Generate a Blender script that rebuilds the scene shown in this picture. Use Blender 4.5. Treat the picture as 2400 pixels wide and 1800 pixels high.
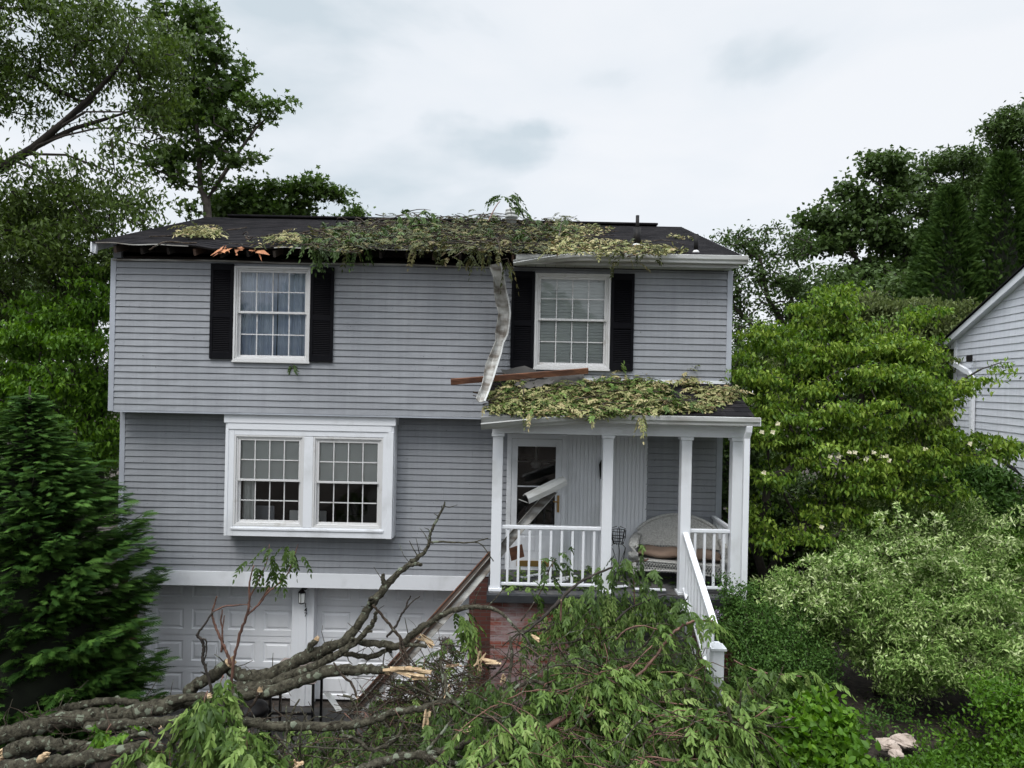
import bpy, math, random
import numpy as np
from mathutils import Vector, Matrix
for o in list(bpy.data.objects): bpy.data.objects.remove(o)
S = bpy.context.scene; COL = S.collection; R = math.radians
rnd = random.Random(7); rng = np.random.default_rng(7)

# ------------------------------------------------------------------ camera
ROLL = 0.0205; CAMZ = 5.4; F24 = 1600.0        # focal length in pixels of the 2400 px wide photograph
cam = bpy.data.cameras.new('camera'); co = bpy.data.objects.new('camera', cam); COL.objects.link(co)
cam.sensor_width = 36; cam.lens = 24; cam.clip_start = 0.1; cam.clip_end = 3000
cr, sr = math.cos(ROLL), math.sin(ROLL)
right = Vector((cr, 0, sr)); up = Vector((-sr, 0, cr)); back = Vector((0, -1, 0))
co.matrix_world = Matrix(((right.x, up.x, back.x, 0), (right.y, up.y, back.y, 0), (right.z, up.z, back.z, CAMZ), (0, 0, 0, 1)))
S.camera = co
def at(px, py, D):                              # survey helper: a bearing read off the photograph plus a real distance gives a place in metres
    a = (px-1200)/F24; b = -(py-900)/F24
    return np.array((D*(a*cr-b*sr), D, CAMZ + D*(a*sr+b*cr)))
# ------------------------------------------------------------------ sky and sun
w = bpy.data.worlds.new('World'); S.world = w; w.use_nodes = True
nt = w.node_tree; nt.nodes.clear(); N = nt.nodes.new; LK = nt.links.new
out = N('ShaderNodeOutputWorld'); bg = N('ShaderNodeBackground'); bg.inputs[1].default_value = 0.1
sky = N('ShaderNodeTexSky'); sky.sky_type = 'NISHITA'; sky.sun_disc = False
SUN_EL, SUN_AZ = R(56), R(-150)
sky.sun_elevation = SUN_EL; sky.sun_rotation = SUN_AZ
tc = N('ShaderNodeTexCoord'); mp = N('ShaderNodeMapping'); mp.inputs['Scale'].default_value = (1.3, 1.3, 3.6); mp.inputs['Location'].default_value = (0.35, 0.2, 0.55)
LK(tc.outputs['Generated'], mp.inputs[0])
nz = N('ShaderNodeTexNoise'); nz.inputs['Scale'].default_value = 1.9; nz.inputs['Detail'].default_value = 5; nz.inputs['Roughness'].default_value = 0.5
nz.inputs['Distortion'].default_value = 0.3
LK(mp.outputs[0], nz.inputs[0])
cr1 = N('ShaderNodeValToRGB'); e = cr1.color_ramp.elements
e[0].position = 0.28; e[0].color = (0.53, 0.60, 0.65, 1); e[1].position = 0.62; e[1].color = (0.755, 0.775, 0.805, 1)
m2 = cr1.color_ramp.elements.new(0.44); m2.color = (0.705, 0.74, 0.78, 1)
# named cloud patches: darker soft bellies in fixed directions of the sky
last = nz.outputs[0]
dnz = N('ShaderNodeTexNoise'); dnz.inputs['Scale'].default_value = 7; dnz.inputs['Detail'].default_value = 6; LK(tc.outputs['Generated'], dnz.inputs[0])
for (cx_, cy_, w_, amt) in ((1180, 318, .17, .20), (1260, 290, .10, .12), (1880, 95, .22, .16), (1420, 190, .12, .07), (1700, 360, .22, .08), (620, 60, .2, .06)):
    d_ = Vector(((cx_-1200)/F24, 1, -(cy_-900)/F24)).normalized()
    sb = N('ShaderNodeVectorMath'); sb.operation = 'SUBTRACT'; LK(tc.outputs['Generated'], sb.inputs[0]); sb.inputs[1].default_value = d_
    ml_ = N('ShaderNodeVectorMath'); ml_.operation = 'MULTIPLY'; LK(sb.outputs[0], ml_.inputs[0]); ml_.inputs[1].default_value = (1, 1, 2.9)
    ln = N('ShaderNodeVectorMath'); ln.operation = 'LENGTH'; LK(ml_.outputs[0], ln.inputs[0])
    ad_ = N('ShaderNodeMath'); ad_.operation = 'MULTIPLY_ADD'; LK(dnz.outputs[0], ad_.inputs[0]); ad_.inputs[1].default_value = .26; LK(ln.outputs['Value'], ad_.inputs[2])
    mr_ = N('ShaderNodeMapRange'); mr_.interpolation_type = 'SMOOTHSTEP'; mr_.inputs['From Min'].default_value = .10+w_*.15; mr_.inputs['From Max'].default_value = .10+w_; mr_.inputs['To Min'].default_value = -amt; mr_.inputs['To Max'].default_value = 0; LK(ad_.outputs[0], mr_.inputs[0])
    pl = N('ShaderNodeMath'); pl.operation = 'ADD'; LK(last, pl.inputs[0]); LK(mr_.outputs[0], pl.inputs[1]); last = pl.outputs[0]
LK(last, cr1.inputs[0])
sx = N('ShaderNodeSeparateXYZ'); LK(tc.outputs['Generated'], sx.inputs[0])
mr = N('ShaderNodeMapRange'); mr.inputs['From Min'].default_value = 0.54; mr.inputs['From Max'].default_value = 1.0
mr.inputs['To Min'].default_value = 10.0; mr.inputs['To Max'].default_value = 52.0   # overcast skies are brightest overhead
LK(sx.outputs['Z'], mr.inputs[0])
sc = N('ShaderNodeVectorMath'); sc.operation = 'SCALE'; LK(cr1.outputs[0], sc.inputs[0]); LK(mr.outputs[0], sc.inputs['Scale'])
mx = N('ShaderNodeMix'); mx.data_type = 'RGBA'; mx.inputs[0].default_value = 0.93
LK(sky.outputs[0], mx.inputs[6]); LK(sc.outputs[0], mx.inputs[7])
LK(mx.outputs[2], bg.inputs[0]); LK(bg.outputs[0], out.inputs[0])
sl = bpy.data.lights.new('sun', 'SUN'); sl.energy = 1.3; sl.angle = R(22); sl.color = (1, 0.96, 0.9)
so = bpy.data.objects.new('sun', sl); COL.objects.link(so)
sd = Vector((math.sin(SUN_AZ)*math.cos(SUN_EL), math.cos(SUN_AZ)*math.cos(SUN_EL), math.sin(SUN_EL)))
so.rotation_euler = sd.to_track_quat('Z', 'Y').to_euler()
S.view_settings.view_transform = 'Standard'; S.view_settings.look = 'None'; S.view_settings.exposure = 0.32; S.view_settings.gamma = 1
S.render.engine = 'CYCLES'
try:
    S.cycles.max_bounces = 7; S.cycles.transparent_max_bounces = 12; S.cycles.diffuse_bounces = 3
except Exception: pass

# ------------------------------------------------------------------ materials
def newmat(name):
    m = bpy.data.materials.new(name); m.use_nodes = True
    t = m.node_tree; b = t.nodes['Principled BSDF']; return m, t, b
def mat(name, col, rough=0.6, col2=None, scale=4.0, detail=6, bump=0.0, bscale=None, stretch=(1, 1, 1), metal=0.0, spec=0.5, lo=0.35, hi=0.65, distort=0.0):
    m, t, b = newmat(name); n = t.nodes.new; l = t.links.new
    b.inputs['Roughness'].default_value = rough; b.inputs['Metallic'].default_value = metal
    b.inputs['Specular IOR Level'].default_value = spec
    b.inputs['Base Color'].default_value = (*col, 1)
    tcn = n('ShaderNodeTexCoord'); mpn = n('ShaderNodeMapping'); mpn.inputs['Scale'].default_value = stretch; l(tcn.outputs['Object'], mpn.inputs[0])
    if col2 is not None:
        z = n('ShaderNodeTexNoise'); z.inputs['Scale'].default_value = scale; z.inputs['Detail'].default_value = detail; z.inputs['Distortion'].default_value = distort
        l(mpn.outputs[0], z.inputs[0]); r = n('ShaderNodeValToRGB'); ee = r.color_ramp.elements
        ee[0].position = lo; ee[0].color = (*col2, 1); ee[1].position = hi; ee[1].color = (*col, 1)
        l(z.outputs[0], r.inputs[0]); l(r.outputs[0], b.inputs['Base Color'])
    if bump:
        z = n('ShaderNodeTexNoise'); z.inputs['Scale'].default_value = bscale or scale*3; z.inputs['Detail'].default_value = 5
        l(mpn.outputs[0], z.inputs[0]); bm_ = n('ShaderNodeBump'); bm_.inputs['Strength'].default_value = bump; bm_.inputs['Distance'].default_value = 0.02
        l(z.outputs[0], bm_.inputs['Height']); l(bm_.outputs[0], b.inputs['Normal'])
    return m
def leafmat(name, cols, rough=0.45, trans=0.28, spec=0.4):
    """cols: colours of single leaves (dark to light); each leaf picks one by its own random tint"""
    m, t, b = newmat(name); n = t.nodes.new; l = t.links.new
    a = n('ShaderNodeAttribute'); a.attribute_name = 'tint'; r = n('ShaderNodeValToRGB')
    ee = r.color_ramp.elements
    while len(ee) < len(cols): ee.new(0.5)
    for i, c in enumerate(cols): ee[i].position = i/(len(cols)-1); ee[i].color = (*c, 1)
    l(a.outputs['Fac'], r.inputs[0]); l(r.outputs[0], b.inputs['Base Color'])
    b.inputs['Roughness'].default_value = rough+.08; b.inputs['Specular IOR Level'].default_value = spec*.55
    tr = n('ShaderNodeBsdfTranslucent'); hs = n('ShaderNodeHueSaturation'); hs.inputs['Value'].default_value = 1.35; hs.inputs['Saturation'].default_value = 1.1
    l(r.outputs[0], hs.inputs['Color']); l(hs.outputs[0], tr.inputs[0])
    mxs = n('ShaderNodeMixShader'); mxs.inputs[0].default_value = trans
    l(b.outputs[0], mxs.inputs[1]); l(tr.outputs[0], mxs.inputs[2]); l(mxs.outputs[0], t.nodes['Material Output'].inputs[0])
    return m
def barkmat(name, c1, c2, lichen=None, scale=9, lsc=11):
    m, t, b = newmat(name); n = t.nodes.new; l = t.links.new; b.inputs['Roughness'].default_value = 0.9; b.inputs['Specular IOR Level'].default_value = 0.2
    tcn = n('ShaderNodeTexCoord')
    z = n('ShaderNodeTexNoise'); z.inputs['Scale'].default_value = scale; z.inputs['Detail'].default_value = 8; z.inputs['Roughness'].default_value = 0.7; l(tcn.outputs['Object'], z.inputs[0])
    r = n('ShaderNodeValToRGB'); ee = r.color_ramp.elements; ee[0].position = 0.38; ee[0].color = (*c2, 1); ee[1].position = 0.62; ee[1].color = (*c1, 1)
    l(z.outputs[0], r.inputs[0]); last = r.outputs[0]
    if lichen:
        for sca, thr, cc in ((lsc, 0.42, lichen), (lsc*2.3, 0.37, tuple(x*0.85 for x in lichen))):
            v = n('ShaderNodeTexVoronoi'); v.inputs['Scale'].default_value = sca; dn = n('ShaderNodeTexNoise'); dn.inputs['Scale'].default_value = sca*1.6; dn.inputs['Detail'].default_value = 4; l(tcn.outputs['Object'], dn.inputs[0])
            vm = n('ShaderNodeVectorMath'); vm.operation = 'MULTIPLY_ADD'; vm.inputs[1].default_value = (.09, .09, .09); l(dn.outputs['Color'], vm.inputs[0]); l(tcn.outputs['Object'], vm.inputs[2]); l(vm.outputs[0], v.inputs['Vector'])
            cs = n('ShaderNodeSeparateColor'); l(v.outputs['Color'], cs.inputs[0]); mlt = n('ShaderNodeMath'); mlt.operation = 'MULTIPLY_ADD'; mlt.inputs[1].default_value = .55; l(cs.outputs[0], mlt.inputs[0]); l(v.outputs['Distance'], mlt.inputs[2])
            rr = n('ShaderNodeValToRGB'); q = rr.color_ramp.elements; q[0].position = thr-0.03; q[0].color = (.8, .8, .8, 1); q[1].position = thr+0.03; q[1].color = (0, 0, 0, 1)
            l(mlt.outputs[0], rr.inputs[0]); mm = n('ShaderNodeMix'); mm.data_type = 'RGBA'; l(rr.outputs[0], mm.inputs[0]); l(last, mm.inputs[6]); mm.inputs[7].default_value = (*cc, 1); last = mm.outputs[2]
    l(last, b.inputs['Base Color'])
    z2 = n('ShaderNodeTexNoise'); z2.inputs['Scale'].default_value = 46; z2.inputs['Detail'].default_value = 8; z2.inputs['Roughness'].default_value = .75; l(tcn.outputs['Object'], z2.inputs[0])
    bu = n('ShaderNodeBump'); bu.inputs['Strength'].default_value = 1.0; bu.inputs['Distance'].default_value = 0.045; l(z2.outputs[0], bu.inputs['Height']); l(bu.outputs[0], b.inputs['Normal'])
    return m
def brickmat(name, c1, c2, mortar, wash=None, axis='xz', scale=1.0):
    m, t, b = newmat(name); n = t.nodes.new; l = t.links.new; b.inputs['Roughness'].default_value = 0.85
    tcn = n('ShaderNodeTexCoord'); sp = n('ShaderNodeSeparateXYZ'); cb = n('ShaderNodeCombineXYZ'); l(tcn.outputs['Object'], sp.inputs[0])
    ad = n('ShaderNodeMath'); ad.operation = 'ADD'; l(sp.outputs[0], ad.inputs[0]); l(sp.outputs[1], ad.inputs[1])
    l(ad.outputs[0], cb.inputs[0]); l(sp.outputs[2], cb.inputs[1])
    bt = n('ShaderNodeTexBrick'); bt.inputs['Scale'].default_value = 1/scale; bt.inputs['Brick Width'].default_value = 0.205; bt.inputs['Row Height'].default_value = 0.068; bt.inputs['Mortar Size'].default_value = 0.006
    bt.inputs['Color1'].default_value = (*c1, 1); bt.inputs['Color2'].default_value = (*c2, 1); bt.inputs['Mortar'].default_value = (*mortar, 1); l(cb.outputs[0], bt.inputs[0])
    last = bt.outputs[0]
    if wash:
        z = n('ShaderNodeTexNoise'); z.inputs['Scale'].default_value = 2.6; z.inputs['Detail'].default_value = 9; z.inputs['Roughness'].default_value = 0.72
        mpn = n('ShaderNodeMapping'); mpn.inputs['Scale'].default_value = (0.7, 0.7, 2.2); l(tcn.outputs['Object'], mpn.inputs[0]); l(mpn.outputs[0], z.inputs[0])
        rr = n('ShaderNodeValToRGB'); q = rr.color_ramp.elements; q[0].position = 0.42; q[0].color = (0, 0, 0, 1); q[1].position = 0.60; q[1].color = (0.8, 0.8, 0.8, 1); l(z.outputs[0], rr.inputs[0])
        mm = n('ShaderNodeMix'); mm.data_type = 'RGBA'; l(rr.outputs[0], mm.inputs[0]); l(last, mm.inputs[6]); mm.inputs[7].default_value = (*wash, 1); last = mm.outputs[2]
    l(last, b.inputs['Base Color'])
    bu = n('ShaderNodeBump'); bu.inputs['Strength'].default_value = 0.5; bu.inputs['Distance'].default_value = 0.01; bu.invert = True; l(bt.outputs['Fac'], bu.inputs['Height']); l(bu.outputs[0], b.inputs['Normal'])
    return m
def shinglemat():
    m, t, b = newmat('asphalt_shingle'); n = t.nodes.new; l = t.links.new; b.inputs['Roughness'].default_value = 0.95; b.inputs['Specular IOR Level'].default_value = 0.05
    tcn = n('ShaderNodeTexCoord'); sp = n('ShaderNodeSeparateXYZ'); cb = n('ShaderNodeCombineXYZ'); l(tcn.outputs['Object'], sp.inputs[0]); l(sp.outputs[0], cb.inputs[0]); l(sp.outputs[1], cb.inputs[1])
    bt = n('ShaderNodeTexBrick'); bt.inputs['Scale'].default_value = 1; bt.inputs['Brick Width'].default_value = 0.31; bt.inputs['Row Height'].default_value = 0.135; bt.inputs['Mortar Size'].default_value = 0.003
    bt.inputs['Color1'].default_value = (0.022, 0.021, 0.023, 1); bt.inputs['Color2'].default_value = (0.011, 0.011, 0.013, 1); bt.inputs['Mortar'].default_value = (0.008, 0.008, 0.009, 1); l(cb.outputs[0], bt.inputs[0])
    z = n('ShaderNodeTexNoise'); z.inputs['Scale'].default_value = 1.3; z.inputs['Detail'].default_value = 10; z.inputs['Roughness'].default_value = 0.8; l(tcn.outputs['Object'], z.inputs[0])
    mm = n('ShaderNodeMix'); mm.data_type = 'RGBA'; mm.blend_type = 'MULTIPLY'; mm.inputs[0].default_value = 1; l(bt.outputs[0], mm.inputs[6])
    rr = n('ShaderNodeValToRGB'); q = rr.color_ramp.elements; q[0].position = 0.3; q[0].color = (0.55, 0.55, 0.55, 1); q[1].position = 0.7; q[1].color = (1.5, 1.45, 1.4, 1); l(z.outputs[0], rr.inputs[0]); l(rr.outputs[0], mm.inputs[7])
    l(mm.outputs[2], b.inputs['Base Color'])
    g = n('ShaderNodeTexNoise'); g.inputs['Scale'].default_value = 90; l(tcn.outputs['Object'], g.inputs[0]); bu = n('ShaderNodeBump'); bu.inputs['Strength'].default_value = 0.6; bu.inputs['Distance'].default_value = 0.01; l(g.outputs[0], bu.inputs['Height']); l(bu.outputs[0], b.inputs['Normal'])
    return m
def sidingmat(name, base, dirty, grime=(0.10, 0.10, 0.095)):
    """vinyl siding: panel-to-panel tone shifts, faint vertical streaks, small specks"""
    m, t, b = newmat(name); n = t.nodes.new; l = t.links.new; b.inputs['Roughness'].default_value = 0.55; b.inputs['Specular IOR Level'].default_value = 0.3
    tcn = n('ShaderNodeTexCoord')
    def noise(stretch, scale, detail, lo, hi, c0, c1):
        mpn = n('ShaderNodeMapping'); mpn.inputs['Scale'].default_value = stretch; l(tcn.outputs['Object'], mpn.inputs[0])
        z = n('ShaderNodeTexNoise'); z.inputs['Scale'].default_value = scale; z.inputs['Detail'].default_value = detail; z.inputs['Roughness'].default_value = 0.6; l(mpn.outputs[0], z.inputs[0])
        r = n('ShaderNodeValToRGB'); q = r.color_ramp.elements; q[0].position = lo; q[0].color = (*c0, 1); q[1].position = hi; q[1].color = (*c1, 1); l(z.outputs[0], r.inputs[0]); return r.outputs[0]
    a = noise((0.5, 0.5, 0.5), 1.2, 7, 0.32, 0.68, dirty, base)
    st = noise((9, 9, 0.5), 1.6, 4, 0.3, 0.75, (0.9, 0.9, 0.9), (1.05, 1.05, 1.05))
    m1 = n('ShaderNodeMix'); m1.data_type = 'RGBA'; m1.blend_type = 'MULTIPLY'; m1.inputs[0].default_value = 1; l(a, m1.inputs[6]); l(st, m1.inputs[7])
    sp = noise((1, 1, 1), 26, 2, 0.72, 0.76, (0, 0, 0), (1, 1, 1))
    m3 = n('ShaderNodeMix'); m3.data_type = 'RGBA'; l(sp, m3.inputs[0]); l(m1.outputs[2], m3.inputs[6]); m3.inputs[7].default_value = (*grime, 1)
    l(m3.outputs[2], b.inputs['Base Color'])
    g = n('ShaderNodeTexNoise'); g.inputs['Scale'].default_value = 3; mg = n('ShaderNodeMapping'); mg.inputs['Scale'].default_value = (0.6, 0.6, 3); l(tcn.outputs['Object'], mg.inputs[0]); l(mg.outputs[0], g.inputs[0])
    bu = n('ShaderNodeBump'); bu.inputs['Strength'].default_value = 0.25; bu.inputs['Distance'].default_value = 0.02; l(g.outputs[0], bu.inputs['Height']); l(bu.outputs[0], b.inputs['Normal'])
    return m
def glassmat():
    m = bpy.data.materials.new('window_glass'); m.use_nodes = True; t = m.node_tree; t.nodes.clear(); n = t.nodes.new; l = t.links.new
    o = n('ShaderNodeOutputMaterial'); tr = n('ShaderNodeBsdfTransparent'); tr.inputs[0].default_value = (0.97, 0.98, 0.98, 1)
    gl = n('ShaderNodeBsdfGlossy'); gl.inputs['Roughness'].default_value = 0.03; fr = n('ShaderNodeFresnel'); fr.inputs[0].default_value = 1.5
    ng = n('ShaderNodeTexNoise'); ng.inputs['Scale'].default_value = 2.5; bu = n('ShaderNodeBump'); bu.inputs['Strength'].default_value = 0.05; bu.inputs['Distance'].default_value = 0.02; l(ng.outputs[0], bu.inputs['Height']); l(bu.outputs[0], gl.inputs['Normal'])
    ml = n('ShaderNodeMath'); ml.operation = 'MULTIPLY_ADD'; ml.inputs[1].default_value = 1.5; ml.inputs[2].default_value = 0.02; l(fr.outputs[0], ml.inputs[0])
    x = n('ShaderNodeMixShader'); l(ml.outputs[0], x.inputs[0]); l(tr.outputs[0], x.inputs[1]); l(gl.outputs[0], x.inputs[2]); l(x.outputs[0], o.inputs[0]); return m
M = {}
M['siding'] = sidingmat('grey_vinyl_siding', (0.322, 0.336, 0.362), (0.258, 0.270, 0.292))
M['siding_white'] = sidingmat('white_vinyl_siding', (0.72, 0.74, 0.79), (0.60, 0.62, 0.67), (0.3, 0.3, 0.3))
M['white'] = mat('white_paint', (0.74, 0.76, 0.795), 0.5, (0.57, 0.585, 0.60), 2.6, 10, 0.1, 20, (1, 1, .6), 0, .4, .26, .46)
M['trim'] = mat('trim_vinyl', (0.40, 0.43, 0.48), 0.5, (0.34, 0.36, 0.40), 3, 6, 0.05, 20)
M['frame'] = mat('window_vinyl', (0.62, 0.62, 0.62), 0.4, (0.42, 0.40, 0.37), 5, 9, 0, None, (1, 1, 1), 0, 0.5, 0.24, 0.42)
M['door'] = mat('garage_door_paint', (0.82, 0.835, 0.865), 0.5, (0.70, 0.715, 0.74), 1.8, 9, 0.06, 12, (1, 1, .5), 0, .4, .3, .5)
M['alu'] = mat('painted_aluminium', (0.47, 0.48, 0.47), 0.42, (0.30, 0.29, 0.27), 3.0, 8, 0.15, 9, (0.5, 1, 3), 0.0, 0.5, 0.3, 0.55)
M['alu_in'] = mat('stained_gutter_metal', (0.40, 0.40, 0.38), 0.5, (0.13, 0.11, 0.09), 4.0, 8, 0.2, 9, (0.6, 1, 2.5), 0.0, 0.5, 0.36, 0.6)
M['shutter'] = mat('black_shutter', (0.005, 0.005, 0.007), 0.65, (0.008, 0.008, 0.010), 2, 4, 0, None, (1, 1, 1), 0, 0.08)
M['black'] = mat('black_metal', (0.007, 0.007, 0.008), 0.5, (0.014, 0.012, 0.011), 8, 4, spec=0.15)
M['shingle'] = shinglemat()
M['brick'] = brickmat('red_brick', (0.115, 0.036, 0.026), (0.065, 0.024, 0.018), (0.08, 0.062, 0.055))  # dark brick, with shade of the recessed wall also put into its colour
M['brick_wash'] = brickmat('weathered_brick', (0.27, 0.075, 0.05), (0.17, 0.05, 0.035), (0.24, 0.18, 0.16), (0.36, 0.31, 0.32))
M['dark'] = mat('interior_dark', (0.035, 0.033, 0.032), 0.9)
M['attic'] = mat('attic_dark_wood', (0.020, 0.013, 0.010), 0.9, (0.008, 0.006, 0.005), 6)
M['curtain'] = mat('curtain_cloth', (0.72, 0.80, 0.90), 0.9, (0.52, 0.60, 0.74), 3, 5)
M['blind'] = mat('blind_vinyl', (0.86, 0.88, 0.86), 0.6, (0.78, 0.80, 0.78), 1.2, 4)
M['blind_dim'] = mat('ivory_blind', (0.66, 0.70, 0.685), 0.6, (0.58, 0.62, 0.605), 1.2, 4)
M['rawwood'] = mat('split_wood', (0.56, 0.43, 0.27), 0.8, (0.34, 0.23, 0.13), 9, 8, 0.6, 20, (1, 1, 4))
M['redwood'] = mat('old_board', (0.20, 0.085, 0.045), 0.8, (0.09, 0.04, 0.025), 5, 8, 0.4, 20, (0.6, 2, 3))
M['splinter'] = mat('splintered_rafter', (0.55, 0.25, 0.12), 0.8, (0.28, 0.10, 0.05), 8, 8, 0.4, 30)
M['fascia_brown'] = mat('weathered_fascia_board', (0.060, 0.048, 0.040), 0.85, (0.10, 0.055, 0.035), 4, 8, 0.3, 20, (0.5, 0.5, 0.5))
M['deck'] = mat('painted_concrete', (0.045, 0.048, 0.055), 0.7, (0.085, 0.082, 0.08), 5, 8, 0.1, 20)
M['slab'] = mat('dark_slab_edge', (0.016, 0.018, 0.022), 0.6, (0.03, 0.032, 0.035), 6, 6)
M['wicker'] = mat('white_wicker', (0.50, 0.50, 0.48), 0.7, (0.36, 0.36, 0.34), 40, 3, 0.9, 60)
M['cushion'] = mat('tan_cushion', (0.20, 0.14, 0.105), 0.95, (0.14, 0.095, 0.07), 5, 5, 0.5, 10)
M['brass'] = mat('brass', (0.45, 0.28, 0.10), 0.35, None, metal=0.8)
M['glass'] = glassmat()
M['stone'] = mat('pale_stone', (0.50, 0.42, 0.37), 0.9, (0.30, 0.24, 0.20), 6, 8, 0.5, 15)
M['block'] = mat('grey_block', (0.16, 0.15, 0.135), 0.95, (0.07, 0.066, 0.058), 6, 8, 0.6, 18)
M['tan'] = mat('tan_cover_cloth', (0.24, 0.20, 0.18), 0.9, (0.16, 0.13, 0.12), 4, 5, 0.3)
M['beige'] = mat('beige_panel', (0.38, 0.35, 0.28), 0.8, (0.3, 0.28, 0.22), 3)
M['asphalt'] = mat('asphalt', (0.06, 0.058, 0.055), 0.95, (0.035, 0.034, 0.032), 5, 10, 0.4, 60)
M['grit'] = mat('soil_and_mulch', (0.055, 0.042, 0.034), 0.95, (0.020, 0.016, 0.012), 12, 10, 0.8, 30)
M['grass'] = mat('lawn', (0.05, 0.085, 0.02), 0.95, (0.025, 0.045, 0.012), 3, 10, 0.6, 40)
M['bark'] = barkmat('grey_bark', (0.120, 0.112, 0.080), (0.030, 0.026, 0.018), (0.27, 0.305, 0.225), 17, 8)
M['bark_thin'] = barkmat('twig_bark', (0.10, 0.075, 0.055), (0.03, 0.022, 0.017), (0.22, 0.23, 0.19), 16, 16)
M['bark_red'] = mat('young_shoot_bark', (0.17, 0.085, 0.06), 0.7, (0.07, 0.035, 0.025), 9, 5)
M['bark_dark'] = mat('dark_bark', (0.045, 0.037, 0.03), 0.95, (0.02, 0.016, 0.013), 6, 6)
M['bark_tree'] = mat('tree_bark', (0.085, 0.072, 0.065), 0.95, (0.04, 0.033, 0.028), 5, 6)
M['sheet'] = mat('roofing_sheet', (0.10, 0.095, 0.09), 0.8, (0.05, 0.048, 0.045), 3, 7, 0.4, 8)
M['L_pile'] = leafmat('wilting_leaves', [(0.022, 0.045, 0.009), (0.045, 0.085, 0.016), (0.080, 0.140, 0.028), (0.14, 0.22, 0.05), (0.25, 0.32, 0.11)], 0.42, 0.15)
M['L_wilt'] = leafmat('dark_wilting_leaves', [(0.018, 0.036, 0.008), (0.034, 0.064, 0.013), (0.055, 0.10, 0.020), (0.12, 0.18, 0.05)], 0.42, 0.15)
M['L_litter'] = leafmat('fallen_dry_leaves', [(0.055, 0.075, 0.022), (0.13, 0.15, 0.05), (0.24, 0.245, 0.10), (0.40, 0.37, 0.19), (0.24, 0.15, 0.08)], 0.6, 0.1)
M['L_roof'] = leafmat('roof_leaves', [(0.018, 0.026, 0.008), (0.038, 0.048, 0.014), (0.068, 0.078, 0.024), (0.15, 0.14, 0.052), (0.085, 0.055, 0.03)], 0.55, 0.12)
M['L_big'] = leafmat('big_tree_leaves', [(0.024, 0.045, 0.008), (0.046, 0.078, 0.013), (0.072, 0.115, 0.020), (0.11, 0.165, 0.030)], 0.45, 0.24)
M['L_maple'] = leafmat('maple_leaves', [(0.024, 0.048, 0.010), (0.048, 0.086, 0.016), (0.080, 0.135, 0.028)], 0.5, 0.25)
M['L_bright'] = leafmat('bright_leaves', [(0.04, 0.095, 0.010), (0.08, 0.17, 0.016), (0.16, 0.29, 0.028)], 0.45, 0.3)
M['L_dogwood'] = leafmat('dogwood_leaves', [(0.030, 0.078, 0.010), (0.078, 0.150, 0.017), (0.165, 0.255, 0.032), (0.28, 0.36, 0.065)], 0.42, 0.26)
M['L_dogwood2'] = leafmat('rear_dogwood_leaves', [(0.05, 0.07, 0.02), (0.09, 0.12, 0.035), (0.15, 0.18, 0.06)], 0.5, 0.25)
M['L_conifer'] = leafmat('conifer_fronds', [(0.013, 0.040, 0.007), (0.034, 0.084, 0.013), (0.075, 0.155, 0.028)], 0.6, 0.1, 0.25)
M['L_arbor'] = leafmat('arborvitae_fronds', [(0.016, 0.038, 0.006), (0.030, 0.064, 0.010), (0.055, 0.10, 0.018)], 0.6, 0.1, 0.25)
M['L_willow'] = leafmat('dappled_leaves', [(0.05, 0.110, 0.018), (0.105, 0.195, 0.036), (0.20, 0.31, 0.08), (0.38, 0.48, 0.19), (0.64, 0.70, 0.42)], 0.5, 0.2)
M['L_back'] = leafmat('background_leaves', [(0.026, 0.048, 0.012), (0.048, 0.084, 0.020), (0.085, 0.135, 0.036)], 0.5, 0.22)
M['L_shrub'] = leafmat('shrub_leaves', [(0.028, 0.070, 0.012), (0.052, 0.115, 0.020), (0.095, 0.18, 0.035)], 0.5, 0.2)
M['L_lime'] = leafmat('lime_leaves', [(0.04, 0.095, 0.010), (0.075, 0.17, 0.016), (0.14, 0.26, 0.025)], 0.4, 0.3)
M['petal'] = leafmat('flower_bracts', [(0.60, 0.55, 0.36), (0.78, 0.74, 0.55)], 0.5, 0.25)
M['purple'] = leafmat('purple_petals', [(0.20, 0.15, 0.24), (0.33, 0.27, 0.38)], 0.5, 0.25)

# ------------------------------------------------------------------ object helpers
def tag(o, label=None, cat=None, group=None, kind=None):
    if label: o['label'] = label
    if cat: o['category'] = cat
    if group: o['group'] = group
    if kind: o['kind'] = kind
    return o
def empty(name, loc=(0, 0, 0), label=None, cat=None, group=None):
    o = bpy.data.objects.new(name, None); COL.objects.link(o); o.location = Vector(loc); o.empty_display_size = 0.2
    return tag(o, label, cat, group)
def link(name, me, m, parent=None):
    me.materials.append(m)
    o = bpy.data.objects.new(name, me); COL.objects.link(o)
    if parent is not None:
        o.parent = parent; o.matrix_parent_inverse = Matrix.Identity(4)
        # geometry is written in world metres: undo the parents' placement
        mw = Matrix.Identity(4); p = parent; chain = []
        while p is not None: chain.append(p); p = p.parent
        for q in reversed(chain): mw = mw @ Matrix.LocRotScale(q.location, q.rotation_euler, q.scale)
        me.transform(mw.inverted())
    return o
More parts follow.
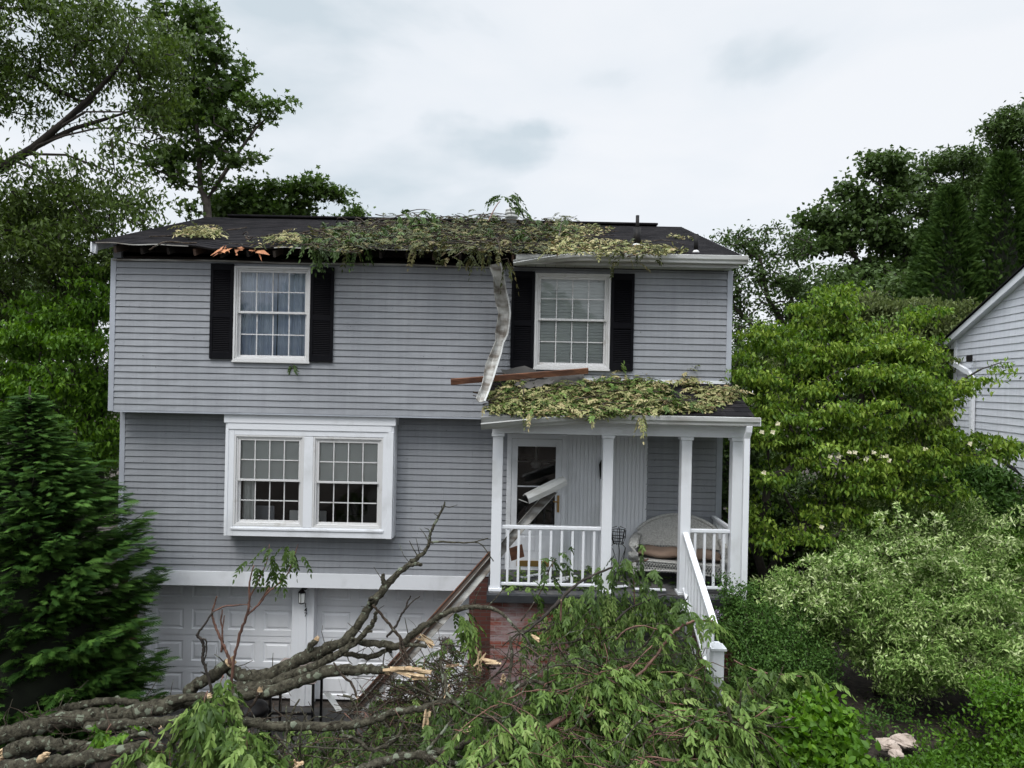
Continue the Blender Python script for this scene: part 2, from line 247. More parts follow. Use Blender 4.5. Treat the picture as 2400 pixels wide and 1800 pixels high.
def npmesh(name, V, T, m, parent=None, tint=None, smooth=False):
    V = np.asarray(V, dtype=np.float32).reshape(-1, 3); T = np.asarray(T, dtype=np.int32).reshape(-1, 3)
    me = bpy.data.meshes.new(name); me.vertices.add(len(V)); me.vertices.foreach_set('co', V.ravel())
    me.loops.add(len(T)*3); me.loops.foreach_set('vertex_index', T.ravel()); me.polygons.add(len(T))
    me.polygons.foreach_set('loop_start', np.arange(0, len(T)*3, 3, dtype=np.int32))
    me.polygons.foreach_set('loop_total', np.full(len(T), 3, dtype=np.int32))
    if smooth: me.polygons.foreach_set('use_smooth', np.ones(len(T), dtype=bool))
    me.update(calc_edges=True)
    if tint is not None:
        a = me.attributes.new('tint', 'FLOAT', 'FACE'); a.data.foreach_set('value', np.asarray(tint, dtype=np.float32))
    return link(name, me, m, parent)
class MB:
    def __init__(s): s.v = []; s.f = []; s.sm = False
    def add(s, v, f):
        k = len(s.v); s.v += [tuple(map(float, p)) for p in v]; s.f += [tuple(i+k for i in q) for q in f]; return s
    def box(s, x0, x1, y0, y1, z0, z1):
        return s.add([(x0, y0, z0), (x1, y0, z0), (x1, y1, z0), (x0, y1, z0), (x0, y0, z1), (x1, y0, z1), (x1, y1, z1), (x0, y1, z1)],
                     [(0, 3, 2, 1), (4, 5, 6, 7), (0, 1, 5, 4), (1, 2, 6, 5), (2, 3, 7, 6), (3, 0, 4, 7)])
    def beam(s, p, q, w_, h, upv=(0, 0, 1)):
        p, q = Vector(p), Vector(q); d = (q-p).normalized(); u = Vector(upv); sd_ = d.cross(u).normalized(); u = sd_.cross(d)
        vs = []
        for c in (p, q):
            for a, b in ((-1, -1), (1, -1), (1, 1), (-1, 1)): vs.append(c + sd_*a*w_/2 + u*b*h/2)
        return s.add(vs, [(0, 1, 2, 3), (7, 6, 5, 4), (0, 4, 5, 1), (1, 5, 6, 2), (2, 6, 7, 3), (3, 7, 4, 0)])
    def quad(s, a, b, c, d): return s.add([a, b, c, d], [(0, 1, 2, 3)])
    def sweep(s, prof, pts, ups, closed=True, cap=True, scales=None):
        """prof: list of (side, up) pairs; swept along pts"""
        pts = [Vector(p) for p in pts]; n = len(prof); vs = []; fs = []
        for i, p in enumerate(pts):
            d = (pts[min(i+1, len(pts)-1)] - pts[max(i-1, 0)]).normalized(); u = Vector(ups[i] if isinstance(ups, list) else ups)
            sd_ = d.cross(u).normalized(); u = sd_.cross(d); k = scales[i] if scales else (1, 1)
            if not isinstance(k, (tuple, list)): k = (k, k)
            for a, b in prof: vs.append(p + sd_*a*k[0] + u*b*k[1])
        m_ = n if closed else n-1
        for i in range(len(pts)-1):
            for j in range(m_): fs.append((i*n+j, i*n+(j+1) % n, (i+1)*n+(j+1) % n, (i+1)*n+j))
        if cap and closed: fs += [tuple(reversed(range(n))), tuple(range((len(pts)-1)*n, len(pts)*n))]
        return s.add(vs, fs)
    def tube(s, pts, rad, n=8):
        if not isinstance(rad, (list, tuple)): rad = [rad]*len(pts)
        pts = [Vector(p) for p in pts]; vs = []; fs = []
        ref = Vector((0.13, 0.21, 0.97))
        if abs((pts[-1]-pts[0]).normalized().dot(ref)) > 0.9: ref = Vector((0.97, 0.2, 0.1))
        for i, p in enumerate(pts):
            d = (pts[min(i+1, len(pts)-1)] - pts[max(i-1, 0)]).normalized(); a = d.cross(ref).normalized(); b = a.cross(d)
            for j in range(n):
                t = 2*math.pi*j/n; vs.append(p + (a*math.cos(t)+b*math.sin(t))*rad[i])
        for i in range(len(pts)-1):
            for j in range(n): fs.append((i*n+j, i*n+(j+1) % n, (i+1)*n+(j+1) % n, (i+1)*n+j))
        fs += [tuple(reversed(range(n))), tuple(range((len(pts)-1)*n, len(pts)*n))]
        return s.add(vs, fs)
    def lathe(s, c, prof, n=16, axis='z'):
        vs = []; fs = []; c = Vector(c)
        for r_, h in prof:
            for j in range(n):
                t = 2*math.pi*j/n
                o_ = Vector((r_*math.cos(t), r_*math.sin(t), h)) if axis == 'z' else Vector((r_*math.cos(t), h, r_*math.sin(t)))
                vs.append(c+o_)
        for i in range(len(prof)-1):
            for j in range(n): fs.append((i*n+j, i*n+(j+1) % n, (i+1)*n+(j+1) % n, (i+1)*n+j))
        fs += [tuple(reversed(range(n))), tuple(range((len(prof)-1)*n, len(prof)*n))]
        return s.add(vs, fs)
    def xf(s, Mx): s.v = [tuple(Mx @ Vector(p)) for p in s.v]; return s
    def build(s, name, m, parent=None, smooth=False, bevel=0):
        me = bpy.data.meshes.new(name); me.from_pydata(s.v, [], s.f); me.update()
        if smooth:
            for p in me.polygons: p.use_smooth = True
        o = link(name, me, m, parent)
        if bevel:
            b = o.modifiers.new('bevel', 'BEVEL'); b.width = bevel; b.segments = 2; b.limit_method = 'ANGLE'
        return o
# ------------------------------------------------------------------ foliage helpers
def nrm(v): return v/np.maximum(np.linalg.norm(v, axis=-1, keepdims=True), 1e-9)
T_SIMPLE = (np.array([(0, 0, 0), (0.42, 0.5, 0.10), (1, 0, -0.10), (0.42, -0.5, 0.10), (0.45, 0, -0.02)]), np.array([(0, 4, 1), (4, 2, 1), (0, 3, 4), (4, 3, 2)]))
T_FLAT = (np.array([(0, 0, 0), (0.45, 0.5, 0.08), (1, 0, -0.06), (0.45, -0.5, 0.08)]), np.array([(0, 2, 1), (0, 3, 2)]))
T_LANCE = (np.array([(0, 0, 0), (0.25, 0.42, 0.05), (0.25, 0, -0.02), (0.25, -0.42, 0.05), (0.62, 0.40, 0.0), (0.62, 0, -0.07), (0.62, -0.40, 0.0), (1, 0, -0.2)]),
           np.array([(0, 2, 1), (0, 3, 2), (1, 2, 5), (1, 5, 4), (2, 3, 6), (2, 6, 5), (4, 5, 7), (5, 6, 7)]))
T_MAPLE = (np.array([(0, 0, 0), (-0.05, 0.30, 0.03), (0.30, 0.22, 0), (0.38, 0.62, 0.06), (0.58, 0.22, 0), (1.0, 0, -0.1), (0.58, -0.22, 0), (0.38, -0.62, 0.06), (0.30, -0.22, 0), (-0.05, -0.30, 0.03)]),
           np.array([(0, 2, 1), (0, 4, 2), (2, 4, 3), (0, 5, 4), (0, 6, 5), (0, 8, 6), (8, 7, 6), (0, 9, 8)]))
def _frond():
    v = []; t = []
    def spike(a, b, w_):
        a = np.array(a, float); b = np.array(b, float); d = b-a; p = np.array((-d[1], d[0], 0)); p = p/np.linalg.norm(p)*w_
        k = len(v); v.extend([a-p, a+p, b]); t.append((k, k+1, k+2))
    spike((0, 0, 0), (1, 0, -0.10), 0.04)
    for i, u in enumerate((0.15, 0.32, 0.48, 0.64, 0.8)):
        L = 0.50*(1-u*0.55); z = .02-.10*u
        for sg in (1, -1):
            spike((u, 0, z), (u+L*0.85, sg*L*0.50, z-0.07), 0.044)
            if i < 4: mid = (u+L*0.40, sg*L*0.24, z-0.03); spike(mid, (mid[0]+L*0.22, mid[1]+sg*L*0.34, z-0.06), 0.038)
    return np.array(v), np.array(t)
T_FROND = _frond()
def leaves(P, U, Nn, L, W, tmpl, g=None):
    """vectorised leaf cards: returns verts, tris, tint"""
    g = g or rng; P = np.asarray(P, float); n = len(P); U = nrm(U); V = nrm(np.cross(Nn, U)); Nn = np.cross(U, V)
    L = np.broadcast_to(L, (n,)).astype(float); W = np.broadcast_to(W, (n,)).astype(float); tv, tt = tmpl
    X = P[:, None] + (U[:, None]*tv[None, :, 0, None] + Nn[:, None]*tv[None, :, 2, None])*L[:, None, None] + V[:, None]*tv[None, :, 1, None]*W[:, None, None]
    T = tt[None]+(np.arange(n)*len(tv))[:, None, None]
    ti = np.repeat(g.random(n), len(tt)); return X.reshape(-1, 3), T.reshape(-1, 3), ti
def merge(parts):
    Vs, Ts, Is = [], [], []; k = 0
    for v, t, i in parts: Vs.append(v); Ts.append(t+k); Is.append(i); k += len(v)
    return np.concatenate(Vs), np.concatenate(Ts), np.concatenate(Is)
def rand_dirs(n, g): return nrm(g.normal(size=(n, 3)))
def compound(P, D, g, L=0.38, pairs=6, leaf=0.10, lw=0.36, droop=0.6, tmpl=T_LANCE):
    """pinnate leaves: a drooping stalk with pairs of leaflets. P base, D direction"""
    n = len(P); D = nrm(D); Ls = L*g.uniform(0.65, 1.2, n); side = nrm(np.cross(D, np.array((0, 0, 1.0)))+g.normal(size=(n, 3))*0.15)
    Ps, Us, Ns, Ln = [], [], [], []; dr = droop*g.uniform(0.5, 1.4, n); tints = g.random(n); ti = []
    rach = []
    for k in range(pairs+1):
        u = (k+0.8)/(pairs+0.8)
        p = P + D*(Ls*u)[:, None] - np.array((0, 0, 1.0))*(dr*Ls*u*u)[:, None]
        tg = nrm(D - np.array((0, 0, 1.0))*(2*dr*u)[:, None]); s2 = nrm(np.cross(tg, np.cross(side, tg))); rach.append(p)
        for sg in ((1, -1) if k < pairs else (0,)):
            U = nrm(tg*0.55 + side*sg*0.75 - np.array((0, 0, 1.0))*(0.35+0.5*dr[:, None]) + g.normal(size=(n, 3))*0.16)
            Nn = nrm(np.cross(tg, side) + side*sg*0.35 + g.normal(size=(n, 3))*0.25)
            Ps.append(p); Us.append(U); Ns.append(Nn); Ln.append(leaf*g.uniform(0.75, 1.15, n)*(1-0.25*abs(u-0.6)))
            ti.append(np.clip(tints*0.75+g.random(n)*0.25, 0, 1))
    Ln = np.concatenate(Ln); v, t, _ = leaves(np.concatenate(Ps), np.concatenate(Us), np.concatenate(Ns), Ln, Ln*lw, tmpl, g)
    a = (v, t, np.repeat(np.concatenate(ti), len(tmpl[1])))
    # stalk: thin ribbons
    vs, ts = [], []; k0 = 0; pts = [P]+rach
    for i in range(0, len(pts)-1, 2):
        p, q = pts[i], pts[min(i+2, len(pts)-1)]; wv = side*0.0022; zz = np.array((0, 0, 0.0022))
        vs.append(np.stack([p-wv, p+wv, q], 1).reshape(-1, 3)); ts.append(np.arange(n*3).reshape(-1, 3)+k0); k0 += n*3
        vs.append(np.stack([p-zz, p+zz, q], 1).reshape(-1, 3)); ts.append(np.arange(n*3).reshape(-1, 3)+k0); k0 += n*3
    ts = np.concatenate(ts); return merge([a, (np.concatenate(vs), ts, np.full(len(ts), 0.7))])
class Skel:
    """a branch skeleton: nodes with parents; tips are joined to the nearest node, radii follow how much hangs on each node"""
    def __init__(s, base): s.P = [np.array(base, float)]; s.par = [0]; s.fix = {}
    def limb(s, pts, start=None, radii=None, step=0.3):
        pts = [np.array(p, float) for p in pts]
        if start is None: start = int(np.argmin(np.linalg.norm(np.array(s.P)-pts[0], axis=1)))
        k = start; ids = []
        for a, b in zip(range(len(pts)-1), range(1, len(pts))):
            m_ = max(1, int(np.linalg.norm(pts[b]-pts[a])/step))
            for i in range(1, m_+1):
                s.P.append(pts[a]+(pts[b]-pts[a])*i/m_); s.par.append(k); k = len(s.P)-1; ids.append(k)
                if radii: s.fix[k] = radii[a]+(radii[b]-radii[a])*i/m_
        return ids
    def grow(s, tips, g, step=0.4, curl=0.12, droop=0.0):
        root = s.P[0]; order = np.argsort(np.linalg.norm(tips-root, axis=1)); res = []
        buf = np.zeros((len(s.P)+len(tips)*14, 3)); n = len(s.P); buf[:n] = np.array(s.P)
        for i in order:
            t = tips[i]; dd = buf[:n]-t; d = np.linalg.norm(dd, axis=1) + 0.35*np.maximum(dd[:, 2], 0)
            j = int(np.argmin(d)); a = buf[j].copy(); L = np.linalg.norm(t-a); m_ = min(12, max(1, int(L/step))); k = j
            bend = g.normal(size=3)*curl*L; bend[2] += droop*L
            for q in range(1, m_+1):
                u = q/m_; p = a+(t-a)*u+bend*4*u*(1-u)*0.5
                if n >= len(buf): buf = np.vstack([buf, np.zeros((2000, 3))])
                buf[n] = p; s.P.append(p); s.par.append(k); k = n; n += 1
            res.append(k)
        return np.array(res)
    def radii(s, tips, rtip=0.006, power=0.42):
        c = np.zeros(len(s.P)); c[tips] += 1
        for i in range(len(s.P)-1, 0, -1): c[s.par[i]] += c[i]
        r = rtip*np.maximum(c, 0.5)**power
        for k, v in s.fix.items(): r[k] = v
        return r
    def mesh(s, r, rmin=0.0, nbig=9, nsmall=4):
        P = np.array(s.P); par = np.array(s.par); d = nrm(P-P[par]); d[0] = (0, 0, 1)
        if len(P) > 1: d[0] = d[1]
        ref = np.tile(np.array((0.31, 0.23, 0.92)), (len(P), 1)); a = nrm(np.cross(d, ref)); b = np.cross(d, a)
        out_ = []
        for lo, hi, ns in ((0.03, 9, nbig), (rmin, 0.03, nsmall)):
            sel = np.where((r >= lo) & (r < hi) & (np.arange(len(P)) > 0))[0]
            if not len(sel): continue
            an = np.arange(ns)*2*np.pi/ns; cs, sn = np.cos(an), np.sin(an); pp = par[sel]; rp = np.minimum(r[pp], r[sel]*1.25)
            rp = np.where(pp == 0, r[sel]*1.15, rp)
            top = P[sel][:, None]+(a[sel][:, None]*cs[None, :, None]+b[sel][:, None]*sn[None, :, None])*r[sel][:, None, None]
            bot = P[pp][:, None]+(a[pp][:, None]*cs[None, :, None]+b[pp][:, None]*sn[None, :, None])*rp[:, None, None]
            v = np.concatenate([bot, top], 1).reshape(-1, 3); j = np.arange(ns); j2 = (j+1) % ns
            t = np.concatenate([np.stack([j, j2, j2+ns], 1), np.stack([j, j2+ns, j+ns], 1)]); t = t[None]+(np.arange(len(sel))*2*ns)[:, None, None]
            out_.append((v, t.reshape(-1, 3), np.zeros(len(sel)*len(j)*2)))
        return merge(out_)
def blob(px, py, D, rx, ry, rd, n=8):      # centre by bearing and distance, radii in metres
    return (*at(px, py, D), rx, rd, ry, n)
def sample_blobs(blobs, n, g, sig=0.4, flat=0.5, shell=0.55):
    vol = np.array([b[3]*b[4]*b[5] for b in blobs])**0.67; vol = vol/vol.sum(); outp = []
    for b, f in zip(blobs, vol):
        k = max(3, int(n*f)); c = np.array(b[:3]); rr = np.array(b[3:6]); nc = max(4, int(b[6]*2.2))
        cc = rand_dirs(nc, g)*(g.uniform(shell, 1.0, (nc, 1))); cc = c+cc*rr
        idx = g.integers(0, nc, k); p = cc[idx]+g.normal(size=(k, 3))*np.array((sig, sig, sig*flat))
        q = (p-c)/rr; m_ = np.linalg.norm(q, axis=1); q = np.where((m_ > 1.12)[:, None], q/m_[:, None]*1.08, q); outp.append(c+q*rr)
    return np.concatenate(outp)
def tip_leaves(s, tips, g, per=16, spread=0.30, L=0.12, W=0.6, tmpl=T_SIMPLE, droop=0.4, up_n=0.6, along=0.45, jit=0.5, vflat=0.5):
    P = np.array(s.P)[tips]; D = nrm(P-np.array(s.P)[np.array(s.par)[tips]]); n = len(tips)
    idx = np.repeat(np.arange(n), per); u = g.random(n*per)
    pos = P[idx]-D[idx]*(u*along)[:, None]+g.normal(size=(n*per, 3))*spread*np.array((1, 1, vflat))*0.5
    U = nrm(D[idx]*0.6+g.normal(size=(n*per, 3))*jit+np.array((0, 0, -droop))); Nn = nrm(g.normal(size=(n*per, 3))*0.5+np.array((0, 0, up_n)))
    Ls = L*g.uniform(0.7, 1.25, n*per); v, t, ti = leaves(pos, U, Nn, Ls, Ls*W, tmpl, g)
    base = g.random(n)[idx]; tn = np.clip(base*0.6+g.random(n*per)*0.4, 0, 1)
    return v, t, np.repeat(tn, len(tmpl[1]))
def tree(name, label, cat, base, limbs, blobs, ntips, lm, bark, seed, per=16, L=0.12, W=0.6, tmpl=T_SIMPLE, spread=0.3, droop=0.4, sig=0.4, flat=0.5, shell=0.55,
         rtip=0.006, group=None, curl=0.1, rmin=0.004, crown='crown', trunk='trunk', up_n=0.6, along=0.45, extra=None, jit=0.5, vflat=0.5):
    g = np.random.default_rng(seed); root = empty(name, base, label, cat, group); s = Skel(base)
    for lb in limbs: s.limb(*lb) if isinstance(lb, tuple) else s.limb(lb)
    tips = s.grow(sample_blobs(blobs, ntips, g, sig, flat, shell), g, curl=curl)
    r = s.radii(tips, rtip); v, t, i = s.mesh(r, rmin); npmesh(trunk, v, t, bark, root, None, True)
    parts = [tip_leaves(s, tips, g, per, spread, L, W, tmpl, droop, up_n, along, jit, vflat)]
    if extra: parts.append(extra(s, tips, g))
    v, t, ti = merge(parts); npmesh(crown, v, t, lm, root, ti)
    return root, s, tips
# ================================================================== THE SETTING: ground
YU, YL, YG, YP = 10.70, 11.04, 11.50, 9.85
def ground_z(x, y):
    sm = lambda a, b, v: max(0, min(1, (v-a)/(b-a)))**2*(3-2*max(0, min(1, (v-a)/(b-a))))
    r = 1.2*sm(-0.25, 0.9, x)*(1-0.25*sm(12, 20, y)) if y < 9.8 else 1.2*sm(3.3, 3.6, x)
    l = 0.5*(1-sm(-6.45, -6.2, x)); far = 0.9*sm(20, 40, y)
    near = 0.75*(1-sm(3.5, 8.0, y))*(1-sm(-0.25, 0.9, x))
    return r+l+far+near*0.6
xs = [-400, -120, -40, -20] + [i*0.5-14 for i in range(0, 57)] + [20, 40, 120, 400]; xs = sorted(set(xs+[-6.45, -6.35, -6.25, -6.2, -0.25, 0.0, 0.25, 3.3, 3.45, 3.6]))
ys = [-400, -100, -30, -10] + [i*0.5 for i in range(-10, 60)] + [40, 60, 120, 400]; ys = sorted(set(ys+[9.79, 9.81]))
gm = MB(); n_ = len(xs)
gm.v = [(x, y, ground_z(x, y)-0.01) for y in ys for x in xs]
gm.f = [(j*n_+i, j*n_+i+1, (j+1)*n_+i+1, (j+1)*n_+i) for j in range(len(ys)-1) for i in range(n_-1)]
tag(gm.build('ground', M['grit']), kind='structure')
dm = MB()
dx = [-6.15+0.59*i for i in range(11)]; dy = [-12+0.75*i for i in range(32)]
dm.v = [(x, min(y, 11.48), ground_z(x, min(y, 11.48))+0.004) for y in dy for x in dx]; n_ = len(dx)
dm.f = [(j*n_+i, j*n_+i+1, (j+1)*n_+i+1, (j+1)*n_+i) for j in range(len(dy)-1) for i in range(n_-1)]
tag(dm.build('driveway', M['asphalt']), kind='structure')

# ================================================================== THE HOUSE
house = empty('house', (-1.45, 14.2, 0), 'grey vinyl sided two storey house with black shutters, torn eave and white railed porch', 'house')
EXP = 0.1016
def siding(name, x0, x1, z0, z1, Y, holes=(), m='siding', parent=None, exp=EXP, face=-1, axis='x'):
    b = MB(); z = z0
    cuts = sorted({x0, x1} | {c for h in holes for c in (h[0], h[1]) if x0 < c < x1})
    i = 0
    while z < z1-1e-4:
        zt = min(z+exp, z1)
        for a, c in zip(cuts[:-1], cuts[1:]):
            segs = [(z, zt)]
            for hx0, hx1, hz0, hz1 in holes:
                if a >= hx0-1e-6 and c <= hx1+1e-6:
                    ns = []
                    for s0, s1 in segs:
                        if hz1 <= s0 or hz0 >= s1: ns.append((s0, s1)); continue
                        if hz0 > s0: ns.append((s0, hz0))
                        if hz1 < s1: ns.append((hz1, s1))
                    segs = ns
            for s0, s1 in segs:
                if s1-s0 < 0.004: continue
                def yy(zz): return -0.020 + 0.014*(zz-z)/exp
                t = s1-0.0105 if s1 == zt else s1
                P = lambda x, y, zz: (x, Y+y, zz) if axis == 'x' else (Y-y*1.0 if face > 0 else Y+y, x, zz)
                nn = max(1, int((c-a)/.35)); wv = lambda x: .0022*math.sin(x*3.1+i*1.7)+.0016*math.sin(x*7.7+i*3.1)   # slight waviness of hung vinyl
                for q_ in range(nn):
                    xa, xb = a+(c-a)*q_/nn, a+(c-a)*(q_+1)/nn
                    b.quad(P(xa, yy(s0)+wv(xa), s0+wv(xa)*.7), P(xb, yy(s0)+wv(xb), s0+wv(xb)*.7), P(xb, yy(t), t), P(xa, yy(t), t))
                sx_ = x0+((i//2)*1.37+.6) % 3.66
                while sx_ < x1:
                    if a+.02 < sx_ < c-.02: b.quad(P(sx_, yy(s0)-.003, s0+.002), P(sx_+.007, yy(s0)-.001, s0+.002), P(sx_+.007, yy(t)-.001, t), P(sx_, yy(t)-.003, t)); b.quad(P(sx_, yy(s0)+.002, s0+.002), P(sx_, yy(s0)-.003, s0+.002), P(sx_, yy(t)-.003, t), P(sx_, yy(t)+.002, t))
                    sx_ += 3.66
                b.quad(P(a, 0.004, s0), P(c, 0.004, s0), P(c, yy(s0), s0), P(a, yy(s0), s0))
                if t != s1: b.quad(P(a, yy(t), t), P(c, yy(t), t), P(c, 0.004, t), P(a, 0.004, t)); b.quad(P(a, 0.004, t), P(c, 0.004, t), P(c, 0.004, s1), P(a, 0.004, s1))
        # butt joints of the panels, a hair of shadow every few courses
        z = zt; i += 1
    return b.build(name, M[m], parent)
XL, XR = -6.30, 3.41
W1 = (-4.37, -3.177, 5.68, 7.155); W2 = (0.333, 1.511, 5.66, 7.143)
siding('upper_siding', XL+0.07, XR-0.07, 4.866, 7.232, YU, [(W1[0]+.03, W1[1]-.03, W1[2]+.03, W1[3]-.03), (W2[0]+.03, W2[1]-.03, W2[2]+.03, W2[3]-.03)], parent=house)
BAY = (-4.49, -1.845, 2.92, 4.86)
siding('lower_siding', XL+0.07, -0.03, 2.285, 4.855, YL, [(BAY[0]+.06, BAY[1]-.06, BAY[2]+.05, 4.8)], parent=house)
siding('porch_siding', 2.19, XR-0.08, 2.40, 4.855, YL, parent=house)
# side and rear walls, gables
b = MB()
for X, f in ((XL, -1), (XR, 1)):
    b.box(min(X, X-f*0.12), max(X, X-f*0.12), YU+0.02, 17.7, 4.87, 7.45)
    b.box(min(X, X-f*0.12), max(X, X-f*0.12), YL+0.02, 17.3, 2.2, 4.865)
    g0 = X-f*0.06
    b.add([(g0-.06, YU+.02, 7.45), (g0-.06, 17.7, 7.45), (g0-.06, 14.2, 8.68), (g0+.06, YU+.02, 7.45), (g0+.06, 17.7, 7.45), (g0+.06, 14.2, 8.68)], [(0, 1, 2), (3, 5, 4), (0, 3, 4, 1), (1, 4, 5, 2), (2, 5, 3, 0)])
b.box(XL+.12, XR-.12, 17.58, 17.7, 4.87, 7.45); b.box(XL+.12, XR-.12, 17.18, 17.3, 0, 4.865)
b.build('side_wall', M['siding'], house)
# sheathing behind the siding (dark, keeps light out of the rooms)
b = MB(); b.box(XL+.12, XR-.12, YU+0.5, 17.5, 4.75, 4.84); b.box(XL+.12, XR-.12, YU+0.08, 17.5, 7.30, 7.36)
def back_wall(x0, x1, z0, z1, Y, holes):
    xs_ = sorted({x0, x1} | {c for h in holes for c in h[:2]}); zs_ = sorted({z0, z1} | {c for h in holes for c in h[2:]})
    for xa, xb in zip(xs_[:-1], xs_[1:]):
        for za, zb in zip(zs_[:-1], zs_[1:]):
            if any(xa >= h[0]-1e-6 and xb <= h[1]+1e-6 and za >= h[2]-1e-6 and zb <= h[3]+1e-6 for h in holes): continue
            b.box(xa, xb, Y, Y+0.06, za, zb)
ins = lambda r, d: (r[0]+d, r[1]-d, r[2]+d, r[3]-d)
back_wall(XL+.12, XR-.12, 4.86, 7.25, YU+0.012, [ins(W1, .03), ins(W2, .03)])
back_wall(XL+.12, XR-.12, 2.28, 4.80, YL+0.012, [(BAY[0]+.06, BAY[1]-.06, BAY[2]+.05, 4.6), (0.10, 0.75, 3.1, 4.42)])
b.build('sheathing', M['dark'], house)
# rooms behind the glass
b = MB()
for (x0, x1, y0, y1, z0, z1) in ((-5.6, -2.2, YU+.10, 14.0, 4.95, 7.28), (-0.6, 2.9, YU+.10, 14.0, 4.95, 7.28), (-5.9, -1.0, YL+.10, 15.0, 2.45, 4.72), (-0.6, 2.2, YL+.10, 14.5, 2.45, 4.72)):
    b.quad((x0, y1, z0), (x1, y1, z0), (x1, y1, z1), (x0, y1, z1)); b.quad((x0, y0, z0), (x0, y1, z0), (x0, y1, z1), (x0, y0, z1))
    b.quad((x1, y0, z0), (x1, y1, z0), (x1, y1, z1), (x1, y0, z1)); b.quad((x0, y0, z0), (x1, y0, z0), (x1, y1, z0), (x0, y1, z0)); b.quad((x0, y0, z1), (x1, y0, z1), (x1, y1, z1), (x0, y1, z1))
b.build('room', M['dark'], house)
# corner trims
for nm, (x0, x1, y0, z0, z1) in {'a': (XL-.012, XL+.07, YU-.024, 4.852, 7.24), 'b': (XR-.07, XR+.012, YU-.024, 5.46, 7.24), 'c': (XL-.012, XL+.07, YL-.024, 2.283, 4.84), 'd': (XR-.08, XR+.01, YL-.024, 2.405, 4.84)}.items():
    MB().box(x0, x1, y0, y0+0.12, z0, z1).build('corner_trim', M['trim'], house)
MB().box(XL+.07, XR-.07, YU-.018, YU+.2, 4.838, 4.864).build('sill_trim', M['trim'], house)
MB().box(XL+.02, XR-.02, YU-.0, YL-.002, 4.842, 4.850).build('overhang_soffit', M['trim'], house)
# cladding above the garage and flashing above the porch roof
MB().box(-6.12, -0.68, YL-.035, YL+.2, 2.045, 2.281).build('garage_header', M['white'], house, bevel=.004)
MB().box(-0.10, XR-.0, YU-.04, YU-.018, 5.455, 5.515).build('flashing', M['white'], house)
# ---------------------------------------------------------------- brick base
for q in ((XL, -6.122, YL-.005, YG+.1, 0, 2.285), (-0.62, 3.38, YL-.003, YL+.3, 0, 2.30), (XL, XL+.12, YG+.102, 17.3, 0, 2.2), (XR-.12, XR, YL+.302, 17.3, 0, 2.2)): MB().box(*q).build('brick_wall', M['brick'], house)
b = MB(); b.box(-0.24, 3.36, YP+.0, YL-.005, 0.0, 2.285); b.build('porch_base', M['brick_wash'], house)
MB().box(-0.30, 3.41, YP-.15, YL-.004, 2.287, 2.40).build('porch_slab', M['slab'], house, bevel=.006)
MB().box(-0.27, 3.38, YP-.10, YL-.006, 2.401, 2.406).build('porch_floor', M['deck'], house)
# ---------------------------------------------------------------- garage
b = MB(); b.box(-6.12, -0.66, YL+.2, YG-.03, 2.20, 2.27)
for x0, x1 in ((-6.12, -5.985), (-3.565, -3.20), (-0.70, -0.62)): b.box(x0, x1, YG-.20, YG+.02, 0, 2.2)
b.box(-3.45, -3.32, YG-.212, YG-.2, 0, 2.2)
b.build('garage_frame', M['white'], house, bevel=.004)
def garage_door(x0, x1):
    b = MB(); H = 2.135/4; nc = 4; cw = (x1-x0)/nc
    for r_ in range(4):
        za, zb = r_*H+.004, (r_+1)*H-.004
        for c in range(nc):
            xa, xb = x0+c*cw, x0+(c+1)*cw
            L = [((xa, xb, za, zb), 0), ((xa+.07, xb-.07, za+.095, zb-.095), 0), ((xa+.085, xb-.085, za+.11, zb-.11), .016), ((xa+.105, xb-.105, za+.13, zb-.13), .016), ((xa+.135, xb-.135, za+.16, zb-.16), .002)]
            rings = [[(q[0], YG+d, q[2]), (q[1], YG+d, q[2]), (q[1], YG+d, q[3]), (q[0], YG+d, q[3])] for q, d in L]
            for p, q in zip(rings[:-1], rings[1:]):
                for k in range(4): b.quad(p[k], p[(k+1) % 4], q[(k+1) % 4], q[k])
            b.quad(*rings[-1])
        b.quad((x0, YG, za), (x1, YG, za), (x1, YG+.02, za-.006), (x0, YG+.02, za-.006))
    b.box(x0, x1, YG+.03, YG+.06, 0, 2.135)
    d = b.build('garage_door', M['door'], house)
    k = MB(); cx = (x0+x1)/2; k.box(cx-.012, cx+.012, YG-.02, YG, 0.86, 0.98); k.lathe((cx, YG-.03, 0.86), [(.012, -.02), (.028, -.01), (.028, .01), (.012, .02)], 10); k.build('handle', M['black'], d, True)
    MB().box(x0, x1, YG-.01, YG+.03, 0.0, 0.03).build('bottom_seal', M['black'], d)
garage_door(-5.985, -3.565); garage_door(-3.20, -0.70)
# lamp on the middle post: a part of the house wall
lx, lz = float(at(715, 1388, YG-.2)[0]), float(at(715, 1388, YG-.2)[2])
L0 = MB(); L0.lathe((lx, YG-.215, lz+.10), [(.055, -.012), (.06, 0), (.04, .012)], 14, 'y'); L0.tube([(lx, YG-.22, lz+.12), (lx, YG-.27, lz+.155), (lx-.01, YG-.33, lz+.14), (lx-.01, YG-.34, lz+.09)], .01, 6)
L0.lathe((lx-.01, YG-.34, lz+.0), [(.058, .035), (.062, .04), (.035, .075), (.012, .09), (.004, .10)], 4)
for a in range(4):
    t = a*math.pi/2; L0.beam((lx-.01+.055*math.cos(t), YG-.34+.055*math.sin(t), lz+.035), (lx-.01+.048*math.cos(t), YG-.34+.048*math.sin(t), lz-.125), .008, .008, (0, 1, 0))
L0.lathe((lx-.01, YG-.34, lz-.13), [(.056, 0), (.05, -.012), (.02, -.02)], 4)
lamp = L0.build('wall_lamp', M['black'], house)
MB().lathe((lx-.01, YG-.34, lz-.125), [(.046, 0), (.052, .15)], 4).build('lamp_glass', M['blind'], lamp)
